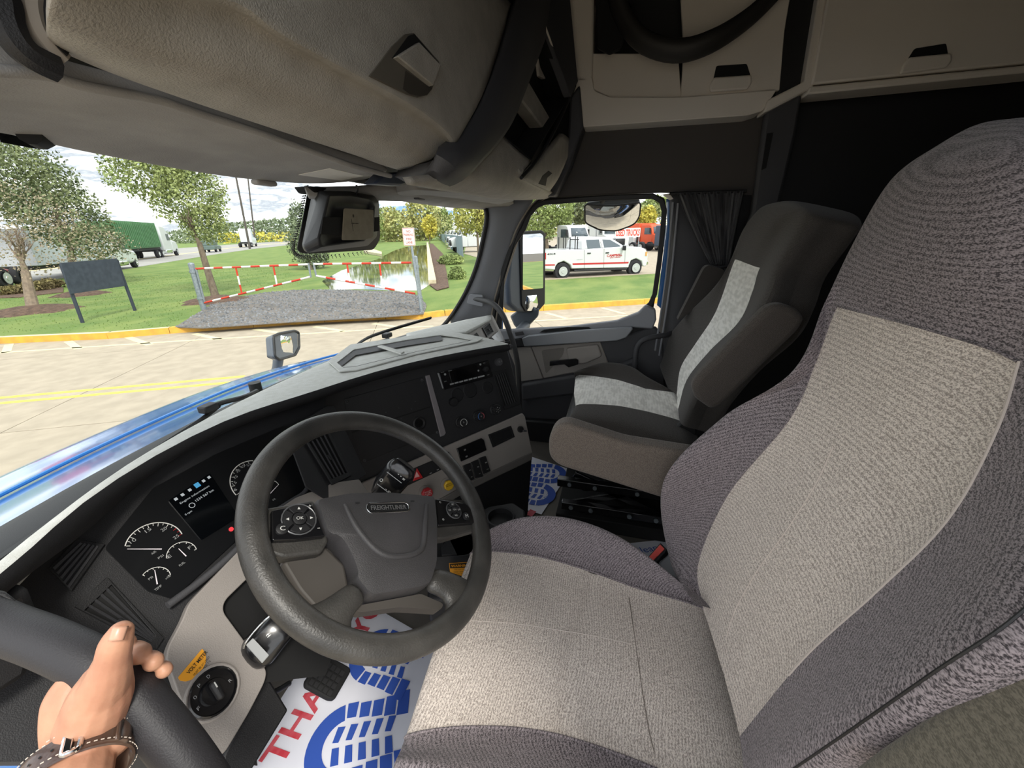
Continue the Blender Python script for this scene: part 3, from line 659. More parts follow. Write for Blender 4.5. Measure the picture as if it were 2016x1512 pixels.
first = None
for i, (px, py) in enumerate(((934, 495), (918, 486), (907, 480), (898, 476), (890, 473), (882, 471))):
    lb = ['nearest white truck in the row behind the screened fence', 'second white truck of the row behind the screened fence', 'third white truck of the row behind the screened fence', 'fourth white truck of the row behind the screened fence', 'fifth white truck of the row behind the screened fence', 'farthest white truck of the row behind the screened fence'][i]
    if first is None: first = yard_truck(lb, px, py, ang+8, 1.05, m_vw, name='row_truck', group='white trucks behind the fence')
    else: cpy(first, loc=az(px, py, LZ), label=lb)
# used trucks banner
bp = az(1236, 512, LZ); BF = Fr(ad(1236, 458, proj(bp)[2]), px_, pn); ub = thing('sale_banner', 'white banner reading USED TRUCKS in red letters', 'banner', bp)
w_ = 56/FPX*proj(bp)[2]; BF.box('banner_sheet', 0, 0, 0, w_, w_*.30, .02, m_wht, ub)
text('lettering', 'USED TRUCKS', BF, 0, 0, w_*.95, w_*.22, mat('banner_red', '#d23c2e', .6), ub, c=.03, bold=.03)
for s_ in (-1, 1): tube('banner_pole', [BF.p(s_*w_*.48, w_*.15, -.03), BF.p(s_*w_*.48, -3.5, -.03)], .04, m_galv, ub, seg=6)
# road traffic
ra, rb = az(259, 524, LZ), az(500, 487, LZ); rd = (rb-ra).normalized(); rang = math.degrees(math.atan2(rd.y, rd.x))
def road_truck(label, px, py, m, container=None, sc_=1, flip=0, sleeper=True):
    b = az(px, py, LZ); a = R_(rang+flip); x = V((math.cos(a), math.sin(a), 0)); n_ = V((math.sin(a), -math.cos(a), 0)); F = Fr(b, x, n_); t = thing('semi_truck', label, 'truck', b)
    S_ = lambda pts: [(p*sc_, q*sc_) for p, q in pts]
    prof('hood', F, S_([(3.0, .6), (5.2, .6), (5.3, 1.5), (4.9, 1.9), (3.0, 2.2)]), 0, -2.4, m, t, .15)
    prof('cab', F, S_([(0, .8), (3.0, .7), (3.1, 2.2), (2.6, 3.1), (1.8, 3.9), (0, 4.0)]), 0, -2.4, m, t, .15)
    prism('side_window', F.P(S_([(1.7, 2.1), (2.9, 2.1), (2.5, 2.9), (1.7, 2.9)]), .01), F.n, .02, m_vg, t, smooth=False)
    prof('chassis', F, S_([(-3.5, .8), (1, .8), (1, 1.1), (-3.5, 1.1)]), -.5, -1.9, m_blk, t, .02)
    prof('fuel_tank', F, S_([(.3, .4), (2.6, .4), (2.6, .95), (.3, .95)]), .02, -.6, m_chr, t, .1)
    for wx in (4.3, -1.3, -2.6): wheel(F.p(wx*sc_, .5*sc_, -.15), F.n, .5*sc_, .3, t); wheel(F.p(wx*sc_, .5*sc_, -2.25), -F.n, .5*sc_, .3, t)
    if container:
        k = thing('cargo_trailer', container[1], 'trailer', F.p(-8, 0, -1.2)); cm = container[0]
        prof('container', F, S_([(-13, 1.3), (-1.0, 1.3), (-1.0, 4.1), (-13, 4.1)]), 0, -2.5, cm, k, .04)
        vs, fs = boxes([(F.p(-12.6+i*.45, 2.7, .03), (.2, .2, 2.6), F.M() @ Matrix.Rotation(R_(-90), 3, 'X')) for i in range(26)])
        if container[2]: mk('corrugation', vs, fs, cm, k, smooth=False)['kind'] = 'stuff'
        prof('trailer_frame', F, S_([(-13, 1.0), (-.5, 1.0), (-.5, 1.3), (-13, 1.3)]), -.3, -2.2, m_blk, k, .02)
        for wx in (-12, -10.7): wheel(F.p(wx, .5, -.15), F.n, .5, .3, k); wheel(F.p(wx, .5, -2.25), -F.n, .5, .3, k)
    return t
road_truck('white tractor hauling the green container on the road', 330, 506, m_vw, (m_green, 'green corrugated container trailer on the road', 1), .95)
road_truck('white sleeper tractor without a trailer near the signals', 500, 486, m_vw, None, 1)
road_truck('small distant white van truck with a red panel on the road', 455, 474, m_vw, (mat('van_white', '#d9dad6', .6, col2='#c8c9c4', ns=1), 'white box trailer far away on the road', 0), .95)
road_truck('white tractor partly hidden behind the drooping dark tree', 238, 532, m_vw, (mat('trailer_grey', '#c9cdd2', .5, col2='#b9bec4', ns=.8), 'long pale grey trailer behind the tree trunks at the far left', 0), .7)
def small_car(label, px, py, m, s_=1, flip=0):
    b = az(px, py, LZ); a = R_(rang+flip); x = V((math.cos(a), math.sin(a), 0)); F = Fr(b, x, V((math.sin(a), -math.cos(a), 0))); t = thing('car', label, 'car', b)
    S_ = lambda pts: [(p*s_, q*s_) for p, q in pts]
    prof('body', F, S_([(-2.1, .4), (2.1, .4), (2.15, .85), (1.0, 1.05), (-2.1, 1.05)]), 0, -1.8, m, t, .1)
    prof('cabin', F, S_([(-2.0, 1.05), (.8, 1.05), (.4, 1.75), (-1.9, 1.8)]), -.1, -1.7, m, t, .1)
    prism('side_window', F.P(S_([(-1.7, 1.15), (.55, 1.15), (.3, 1.6), (-1.7, 1.65)]), -.095), F.n, .02, m_vg, t, smooth=False)
    for wx in (-1.3, 1.35): wheel(F.p(wx, .38, -.12), F.n, .38, .24, t); wheel(F.p(wx, .38, -1.68), -F.n, .38, .24, t)
small_car('small grey green off roader on the road right of the tree trunk', 432, 496, mat('paint_sage', '#5d6d68', .4), 1)
small_car('red car at the left edge of the picture', -22, 572, m_vred, 1.0)

for k in range(7):                                   # yellow hatching further back along the kerb
    a = V((9.5, -3-k*2.2, G)); b = a+V((1.6, -2.0, 0)); u = (b-a).normalized(); s_ = V((-u.y, u.x, 0))*.06
    o = prism('hatch_line', [a-s_, b-s_, b+s_, a+s_], UP, .004, m_yel, smooth=False); o['kind'] = 'structure'

isl = [(6.2, -9), (12, -5), (30, -22), (24, -45), (9, -45), (6.6, -20)]
o = prism('lawn_island', [(x, y, G) for x, y in isl], UP, .14, m_grass, smooth=False); o['kind'] = 'structure'
ik = thing('island_kerb', None, None, (6.2, -9, G)); ik['kind'] = 'structure'
for i in range(len(isl)):
    a, b = V((*isl[i], G)), V((*isl[(i+1) % len(isl)], G)); n = max(1, round((b-a).length/4))
    for k in range(n):
        p, q = a.lerp(b, k/n), a.lerp(b, (k+1)/n); u = (q-p).normalized(); box('kerb_stone', (p+q)/2+UP*.075, ((q-p).length-.012, .16, .15), m_kerby, ik, M=Matrix((u, V((-u.y, u.x, 0)), UP)).transposed())
for c4 in ((640, 710), (1258, 679)):
    q, = pz([c4])
    for k in range(8): a = k*math.pi/4; cyl('rim_hole', PF.p(q[0]+.15*math.cos(a), q[1]+.15*math.sin(a), -.045), PF.n, .03, .03, m_tire, pk, seg=8)
def cm(a, b, c, d, t): return .5*((2*b)+(c-a)*t+(2*a-5*b+4*c-d)*t*t+(3*b-a-3*c+d)*t**3)
def dense(rows, nu=6, nv=6):
    def line(P, n):
        out = []
        for i in range(len(P)-1):
            a, b, c, d = P[max(0, i-1)], P[i], P[i+1], P[min(len(P)-1, i+2)]
            if i == 0: a = b*2-c
            if i == len(P)-2: d = c*2-b
            out += [cm(a, b, c, d, k/n) for k in range(n)]
        return out+[P[-1]]
    R1 = [line(r_, nu) for r_ in rows]; cols = [line([r_[j] for r_ in R1], nv) for j in range(len(R1[0]))]
    return [[cols[j][i] for j in range(len(cols))] for i in range(len(cols[0]))]
# ================================================================ CAB SHELL
m_flo = mat('floor_rubber', '#5e5953', .75, bump=.25, bs=300)
m_dk = mat('charcoal_plastic', '#434346', .62, bump=.5, bs=700)
m_dk2 = mat('black_plastic', '#19191b', .55, bump=.4, bs=700)
m_gap = mat('deep_black', '#0c0c0d', .8)
m_gray = mat('grey_plastic', '#97918b', .6, bump=.5, bs=600)
m_fasc = mat('grain_grey', '#aca79d', .62, col2='#a09b91', ns=25, bump=.9, bs=450, bdist=.0015)
m_head = mat('headliner_grey', '#a3a19e', .9, col2='#969491', ns=14, bump=.5, bs=500)
m_pil = mat('pillar_grey', '#8a8c91', .6, bump=.5, bs=600)
m_light = mat('locker_beige', '#e2dace', .6, bump=.4, bs=500)
m_blue = mat('truck_blue', '#2b6cb0', .22, coat=1)
m_rub = mat('rubber_seal', '#161617', .55); m_frit = mat('frit_black', '#101011', .4)
m_trimb = mat('seal_lip', '#8f867a', .6)
def st(o): o['kind'] = 'structure'; return o
st(box('floor', (0, -.55, -.03), (2.1, 3.0, .06), m_flo)); st(box('sleeper_floor', (0, -1.3, .08), (2.04, 1.2, .12), m_flo))
st(mk('wall_front', [(-1.05, .98, -.1), (1.05, .98, -.1), (1.05, .98, .62), (-1.05, .98, .62)], [(0, 1, 2, 3)], m_dk2, solid=.04))
st(box('wall_rear', (0, -2.05, 1.1), (2.2, .05, 2.4), m_gap)); st(box('ceiling', (0, -1.0, 2.22), (2.2, 2.2, .05), m_dk))
st(box('wall_left', (-1.09, -1.25, 1.1), (.05, 1.6, 2.4), m_dk)); 
st(box('wall_right', (1.09, -1.2, 1.1), (.05, 1.75, 2.4), m_dk2))
st(mk('roof_front', [(-1.1, .1, 2.24), (1.1, .1, 2.24), (1.1, .80, 1.36), (-1.1, .80, 1.36), (-1.1, .1, 2.2)], [(0, 1, 2, 3)], m_dk2, solid=.04))
st(prism('roof_side', [(1.07, .12, 2.2), (1.07, .84, 1.33), (1.07, .3, 1.31), (1.07, -.5, 1.31), (1.07, -.5, 2.2)], (1, 0, 0), .04, m_dk2, smooth=False))
st(prism('roof_side', [(-1.11, .12, 2.2), (-1.11, .84, 1.36), (-1.11, .3, 1.68), (-1.11, -.5, 1.72), (-1.11, -.5, 2.2)], (1, 0, 0), .04, m_dk2, smooth=False))
X, Y, Z = ax, ay, az
# dark liner above windscreen and behind lockers
o = grid('headliner', [[(-1.05, .80, 1.345), (0, .88, 1.35), (1.05, .80, 1.335)], [(-1.05, .62, 1.345), (0, .62, 1.345), (1.05, .58, 1.34)], [(-1.05, .42, 1.36), (0, .40, 1.36), (1.05, .35, 1.36)], [(-1.05, .40, 2.1), (0, .40, 2.1), (1.05, .36, 2.1)]], m_gap, solid=.01); st(o)
# windscreen
def wsx(t): return -.99+1.98*t
rows = []
for k in range(5):
    v = k/4; r_ = []
    for i in range(13):
        x = wsx(i/12); e_ = (abs(x)/.99)**2.2
        r_.append(V((x*(1-.015*v), (1.09-.23*e_)*(1-v)+(.84-.225*e_)*v, .655*(1-v)+1.32*v-.04*e_*v)))
    rows.append(r_)
ws = thing('window_1', None, None, (0, 1.0, .66)); st(ws)
grid('glass', rows, glass('windscreen_glass'), ws)
edge = rows[0]+[r_[-1] for r_ in rows[1:]]+rows[-1][::-1][1:]+[r_[0] for r_ in rows[1:-1]][::-1]
tube('rubber_seal', edge, .017, m_rub, ws, seg=8, closed=True)
# frit dots patch behind the camera housing
fp = [(606, 372), (617, 366), (744, 380), (748, 470), (735, 492), (600, 500), (583, 494), (590, 460)]
FR = []
wn = V((0, .94, .34)).normalized(); wp = rows[2][6]
prism('frit_patch', rnd([onp(x, y, wp-V((0, .03, 0)), (rows[1][6]-rows[3][6]).cross(V((1, 0, 0)))) for x, y in fp], .02), V((0, -1, 0)), .002, m_frit, ws, smooth=False)
wnn = (rows[1][6]-rows[3][6]).cross(V((1, 0, 0))).normalized()
fd = []
for i in range(-1, 60):
    for (a, b) in (((588, 372), (575, 492)),):
        pass
dots = []
pth = spline([(606, 366), (598, 400), (590, 440), (581, 480), (582, 497), (600, 503), (660, 501), (720, 495)][:0] or [V((606, 366, 0)), V((598, 400, 0)), V((590, 440, 0)), V((580, 478, 0)), V((582, 498, 0)), V((605, 504, 0)), V((660, 502, 0)), V((722, 495, 0))], 8)
for i, q in enumerate(pth):
    tdir = (pth[min(i+1, len(pth)-1)]-pth[max(i-1, 0)]).normalized(); nd = V((tdir.y, -tdir.x, 0))
    for k, s_ in ((0, .0022), (3, .0017), (5.5, .0012)):
        c_ = q+(-nd if nd.x > 0 or (i > 34 and nd.y < 0) else nd)*k+tdir*(k*.4)
        dots.append((onp(c_.x, c_.y, wp-V((0, .03, 0)), wnn), (s_*2, s_*2, .001), Fr(wp, (1, 0, 0), wnn).M()))
vs, fs = boxes(dots); mk('frit_dots', vs, fs, m_frit, ws, smooth=False)['kind'] = 'stuff'
dots = []
for i in range(14):
    for j in range(3): dots.append((onp(2+i*4.6+j*2, 266+j*5+i*.9, wp-V((0, .03, 0)), wnn), (.006, .006, .001), Fr(wp, (1, 0, 0), wnn).M()))
vs, fs = boxes(dots); mk('frit_dots', vs, fs, m_frit, ws, smooth=False)['kind'] = 'stuff'

# right A pillar
pl = [(948, 395), (958, 425), (950, 470), (934, 530), (908, 590), (872, 642)]
pm = [(975, 392), (984, 425), (976, 470), (957, 530), (930, 590), (897, 645)]
pr = [(1062, 386), (1040, 410), (1016, 450), (996, 520), (978, 585), (967, 650)]
o = grid('trim_1', [[X(*a, .93), X(*b, .925), X((b[0]+c[0])/2, (b[1]+c[1])/2, .975), X(*c, .99)] for a, b, c in zip(pl, pm, pr)], m_pil, sub=1, solid=.03, soff=1); st(o)
tube('pillar_seal', [X(*p, .925) for p in [(930, 400), (950, 404), (958, 425), (951, 470), (936, 530), (909, 590), (872, 642), (840, 655)]], .011, m_rub, o, sm=4, seg=8)
for dx, m_, r_ in ((0, m_trimb, .006), (5, m_rub, .009), (10, m_trimb, .005)):
    tube('door_seal', [X(p[0]+dx, p[1], .995) for p in [(1066, 388), (1043, 409), (1018, 450), (1000, 500), (986, 545), (975, 585), (969, 615), (964, 650)]], r_, m_, o, sm=4, seg=8)
# grab handle cover plate + handle
gh = thing('assist_bar', 'black tubular grab bar curving down the right windscreen pillar', 'handle', X(1020, 900, .9))
prism('mount_plate', rnd([X(*p, .925) for p in [(925, 578), (952, 580), (952, 604), (920, 597)]], .01), (-1, 0, 0), .012, m_pil, gh, bevel=.003)
tube('handle_tube', [X(928, 588, .93), X(945, 590, .91), X(968, 597, .88), X(988, 617, .87), X(1003, 652, .87), X(1014, 690, .87), X(1020, 730, .87), X(1022, 790, .87), X(1022, 850, .89), X(1018, 900, .93)], [.010, .013]+[.0145]*8, mat('soft_black', '#4a4a4b', .55, bump=.4, bs=500), gh, sm=5, seg=12)

# ================================================================ PASSENGER DOOR
d1 = thing('door_1', None, None, (1.02, .2, 0)); st(d1)
wi = zc([(330, 350), (370, 240), (430, 170), (490, 145), (1000, 108), (1400, 95), (1460, 130), (1478, 200), (1470, 320), (1440, 620), (1400, 900), (1370, 970), (1280, 1050), (1100, 1120), (700, 1170), (330, 1190), (120, 1200), (135, 1010), (150, 700), (220, 520)], 960, 370, 4.32)
WI = [X(*p, 1.0) for p in wi]; cc = sum(WI, V())/len(WI)
WO = []
n = len(WI)
for i, p in enumerate(WI):
    t = (WI[(i+1) % n]-WI[i-1]).normalized(); nn_ = V((0, t.z, -t.y)); nn_ = nn_ if nn_.dot(p-cc) > 0 else -nn_
    WO.append(p+nn_*.022)
ringp('window_seal', WO, WI, (-1, 0, 0), .012, m_rub, d1, bevel=.003)
WI2 = [p+V((.015, 0, 0))+(p-cc)*.02 for p in WI]
w2 = mk('window_2', WI2, [tuple(range(n))], glass('door_glass', (.95, .97, .96)), d1, smooth=False); st(w2)
# door frame between the seal and the body opening
FO = zc([(300, 300), (345, 200), (410, 125), (480, 92), (1000, 62), (1405, 48), (1500, 90), (1522, 190), (1512, 320), (1480, 620), (1425, 930), (1400, 1060), (1380, 1200), (1100, 1260), (700, 1290), (330, 1300), (60, 1300), (40, 1000), (60, 800), (150, 500)], 960, 370, 4.32)
ringp('door_frame', [X(*p, 1.015) for p in FO], [p+V((.012, 0, 0)) for p in WO], (-1, 0, 0), .02, m_dk2, d1, bevel=.003)
# blue painted jamb strips outside the frame
for L_ in ([(968, 650), (966, 560), (976, 520), (996, 470), (1010, 440), (1006, 500), (992, 560), (990, 650)], [(1293, 600), (1303, 520), (1313, 440), (1311, 392), (1322, 392), (1324, 430), (1317, 520), (1305, 610)]):
    prism('blue_jamb', [X(*p, 1.06) for p in L_], (-1, 0, 0), .012, m_blue, d1, smooth=False)
# sill ledge, silver trim and panel
led = zc([(60, 1200), (330, 1190), (700, 1170), (1100, 1120), (1280, 1050), (1345, 985), (1425, 1020), (1432, 1110), (1400, 1190), (1225, 1175), (760, 1205), (350, 1250), (290, 1275), (70, 1290)], 960, 370, 4.32)
prism('sill_ledge', [X(*p, .995) for p in led], (-1, 0, 0), .035, m_pil, d1, bevel=.008)
prism('sill_groove', [X(*p, .955) for p in zc([(440, 1230), (480, 1205), (680, 1183), (860, 1183), (880, 1196), (760, 1203), (500, 1228)], 960, 370, 4.32)], (-1, 0, 0), .003, m_gap, d1)
sv = zc([(300, 1268), (350, 1247), (760, 1203), (1225, 1172), (1238, 1190), (1180, 1262), (1100, 1290), (320, 1338)], 960, 370, 4.32)
prism('silver_trim', rnd([X(*p, .96) for p in sv], .006), (-1, 0, 0), .03, mat('silver_paint', '#8f9296', .42, .35), d1, bevel=.009, seg=3)
prism('front_cap', [X(*p, .965) for p in zc([(130, 1300), (290, 1275), (320, 1338), (300, 1342), (150, 1350)], 960, 370, 4.32)], (-1, 0, 0), .02, m_dk2, d1, bevel=.004)
prism('switch_pad', [X(*p, .957) for p in zc([(232, 1228), (300, 1218), (312, 1248), (240, 1256)], 960, 370, 4.32)], (-1, 0, 0), .006, m_dk, d1, bevel=.002)
q = X(1265, 630, .97); lathe('lock_knob', q, UP, [(.006, 0), (.004, .008), (.005, .02), (.001, .024)], m_dk2, d1)
prism('lower_panel', [X(*p, 1.0) for p in [(985, 668), (1034, 678), (1240, 655), (1290, 640), (1304, 660), (1310, 760), (1300, 900), (1000, 960)]], (-1, 0, 0), .02, m_dk, d1, bevel=.01)
prism('grey_insert', [X(*p, .985) for p in [(1000, 684), (1046, 682), (1070, 744), (1027, 750)]], (-1, 0, 0), .012, m_gray, d1, bevel=.004)
prism('grey_insert', [X(*p, .985) for p in [(1047, 682), (1182, 671), (1199, 717), (1160, 728), (1115, 735), (1071, 744)]], (-1, 0, 0), .014, m_gray, d1, bevel=.006)
prism('handle_scoop', rnd([X(*p, .971) for p in [(1066, 690), (1112, 684), (1108, 700), (1075, 736)]], .015), (-1, 0, 0), .002, mat('scoop_grey', '#7a756f', .6), d1)
prism('pull_pocket', rnd([X(*p, .971) for p in [(1115, 684), (1178, 676), (1186, 700), (1150, 716), (1120, 712)]], .015), (-1, 0, 0), .018, m_gray, d1, bevel=.012, seg=4)
prism('door_handle', rnd([X(*p, .955) for p in [(1083, 710), (1134, 705), (1139, 708), (1139, 716), (1120, 722), (1112, 716), (1083, 719)]], .003), (-1, 0, 0), .014, mat('gloss_black', '#141416', .25, coat=.5), d1, bevel=.004)
prism('armrest', [X(*p, .99) for p in [(1028, 752), (1200, 722), (1250, 700), (1262, 745), (1160, 770), (1030, 785)]], (-1, 0, 0), .04, m_dk, d1, bevel=.015)
prism('map_pocket', [X(*p, .99) for p in [(1028, 820), (1130, 826), (1130, 900), (1040, 905)]], (-1, 0, 0), .05, m_dk2, d1, bevel=.01)
# pull tube by the rear edge of the door
pt = thing('pull_tube', 'bent dark pull tube on the rear edge of the passenger door', 'handle', X(1250, 730, .93))
tube('handle_tube', [X(1325, 655, 1.0), X(1308, 660, .95), X(1282, 664, .92), X(1264, 671, .91), X(1254, 684, .91), X(1251, 705, .91), X(1250, 735, .93)], .0125, m_dk, pt, sm=5)

# B pillar and dark seals behind the door
o = grid('trim_2', [[X(a, y, 1.02), X(b, y, .99), X(c, y, .985), X(d, y, 1.0)] for y, a, b, c, d in ((384, 1318, 1326, 1345, 1480), (480, 1318, 1330, 1350, 1470), (600, 1302, 1318, 1338, 1440), (720, 1288, 1305, 1330, 1430), (900, 1280, 1300, 1330, 1430))], m_dk, solid=.03, soff=1); st(o)
for a, b in (((1335, 400), (1298, 700)), ((1325, 398), (1290, 690))): tube('pillar_bead', [X(*a, .98), X((a[0]+b[0])/2+4, (a[1]+b[1])/2, .98), X(*b, .98)], .005, m_pil, o, sm=4)
prism('pillar_clip', [X(*p, .975) for p in [(1303, 383), (1318, 381), (1326, 392), (1318, 394)]], (-1, 0, 0), .01, m_light, o, bevel=.003)
o = prism('trim_3', [X(*p, .97) for p in [(1503, 215), (1572, 190), (1560, 268), (1529, 400), (1505, 520), (1440, 520), (1476, 417), (1496, 260)]], (-1, 0, 0), .04, m_dk, bevel=.012); st(o)
prism('pillar_slot', [X(*p, .928) for p in [(1510, 263), (1522, 261), (1508, 331), (1499, 335)]], (-1, 0, 0), .003, m_gap, o)
# side panel above the door
o = prism('wall_side', [X(*p, 1.03) for p in [(1060, 392), (1100, 330), (1150, 225), (1520, 205), (1480, 430), (1460, 384), (1300, 380), (1190, 384)]], (-1, 0, 0), .03, mat('side_panel', '#4a4643', .85, bump=.4, bs=500), bevel=.005); st(o)

# gathered curtain
cu_t = thing('curtain', 'black pleated sleeper curtain gathered beside the passenger door', 'curtain', X(1415, 522, .95))
rows = []
for v in range(13):
    t = v/12; r_ = []
    for i in range(61):
        s_ = i/60; 
        x = (1332+s_*132)*(1-t)+(1398+s_*38)*t; x += (1-t)*t*30*(1 if s_ < .5 else -.5)*(0.5-s_)*-1
        y = (380+s_*-4)*(1-t)+(519+s_*3)*t
        r_.append(X(x, y, .95+.016*math.sin(s_*math.pi*20+t*1.2)*(1-.4*t)+.006*math.sin(s_*77)))
    rows.append(r_)
m_cur = mat('curtain_black', '#26262a', .6, sheen=.3)
grid('pleats', rows, m_cur, cu_t, solid=.002)
rows = []
for v in range(9):
    t = v/8; rows.append([X((1398+s_*38)*(1-t)+(1395-60*t+s_*90)*t, 519*(1-t)+760*t, .965+.012*math.sin(s_*14+t)) for s_ in [i/30 for i in range(31)]])
grid('lower_drape', rows, m_cur, cu_t, solid=.002)
tube('tie_band', [X(1394, 521, .93), X(1412, 526, .925), X(1430, 524, .93)], .006, m_dk, cu_t, sm=4)
tube('curtain_rail', [X(1318, 381, .95), X(1470, 376, .95)], .006, m_dk2, cu_t)

# ================================================================ RIGHT SIDE LOCKERS
lk = thing('side_locker', 'beige open shelf locker with a hinged door above the passenger window', 'locker', X(1300, 235, .95))
fx = .90
prism('lower_rail', rnd([X(*p, fx) for p in [(1122, 150), (1165, 150), (1170, 178), (1200, 191), (1340, 191), (1530, 176), (1502, 218), (1475, 227), (1148, 250), (1140, 238)]], .01), (1, 0, 0), .14, m_light, lk, bevel=.01, seg=3)
prism('front_post', [X(*p, fx) for p in [(1105, -60), (1172, -60), (1168, 60), (1166, 165), (1126, 165), (1122, 60)]], (1, 0, 0), .14, m_light, lk, bevel=.012, seg=3)
prism('back_panel', [X(*p, fx+.1) for p in [(1080, -60), (1560, -60), (1560, 200), (1140, 220)]], (1, 0, 0), .02, m_dk2, lk, smooth=False)
dr = prism('locker_panel', rnd([X(*p, fx+.02) for p in [(1165, 105), (1335, 105), (1342, 194), (1205, 194), (1168, 176)]], .006), (1, 0, 0), .02, m_light, lk, bevel=.003)
dr = prism('locker_door', [X(*p, fx+.015) for p in [(1337, -60), (1565, -60), (1545, 60), (1535, 178), (1340, 194), (1346, 100)]], (1, 0, 0), .02, m_light, lk, bevel=.003)
def recess(pts_dark, pts_lip, x, parent):
    prism('recess', rnd([X(*p, x-.001) for p in pts_dark], .006), (-1, 0, 0), .002, m_gap, parent)
    prism('finger_lip', rnd([X(*p, x-.002) for p in pts_lip], .008), (-1, 0, 0), .014, m_light, parent, bevel=.006, seg=3)
recess([(1410, 130), (1470, 126), (1478, 152), (1404, 158)], [(1404, 154), (1478, 149), (1479, 165), (1470, 178), (1397, 183), (1396, 170)], fx+.015, dr)
lk2 = thing('sleeper_locker', 'long beige closed locker over the sleeper at the upper right corner', 'locker', X(1800, 170, .95))
dr = prism('locker_door', [X(*p, .88) for p in [(1598, 166), (1640, -60), (2250, -90), (2250, 96), (2016, 124)]], (1, 0, 0), .03, m_light, lk2, bevel=.006)
recess([(1800, 96), (1862, 86), (1866, 110), (1786, 118)], [(1786, 115), (1868, 107), (1870, 122), (1858, 136), (1768, 148), (1772, 134)], .88, dr)
prism('bottom_rail', [X(*p, .885) for p in [(1594, 170), (2016, 128), (2250, 104), (2250, 118), (2016, 143), (1588, 186)]], (1, 0, 0), .12, m_light, lk2, bevel=.006)
prism('end_trim', [X(*p, .89) for p in [(1512, 196), (1584, 160), (1620, -60), (1636, -60), (1602, 172), (1514, 218), (1503, 222)]], (1, 0, 0), .10, m_light, lk2, bevel=.006)
prism('dark_post', [X(*p, .93) for p in [(1545, -60), (1625, -60), (1592, 165), (1525, 200)]], (1, 0, 0), .08, m_dk2, lk2, bevel=.006)
sp = thing('roof_strap', 'thick black looped band hanging in front of the open locker', 'strap', X(1330, 110, .82))
tube('strap_loop', [X(1195, -70, .82), X(1222, 20, .82), X(1262, 78, .81), (X(1330, 100, .80)), X(1400, 82, .80), X(1480, 30, .82), X(1560, -50, .84)], [.03, .034, .036, .038, .036, .03, .025], mat('band_black', '#2a2826', .55, bump=.3, bs=300), sp, sm=5, seg=14, flat=(1, .75))
prism('void_shade', rnd([X(*p, .86) for p in [(1172, -60), (1260, -60), (1235, 60), (1222, 100), (1200, 110), (1176, 98)]], .01), (-1, 0, 0), .02, m_gap, sp, bevel=.004)  # black plate, its colour standing in for the shade of an empty void

# ================================================================ OVERHEAD CONSOLE
oc = thing('overhead_console', 'curved grey overhead storage console above the windscreen', 'console', (-.2, .36, 1.25))
low = [(100, 72), (121, 90), (173, 114), (240, 141), (312, 167), (451, 215), (590, 262), (700, 299), (750, 318), (790, 331)]
bel = [(90, 30), (130, 48), (210, 75), (280, 97), (350, 120), (500, 168), (620, 212), (735, 262), (810, 298), (846, 317)]
crb = [(95, -40), (180, -30), (300, -15), (445, 20), (520, 67), (590, 108), (708, 174), (797, 224), (857, 266), (884, 294)]
cre = [(95, -52), (180, -45), (300, -35), (452, 3), (530, 52), (600, 92), (719, 158), (808, 209), (868, 252), (893, 282)]
cr2 = [(110, -75), (200, -70), (320, -58), (466, -18), (545, 32), (616, 72), (735, 138), (822, 190), (880, 236), (905, 266)]
mid = [(300, -200), (330, -197), (380, -185), (450, -160), (580, -120), (690, -60), (780, 0), (850, 60), (915, 120), (957, 165)]
top = [(600, -330), (620, -328), (660, -315), (700, -290), (780, -240), (850, -190), (910, -130), (950, -70), (990, -10), (1006, 10)]
bin_ = grid('locker_door', dense([[Y(*p, y) for p in r_] for r_, y in ((low, .455), (low, .44), (bel, .372), (crb, .350), (cre, .334), (cr2, .333), (mid, .345), (top, .36))], 4, 5), m_fasc, oc, solid=.003, soff=1)
tag(bin_, 'driver side locker lid with a recessed pull')
patch('pull_recess_shade', bin_, [(726, 150), (770, 92), (795, 68), (812, 66), (862, 122), (864, 132), (848, 176), (838, 188), (822, 192), (800, 186)], .0025, mat('recess_shade', '#5e594f', .7), bin_)  # flush dark patches from here on paint in the shade of a pull recess
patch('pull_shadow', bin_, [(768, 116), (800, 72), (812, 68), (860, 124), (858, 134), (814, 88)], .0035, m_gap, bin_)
patch('pull_shade', bin_, [(795, 140), (842, 172), (848, 174), (838, 187), (822, 190), (803, 186), (790, 176)], .0031, mat('recess_shade_deep', '#3a352f', .7), bin_)
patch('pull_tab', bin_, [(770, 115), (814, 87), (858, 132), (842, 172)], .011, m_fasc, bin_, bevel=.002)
# arch band
b0 = [(1035, -60), (1011, 0), (984, 89), (957, 167), (921, 247), (887, 290), (850, 316), (815, 325), (786, 331)]
b1 = [(1110, -80), (1088, 0), (1064, 74), (1022, 179), (996, 238), (957, 289), (912, 330), (868, 351), (825, 350), (790, 338)]
o = grid('arch_band', dense([[Y(*a, .352+k_), Y((a[0]+b[0])/2, (a[1]+b[1])/2, .332+k_), Y(*b, .342+k_)] for a, b, k_ in zip(b0, b1, (0,)*7+(.05, .11))], 4, 4), m_dk, oc, solid=.02, soff=1)
f_ = grid('fascia', dense([[Y(990, 266, .345), Y(1010, 283, .335), Y(1028, 299, .32), Y(1046, 316, .30)],
                     [Y(957, 289, .345), Y(985, 310, .335), Y(1010, 330, .325), Y(1030, 352, .31)],
                     [Y(912, 330, .345), Y(955, 350, .34), Y(1010, 367, .335), Y(1082, 377, .325)],
                     [Y(868, 351, .35), Y(930, 366, .36), Y(1010, 386, .36), Y(1096, 385, .345)],
                     [Y(800, 363, .36), Y(900, 380, .40), Y(1010, 394, .41), Y(1096, 391, .36)]], 4, 4), m_fasc, oc, solid=.012, soff=1)
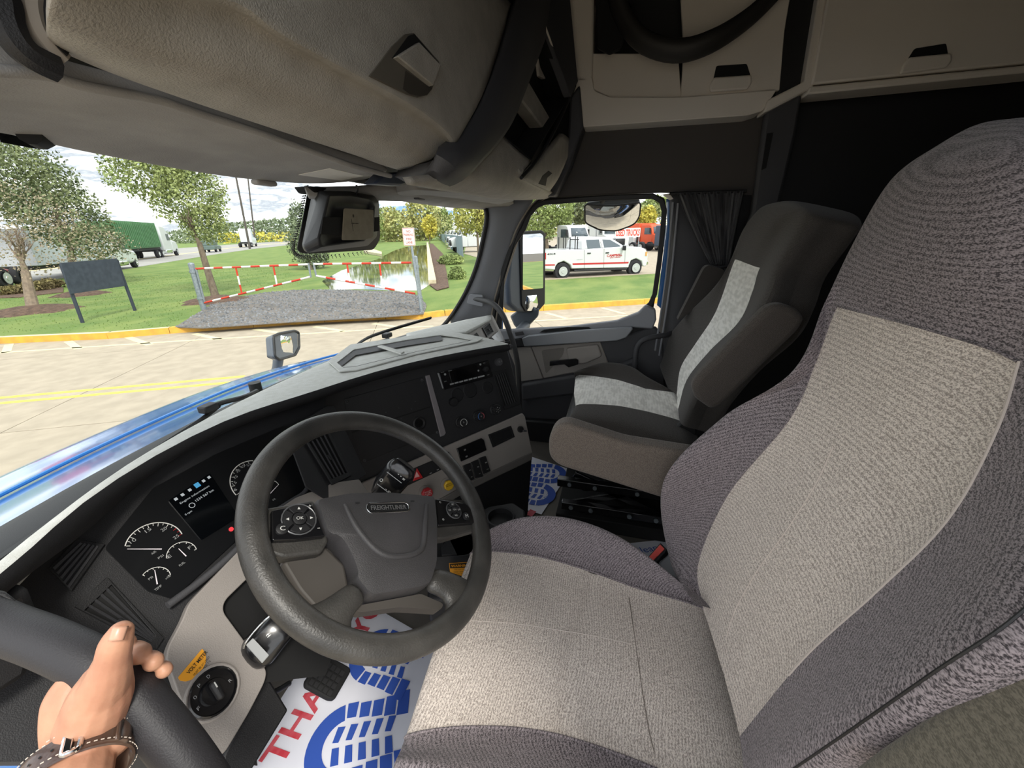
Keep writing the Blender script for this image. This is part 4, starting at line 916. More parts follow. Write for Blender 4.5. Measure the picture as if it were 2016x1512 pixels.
# open cubby: five walls behind the opening
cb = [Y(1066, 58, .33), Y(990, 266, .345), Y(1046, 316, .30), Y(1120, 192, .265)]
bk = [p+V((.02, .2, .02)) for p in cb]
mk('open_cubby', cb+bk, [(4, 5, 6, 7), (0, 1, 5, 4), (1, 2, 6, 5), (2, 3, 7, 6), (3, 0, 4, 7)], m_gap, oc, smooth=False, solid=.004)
prism('cubby_shelf', [Y(1020, 186, .345), Y(1037, 152, .345), Y(1088, 240, .30), Y(1078, 264, .305)], (0, 1, 0), .05, m_fasc, oc, bevel=.006)
prism('cubby_lit_patch', [Y(1058, 92, .36), Y(1070, 72, .36), Y(1106, 168, .31), Y(1062, 150, .36)], (0, 1, 0), .02, m_light, oc, bevel=.002)  # pale piece that paints in the light on the cubby's back interior
prism('side_slab', [Y(1070, 44, .33), Y(1088, -60, .32), X(1118, -60, .84), X(1124, 60, .84), X(1139, 160, .82), X(1124, 192, .78)], (0, 1, 0), .03, m_dk, oc, bevel=.004)
tube('slab_edge', [Y(1071, 46, .325), Y(1092, 105, .30), Y(1119, 190, .26)], .0035, m_light, oc, sm=3)
o = prism('side_column', [X(*p, .88) for p in [(1122, 190), (1141, 165), (1148, 250), (1120, 330), (1092, 386), (1070, 386), (1102, 330), (1118, 270)]], (1, 0, 0), .1, m_dk, oc, bevel=.01)
ld = grid('small_locker_door', dense([[Y(1028, 351, .300), Y(1055, 365, .300), Y(1082, 377, .31)], [Y(1052, 325, .29), Y(1076, 340, .28), Y(1099, 352, .28)], [Y(1078, 297, .28), Y(1100, 306, .27), Y(1116, 314, .265)], [Y(1108, 263, .265), Y(1118, 270, .262), Y(1127, 281, .262)]], 4, 4), m_fasc, oc, solid=.015)
tag(ld, 'small curved locker door with a hooked pull'); patch('pull_slot', ld, [(1060, 362), (1068, 346), (1080, 336), (1087, 341), (1077, 350), (1074, 366)], .0006, m_gap, ld)
tube('door_gap', [Y(1026, 350, .295), Y(1055, 318, .285), Y(1085, 270, .272), Y(1112, 215, .255), Y(1134, 165, .245)], .005, m_gap, oc, sm=4)
# far left door header seals
hs = thing('trim_4', None, None, (-.97, .3, 1.25)); st(hs)
for L_, r_, m_ in (([(-20, -40), (5, 0), (12, 40), (30, 80), (60, 110), (110, 135)], .010, m_dk2), ([(10, -40), (8, 0), (22, 50), (46, 90), (80, 118)], .006, m_trimb), ([(70, -40), (62, 10), (74, 60), (100, 98), (122, 120)], .008, m_trimb), ([(90, -30), (84, 30), (90, 80), (120, 112)], .008, m_gap)):
    tube('header_seal', [Y(*p, .44) for p in L_], r_, m_, hs, sm=5, seg=8)
# sun visors
v1 = thing('sun_visor', 'wide padded grey driver sun visor folded up against the header', 'visor', Y(400, 330, .6))
vt = [(-60, 128), (0, 130), (90, 140), (167, 163), (305, 189), (382, 215), (521, 260), (660, 311), (705, 326), (768, 343)]
vb = [(-60, 262), (0, 263), (70, 280), (140, 297), (240, 316), (350, 336), (455, 352), (560, 362), (650, 364), (740, 352)]
def vis(k, y): return [Y(a[0]*(1-k)+b[0]*k, a[1]*(1-k)+b[1]*k, y) for a, b in zip(vt, vb)]
r0 = vis(0, .47); r1 = vis(.06, .475); r2 = vis(.35, .56); r3 = vis(.7, .65); r4 = vis(.96, .71); r5 = vis(1, .72)
vb_ = grid('padded_board', [r0, r1, [p-UP*.006 for p in r2], [p+UP*.004 for p in r3], r4, r5], m_head, v1, sub=2, solid=.018, soff=-1)
tube('edge_piping', [p-UP*.003 for p in r0], .0045, m_head, v1, sm=3)
#VF = pfr(650, 345, 700, 349, Y(650, 345, .63), (Y(650, 345, .63)-Y(600, 350, .67)).cross(Y(650, 345, .63)-Y(640, 320, .56)))
sk = patch('warning_sticker', vb_, [(588, 344), (650, 331), (716, 346), (672, 355)], .0006, mat('sticker_white', '#dcd9d2', .6), v1, smooth=False)
for i in range(1, 7):
    t = i/7.2; A = (588+62*t, 344-13*t); B = (672+44*t, 355-9*t); A2 = (A[0]+(B[0]-A[0])*.08, A[1]+(B[1]-A[1])*.08); B2 = (A[0]+(B[0]-A[0])*(.9-.12*(i % 2)), A[1]+(B[1]-A[1])*(.9-.12*(i % 2)))
    P = [hit(vb_, *q, .0028) for q in (A2, B2)]
    if P[0] and P[1]: u = (P[1]-P[0]).cross(UP).normalized()*.0012; mk('print_line', [P[0]-u, P[1]-u, P[1]+u, P[0]+u], [(0, 1, 2, 3)], mat('print_grey', '#77746f', .6), sk, smooth=False)
for p in ((520, 358),):
    q = Y(*p, .72); box('visor_clip', q-UP*.002, (.05, .02, .01), m_head, v1, bevel=.004)
o = tube('pivot_arm', [Y(55, 262, .70), Y(75, 270, .72), Y(100, 278, .735)], [.012, .014, .006], m_gap, v1, seg=10)
v2 = thing('sun_visor', 'smaller grey passenger sun visor below the map light', 'visor', Z(900, 392, 1.262))
prism('padded_board', rnd([Z(*p, 1.262) for p in [(780, 379), (815, 374), (887, 378), (946, 375), (1009, 391), (1012, 396), (958, 408), (922, 406), (815, 391), (784, 383)]], .02), UP, .018, m_head, v2, bevel=.006, seg=3)
for p in ((826, 391), (872, 399)):
    q = Z(*p, 1.258); box('visor_clip', q, (.05, .018, .008), m_dk, v2, bevel=.003)
ml = thing('map_light', 'rectangular map light with a bright lens in the header', 'light', Z(885, 368, 1.30))
prism('light_housing', [Z(*p, 1.290) for p in [(815, 366), (892, 355), (962, 372), (880, 379)]], UP, .02, mat('lamp_frame', '#6f6a60', .5), ml, bevel=.003)
prism('light_lens', [Z(*p, 1.287) for p in [(824, 367), (900, 358), (905, 363), (840, 371)]], UP, .004, mat('lamp_lens', '#e8e2c8', .3), ml, bevel=.001)
prism('light_lens', [Z(*p, 1.287) for p in [(880, 377), (945, 369), (958, 372), (890, 378)]], UP, .004, mat('lamp_lens', '#e8e2c8', .3), ml, bevel=.001)
prism('light_switch', [Z(*p, 1.286) for p in [(862, 373), (905, 367), (925, 370), (880, 376)]], UP, .004, m_dk2, ml, bevel=.001)
ht = prism('trim_5', [Y(*p, .50) for p in [(737, 362), (758, 341), (788, 338), (806, 360), (790, 366)]], (0, 1, 0), .03, mat('blue_grey_trim', '#3c465a', .5), bevel=.004); st(ht)
ht = grid('trim_6', [[Y(600, 368, .76), Y(700, 366, .74), Y(760, 360, .68), Y(840, 372, .62), Z(1010, 391, 1.285)], [Y(600, 376, .78), Y(700, 380, .77), Y(790, 384, .74), Y(880, 398, .70), Z(985, 407, 1.275)]], m_head, solid=.02); st(ht)

# camera housing on the windscreen
ch = thing('camera_housing', 'black windscreen camera housing with a blank beige label', 'camera', Y(670, 496, .72))
m_chb = mat('housing_black', '#2b2b2c', .5, bump=.3, bs=600)
back = rnd([Y(*p, .82) for p in [(612, 372), (735, 385), (742, 484), (598, 498)]], .02)
fo = rnd([Y(*p, .74) for p in [(628, 372), (742, 384), (748, 398), (742, 478), (722, 489), (606, 499), (596, 488)]], .006)
of = [(616, 380), (735, 386), (746, 400), (741, 470), (724, 486), (600, 497), (596, 488)]
A_r = [Y(*p, .82) for p in [(615, 372), (690, 376), (735, 384), (742, 398), (738, 468), (722, 484), (600, 496), (594, 484)]]
B_r = [Y(*p, .73) for p in [(630, 376), (690, 377), (738, 386), (747, 402), (742, 466), (724, 484), (604, 498), (597, 486)]]
C_r = [Y(*p, .69) for p in [(648, 384), (690, 384), (730, 392), (738, 408), (734, 460), (716, 474), (632, 486), (628, 470)]]
D_r = [Y(*p, .705) for p in [(664, 402), (690, 402), (722, 406), (728, 412), (724, 456), (712, 466), (655, 473), (650, 462)]]
n = 8; vs = A_r+B_r+C_r+D_r; fs = [(j*n+i, j*n+(i+1) % n, (j+1)*n+(i+1) % n, (j+1)*n+i) for j in range(3) for i in range(n)]+[tuple(range(n))[::-1], tuple(range(3*n, 4*n))]
mk('housing_shell', vs, fs, m_chb, ch, bevel=.006, seg=3)
prism('dark_window', rnd([Y(*p, .688) for p in [(634, 428), (670, 428), (670, 462), (630, 461)]], .002), (0, -1, 0), .003, m_gap, ch)
lb = prism('blank_label', rnd([Y(*p, .684) for p in [(676, 410), (734, 413), (733, 468), (718, 472), (672, 473)]], .006), (0, -1, 0), .003, mat('label_beige', '#8f8674', .6, col2='#857c6b', ns=60), ch, bevel=.001)
LF = pfr(700, 440, 720, 440.6, Y(700, 440, .680), (0, 1, 0))
lt = prism('ring_mark', LF.P([(.003*math.cos(a)-.006, .004*math.sin(a)+.018) for a in [i*.45 for i in range(12)]], .001), LF.n, .0005, mat('print_dark', '#3c362c', .7), lb, smooth=False)
for i in range(5): LF.box('fine_print', -.016+i*.006, 0, .001, .004, .0022, .0004, MATS['print_dark'], lb)
LF.box('fine_print', -.016, -.004, .001, .0012, .03, .0004, MATS['print_dark'], lb)
prism('side_slot', [Y(*p, .683) for p in [(737, 428), (746, 427), (744, 455), (736, 456)]], (0, -1, 0), .003, m_gap, ch)
tube('camera_cable', [Y(702, 366, .6), Y(705, 374, .66), Y(700, 384, .72)], .0025, m_gap, ch, sm=3)
prism('top_bracket', [Y(*p, .75) for p in [(610, 366), (740, 378), (735, 390), (620, 380)]], (0, 1, 0), .05, m_gap, ch, bevel=.004)

# ================================================================ OUTSIDE MIRRORS, WIPERS, HOOD
m_mir = mat('mirror_glass', '#f2f5f6', .01, 1); m_shell = mat('mirror_shell', '#5b6168', .5, bump=.4, bs=500)
mx = 1.34
dm = thing('door_mirror', 'tall two pane truck mirror outside the passenger window', 'mirror', X(1030, 615, mx))
mo = [(1001, 478), (1028, 458), (1066, 455), (1073, 463), (1073, 590), (1066, 606), (1045, 616), (1020, 614), (1004, 600), (998, 560)]
pv = V((-1, .12, 0)).normalized()
def MX(pts, x): return [X(*p, x) for p in pts]
MFs = pfr(1048, 514, 1068, 514, X(1048, 514, mx), (-.5, -.86, .02))
prism('mirror_shell', rnd(MFs.L([(1006, 472), (1020, 460), (1064, 455), (1073, 463), (1073, 592), (1066, 607), (1046, 616), (1018, 614), (1002, 600), (999, 560)], -.004), .02), -MFs.n, .10, m_shell, dm, bevel=.022, seg=4)
MF = pfr(1048, 514, 1068, 514, X(1048, 514, mx), (-.5, -.86, .02))
def mglass(nm, pts, c, rr):
    q = rnd([V((*MF.loc(*p), 0)) for p in pts], rr); return prism(nm, MF.P(q, c), MF.n, .002, m_mir, dm, smooth=False)
fo = rnd([V((*MF.loc(*p), 0)) for p in [(1022, 456), (1066, 453), (1073, 460), (1072, 598), (1060, 612), (1034, 614), (1026, 600)]], .012); prism('mirror_frame', MF.P(fo, -.02), MF.n, .025, m_rub, dm, bevel=.004)
mglass('flat_pane', [(1027, 462), (1062, 459.5), (1067, 464), (1067, 567), (1027, 570.5)], .008, .008)
vs = []; fs = []; q = rnd([V((*MF.loc(*p), 0)) for p in [(1031, 576), (1062, 571), (1061, 600), (1052, 611), (1036, 613), (1031, 600)]], .006); cc2 = sum(q, V())/len(q); R2 = .16
for k in range(7):
    s_ = k/6
    for p in q:
        u = cc2+(p-cc2)*s_; dd = (u-cc2).length; vs.append(MF.p(u.x, u.y, .016-dd*dd/(2*R2)))
n = len(q); fs = [(j*n+i, j*n+(i+1) % n, (j+1)*n+(i+1) % n, (j+1)*n+i) for j in range(6) for i in range(n)]
mk('convex_pane', vs, fs, m_mir, dm)
mk('mirror_arm', MX([(1004, 622), (1018, 612), (1040, 614), (1062, 606), (1060, 622), (1036, 645), (1022, 650), (1012, 640)], 1.33)+MX([(1004, 622), (1018, 612), (1040, 614), (1062, 606), (1060, 622), (1036, 648), (1022, 652), (1012, 640)], 1.4), [tuple(range(8)), tuple(range(8, 16))[::-1]]+[(i, (i+1) % 8, 8+(i+1) % 8, 8+i) for i in range(8)], m_shell, dm, bevel=.01)
tube('arm_stay', [X(1035, 640, 1.34), X(1020, 655, 1.2), X(1000, 665, 1.08)], .03, m_shell, dm)
# round look-down mirror above the window
lm = thing('look_down_mirror', 'wide convex mirror hanging over the top of the passenger window', 'mirror', X(1205, 450, 1.22))
KF = pfr(1205, 425, 1240, 424, X(1205, 425, 1.2), (-.62, -.2, -.75))
q = rnd([V((*KF.loc(*p), 0)) for p in [(1152, 409), (1200, 402), (1262, 400), (1259, 425), (1250, 441), (1215, 451), (1180, 449), (1152, 440)]], .02); cc2 = sum(q, V())/len(q); vs = []
for k in range(9):
    for p in q: u = cc2+(p-cc2)*k/8; dd = (u-cc2); vs.append(KF.p(u.x, u.y, .03-(dd.x**2/(2*.30)+dd.y**2/(2*.22))))
n = len(q); fs = [(j*n+i, j*n+(i+1) % n, (j+1)*n+(i+1) % n, (j+1)*n+i) for j in range(8) for i in range(n)]
mk('convex_pane', vs, fs, m_mir, lm)
tube('mirror_rim', [KF.p(p.x, p.y, .03-((p-cc2).x**2/(2*.30)+(p-cc2).y**2/(2*.22))) for p in q], .004, m_rub, lm, closed=True, seg=8)
prism('mirror_back', [KF.p(cc2.x+(p.x-cc2.x)*1.02, cc2.y+(p.y-cc2.y)*1.02+.006, -.02) for p in q], -KF.n, .05, m_shell, lm, taper=.3, bevel=.01)
tube('hanger', [X(1190, 404, 1.22), X(1185, 396, 1.14), X(1195, 385, 1.08)], .012, m_rub, lm); 
prism('hanger_bracket', MX([(1172, 396), (1228, 393), (1236, 402), (1180, 407)], 1.21), (1, 0, 0), .04, m_blk, lm, bevel=.006)
# hood
hd = thing('hood', 'glossy blue truck bonnet beyond the windscreen', 'hood', (0, 1.8, .2))
rows = []
front = [(-260, 1060), (-120, 985), (0, 927), (120, 880), (270, 829), (380, 781), (460, 748), (560, 716), (660, 694), (760, 672), (870, 650)]
F3 = [V(Z(*p, .50)) for p in front]
F3 = [V((-.98, 1.45, .50)), V((-.78, 1.57, .505)), V((-.53, 1.625, .51)), V((-.30, 1.655, .515)), V((-.02, 1.675, .518)), V((.2, 1.675, .518)), V((.42, 1.65, .515)), V((.62, 1.60, .51)), V((.80, 1.52, .505)), V((.92, 1.40, .50)), V((1.0, 1.25, .48))]
for k, (dy, dz, s_) in enumerate(((0, 0, 1), (.13, -.012, .995), (.22, -.05, .985), (.5, -.35, .96), (.5, -1.2, .95))):
    rows.append([V((p.x*s_, p.y+dy, p.z+dz)) for p in F3])
back = [[V((-1.04+.208*i, (1.13-.20*abs((-1.04+.208*i)/1.04)**2.2), .635-.015*abs(-1+.2*i))) for i in range(11)]]
mid_ = [[(a*.5+b*.5)+UP*.012 for a, b in zip(back[0], F3)]]; m2 = [[(a*.8+b*.2)+UP*.012 for a, b in zip(back[0], F3)]]
grid('hood_skin', back+m2+mid_+rows, m_blue, hd, sub=2, solid=.01)
tube('hood_ridge', [a*.25+b*.75+UP*.014 for a, b in zip(back[0], F3)], .006, m_blue, hd, sm=3, seg=8)
ck = thing('cowl', 'black cowl grille at the foot of the windscreen', 'cowl', (0, 1.1, .6))
grid('cowl_panel', [[V((p.x, p.y-.06, .655)) for p in back[0]], [V((p.x, p.y+.0, .66)) for p in back[0]], [V((p.x*1.0, p.y+.07, .652)) for p in back[0]]], m_dk2, ck, solid=.01, sub=1)
# hood mirror
hm = thing('hood_mirror', 'small rectangular mirror on a stalk at the right side of the hood', 'mirror', Y(560, 712, 2.2))
HM = pfr(564, 680, 584, 677, Y(564, 680, 2.2), (.35, -.9, .05))
q = rnd([V((*HM.loc(*p), 0)) for p in [(538, 662), (548, 657), (580, 651), (588, 655), (589, 684), (581, 699), (550, 708), (541, 702)]], .014)
cc2 = sum(q, V())/len(q); vs = []
for k in range(6):
    for p in q: u = cc2+(p-cc2)*k/5; vs.append(HM.p(u.x, u.y, .012-(u-cc2).length_squared/(2*.35)))
n = len(q); mk('convex_pane', vs, [(j*n+i, j*n+(i+1) % n, (j+1)*n+(i+1) % n, (j+1)*n+i) for j in range(5) for i in range(n)], m_mir, hm)
tube('mirror_rim', HM.P([(p.x, p.y) for p in q], .0), .009, m_rub, hm, closed=True, seg=8)
prism('mirror_shell', [HM.p(cc2.x+(p.x-cc2.x)*1.03-.02, cc2.y+(p.y-cc2.y)*1.03, 0) for p in q], -HM.n, .05, m_shell, hm, taper=.12, bevel=.012)
tube('mirror_stalk', [HM.p(-.03, -.06, -.05), HM.p(-.06, -.14, -.06), HM.p(-.10, -.26, -.1)], [.035, .03, .035], m_shell, hm, sm=4)
# wipers
def wiper(label, arm, blade, z, jn):
    t = thing('wiper', label, 'wiper', Z(*arm[0], z)); tube('wiper_arm', [Z(*p, z+dz) for p, dz in zip(arm, (0, .02, .02, .015))], .007, m_rub, t, sm=4, seg=8)
    tube('wiper_blade', [Z(*p, z) for p in blade], .006, m_blk, t, sm=4, seg=6, flat=(1, 1.8)); box('blade_joint', Z(*jn, z+.02), (.04, .03, .02), m_rub, t, bevel=.004)
    cyl('arm_pivot', Z(*arm[0], z-.02), UP, .018, .03, m_rub, t)
wiper('near wiper lying along the windscreen base beside the blue hood', [(505, 770), (480, 782), (440, 792), (409, 803)], [(430, 800), (380, 838), (300, 890), (205, 952)], .70, (410, 803))
wiper('far wiper reaching towards the right windscreen pillar', [(655, 735), (690, 708), (730, 680), (765, 668)], [(668, 716), (712, 672), (760, 652), (848, 626)], .72, (762, 660))
# ================================================================ DASHBOARD
db = thing('dashboard', 'curved wraparound dashboard with a light grey top pad and dark fascia', 'dashboard', (-.1, .7, .3))
m_pad = mat('dash_pad', '#c6c7c3', .8, col2='#bcbdb7', ns=60, bump=.7, bs=500)
m_face = mat('fascia_black', '#232325', .6, bump=.5, bs=700)
m_trim = mat('taupe_trim', '#8f8984', .6, bump=.5, bs=600)
m_glossk = mat('gloss_black', '#141416', .25, coat=.5); m_print = mat('print_white', '#d8d8d4', .5); m_dim = mat('print_dim', '#9a9c9c', .5)
outer = [(-120, 1215), (0, 1099), (111, 1014), (200, 947), (296, 884), (407, 821), (500, 773), (620, 718), (715, 680), (812, 653), (872, 650), (914, 655), (962, 667)]
brow = [(-120, 1240), (0, 1127), (52, 1090), (148, 996), (296, 899), (444, 825), (540, 794), (620, 770), (732, 732), (865, 700), (944, 687), (985, 679), (1004, 678)]
zo = [.80, .80, .80, .80, .80, .79, .785, .775, .765, .755, .752, .75, .745]
zb = [.80, .80, .80, .80, .80, .80, .795, .785, .775, .765, .76, .755, .75]
O_ = [Z(*p, z) for p, z in zip(outer, zo)]; B_ = [Z(*p, z) for p, z in zip(brow, zb)]
dirs = [((o-b).normalized() if (o-b).length > 1e-4 else V((0, 1, 0))) for o, b in zip(O_, B_)]
dirs = [V((d.x, d.y, 0)).normalized() for d in dirs]
far_ = [o+d*.16-UP*.14 for o, d in zip(O_, dirs)]
grid('top_pad', [far_, O_, [o*.92+b*.08+UP*.001 for o, b in zip(O_, B_)], [o*.5+b*.5+UP*.002 for o, b in zip(O_, B_)], [o*.12+b*.88+UP*.001 for o, b in zip(O_, B_)], B_], m_pad, db, sub=1)
lip1 = [b-d*.006-UP*.008 for b, d in zip(B_, dirs)]; lip2 = [b-d*.003-UP*.026 for b, d in zip(B_, dirs)]; lip3 = [b+d*.07-UP*.05 for b, d in zip(B_, dirs)]
grid('brow_lip', [B_, lip1, lip2, lip3], m_face, db, sub=1)
tube('pad_end_cap', [Z(1004, 678, .75), Z(1006, 682, .742), Z(1006, 688, .73)], [.004, .006, .003], m_face, db)
CP, CN = V((-.5, .78, .74)), V((0, -.8, .6)); SP, SNn = V((.438, .42, .71)), V((-.60, -.74, .30)).normalized()
CF = Fr(CP, (1, 0, 0), CN); SF = Fr(SP, (.777, -.63, 0), SNn)
def cpz(pts, c=0): return CF.L(pts, c)
def spz(pts, c=0): return SF.L(pts, c)
prism('fascia', cpz([(-160, 1320), (0, 1150), (148, 1015), (296, 915), (444, 842), (590, 790), (640, 780), (650, 900), (600, 1000), (540, 1100), (470, 1180), (350, 1310), (330, 1390), (250, 1500), (-160, 1500)]), -CF.n, .05, m_face, db, smooth=False)
prism('fascia', spz([(560, 815), (732, 740), (865, 708), (1000, 690), (1012, 735), (1030, 812), (1034, 840), (700, 1000), (540, 1050)]), -SF.n, .05, m_face, db, bevel=.004)
# centre blank panel, strip, screws, round port
cpn = prism('blank_panel', rnd(spz([(676, 786), (832, 742), (864, 850), (712, 912), (690, 850)]), .004), SF.n, .003, m_dk2, db, bevel=.001)
prism('panel_line', spz([(692, 850), (846, 800), (847, 802), (693, 853)], .0035), SF.n, .0008, m_gap, cpn)
for p in ((683, 791), (831, 748), (861, 851), (718, 906)):
    q = spz([p], .003)[0]; lathe('screw', q, SF.n, [(.0055, 0), (.0055, .0015), (.003, .003), (.0012, .0012)], m_dk, db, seg=12)
prism('silver_strip', rnd(spz([(836, 740), (845, 737), (877, 852), (874, 857), (866, 860)]), .003), SF.n, .006, mat('strip_grey', '#8b8689', .5, .3), db, bevel=.002)
q = spz([(825, 833)])[0]; lathe('round_port', q, SF.n, [(.024, 0), (.024, .006), (.019, .008), (.0145, .004), (.014, -.006)], m_dk2, db); lathe('port_hole', q, SF.n, [(.0135, .0035), (.0, .0035)], m_gap, db)
for p in ((785, 803), (810, 805), (790, 824), (760, 812), (818, 790)): lathe('blank_dot', spz([p], .003)[0], SF.n, [(.0022, 0), (.001, .001)], m_dk, db, seg=8)
# radio
rd_ = prism('radio', rnd(spz([(862, 734), (960, 709), (968, 742), (872, 768)]), .003), SF.n, .008, m_glossk, db, bevel=.002)
prism('radio_display', spz([(884, 732), (938, 717), (944, 738), (889, 753)], .008), SF.n, .001, mat('display_black', '#08080a', .1, coat=1), rd_, smooth=False)
prism('edge_strip', spz([(861, 735), (863, 734), (873, 764), (871, 765)], .008), SF.n, .001, m_dim, rd_, smooth=False)
for i in range(7):
    x0 = 885.5+i*9.2; w_ = 12 if i == 6 else 7.5; y0 = 755.5-i*2.35; w_ = 12.5 if i == 6 else 7.4
    prism('radio_button', spz([(x0, y0), (x0+w_, y0-w_*.26), (x0+w_+.6, y0+2.6-w_*.26), (x0+.6, y0+2.8)], .008), SF.n, .0015, m_dim, rd_, smooth=False)
for p, r_ in (((876, 737), .0042), ((945.5, 717.5), .0038), ((941.5, 729.6), .0036)): lathe('radio_button', spz([p], .008)[0], SF.n, [(r_, 0), (r_, .002)], m_dim, rd_, seg=14)
lathe('tuning_knob', spz([(955, 727)], .006)[0], SF.n, [(.011, 0), (.010, .012), (.008, .013)], m_dk2, rd_, seg=20)
for s_, p, w_ in (('POWER', (869.5, 733), .012), ('MEDIA', (884, 730), .014), ('SEEK', (875, 751), .010), ('MENU', (959, 738), .010), ('BACK', (951, 715), .010)):
    a, b = SF.loc(*p); text('lettering', s_, SF, a, b, w_, .003, m_dim, rd_, c=.0085)
# round dark blanks
def knob_s(px, py, r, h, m=m_dk2): 
    q = spz([(px, py)])[0]; return lathe('round_blank', q, SF.n, [(r, 0), (r, h), (r*.93, h+.001), (r*.9, h-.001), (0, h-.001)], m, db, seg=32)
knob_s(926, 768, .030, .0015); knob_s(960, 763, .024, .0015); knob_s(900, 778, .026, .0015)
lathe('socket_cap', spz([(891, 791)], 0)[0], SF.n, [(.0165, 0), (.0165, .012), (.014, .016), (0, .0165)], m_dk2, db); lathe('socket_cap', spz([(980, 713)], 0)[0], SF.n, [(.0155, 0), (.0155, .012), (.0135, .015), (0, .0155)], m_dk, db)
a, b = SF.loc(981, 712); text('lettering', '12 V', SF, a, b, .016, .006, m_dim, db, c=.016)
# climate knobs
for i, (px, py) in enumerate(((907, 831), (941, 819), (974, 806))):
    q = spz([(px, py)])[0]; k = lathe('climate_knob', q, SF.n, [(.0225, 0), (.0225, .004), (.0195, .006), (.019, .022), (.0165, .025), (.004, .0245), (0, .0245)], m_dk2, db, seg=32)
    KF2 = Fr(q+SF.n*.0255, SF.x, SF.n)
    for j in range(18):
        a = j*math.pi/9; box('grip_rib', q+SF.n*.015+(SF.x*math.cos(a)+SF.y*math.sin(a))*.0192, (.0022, .0016, .013), m_dk, k, M=(Matrix((SF.x*math.cos(a)+SF.y*math.sin(a), -SF.x*math.sin(a)+SF.y*math.cos(a), SF.n)).transposed()))
    P4 = (KF2.o, KF2.x, KF2.y, KF2.n)
    if i == 0: arcband('ring_mark', *P4, .0125, .0142, R_(-60), R_(240), m_print, k); text('lettering', 'S', KF2, 0, .001, .004, .006, m_print, k)
    if i == 1:
        arcband('cold_mark', *P4, .012, .0138, R_(100), R_(235), mat('cool_blue', '#4f7fc0', .5), k); arcband('hot_mark', *P4, .012, .0138, R_(-50), R_(85), mat('warm_red', '#b8575c', .5), k)
        text('lettering', 'O', KF2, 0, 0, .004, .005, m_print, k)
    if i == 2:
        for j, s_ in enumerate(('i', '+', 'v', 'y', '*', 'u')):
            a = R_(90+j*60); text('lettering', s_, KF2, .0095*math.cos(a), .0095*math.sin(a), .0034, .0038, m_print, k)
        text('lettering', 'OFF', KF2, 0, 0, .006, .003, m_print, k)
# vents
def vent(label, fr, quad, n, m=m_dk2, depth=.03, parent=db, vert=True, gapm=m_gap):
    A, B, Cc, D = [V((*fr.loc(*p), 0)) for p in quad]        # tl, tr, br, bl
    inner = [A*.9+Cc*.1, B*.9+D*.1, Cc*.9+A*.1, D*.9+B*.1]
    pr_ = lambda L_, c: [fr.p(p.x, p.y, c) for p in L_]
    f2 = ringp('vent_frame', pr_([A, B, Cc, D], 0), pr_(inner, 0), fr.n, .005, m, parent, bevel=.0015)
    prism('vent_well', pr_(inner, .0005), fr.n, .001, gapm, f2, smooth=False)
    for i in range(n):
        t = (i+.8)/(n+.6); p0, p1 = inner[0].lerp(inner[1], t), inner[3].lerp(inner[2], t)
        u = (inner[1]-inner[0]).normalized()*.0014
        if not vert: p0, p1 = inner[0].lerp(inner[3], t), inner[1].lerp(inner[2], t); u = (inner[3]-inner[0]).normalized()*.0014
        mk('vent_slat', [fr.p((p0-u).x, (p0-u).y, .001), fr.p((p0+u).x, (p0+u).y, .001), fr.p((p1+u).x, (p1+u).y, .001), fr.p((p1-u).x, (p1-u).y, .001),
                         fr.p((p0-u).x, (p0-u).y, .006), fr.p((p0+u).x, (p0+u).y, .004), fr.p((p1+u).x, (p1+u).y, .004), fr.p((p1-u).x, (p1-u).y, .006)],
           [(0, 1, 2, 3), (4, 5, 6, 7), (0, 1, 5, 4), (1, 2, 6, 5), (2, 3, 7, 6), (3, 0, 4, 7)], m_dk, f2, smooth=False)
    c_ = (inner[0]+inner[2])/2; fr.box('vent_tab', c_.x, c_.y, .005, .006, .014, .004, m_dk2, f2, bevel=.001)
    return f2
vent('', SF, [(968, 733), (996, 725), (1022, 797), (992, 807)], 5)
MFv = Fr(onp(640, 900, CP, CN)+CF.n*.02, (1, .1, 0), (.12, -.85, .5))
vent('', MFv, [(596, 864), (642, 844), (690, 938), (652, 956)], 4)
vent('', CF, [(146, 1196), (208, 1138), (320, 1258), (306, 1280)], 4)
prism('upper_grille', cpz([(96, 1120), (150, 1062), (206, 1072), (140, 1165)], .002), CF.n, .003, m_dk2, db, bevel=.001)
for i in range(5):
    t = i/4; a, b = (104+t*28, 1118+t*36), (158+t*32, 1068+t*6); prism('grille_rib', cpz([a, b, (b[0]+3, b[1]+3), (a[0]+4, a[1]+4)], .005), CF.n, .002, m_dk, db, smooth=False)
MV = Fr(onp(640, 900, CP, CN)+CF.n*.015, (1, .1, 0), (.12, -.85, .5))
prism('vent_surround', MV.L([(560, 850), (640, 800), (655, 800), (720, 935), (640, 985), (600, 960)]), MV.n, .004, m_face, db, bevel=.002)
# lower taupe trim, right
prism('lower_trim', rnd(spz([(640, 985), (720, 945), (868, 881), (1026, 813), (1031, 820), (1045, 890), (930, 945), (860, 985), (760, 1030), (660, 1060)], .002), .006), SF.n, .012, m_trim, db, bevel=.004, seg=3)
prism('trim_lip', spz([(1045, 889), (1044, 905), (925, 962), (860, 1000), (860, 983), (930, 944)], .006), SF.n, .014, mat('lip_grey', '#67635f', .55), db, bevel=.004)
prism('knee_panel', spz([(1044, 904), (1036, 1010), (1010, 1080), (860, 1110), (840, 1000), (925, 960)], -.01), SF.n, .012, m_dk2, db, bevel=.004)
def sbox(nm, pts, h, m, base=.014, bev=.002, r=.0): return prism(nm, rnd(spz(pts, base), r) if r else spz(pts, base), SF.n, h, m, db, bevel=bev)
g1 = sbox('gear_selector', [(897.7, 882.7), (946.6, 862), (951, 866), (956.5, 886), (906, 908.5)], .008, m_glossk)
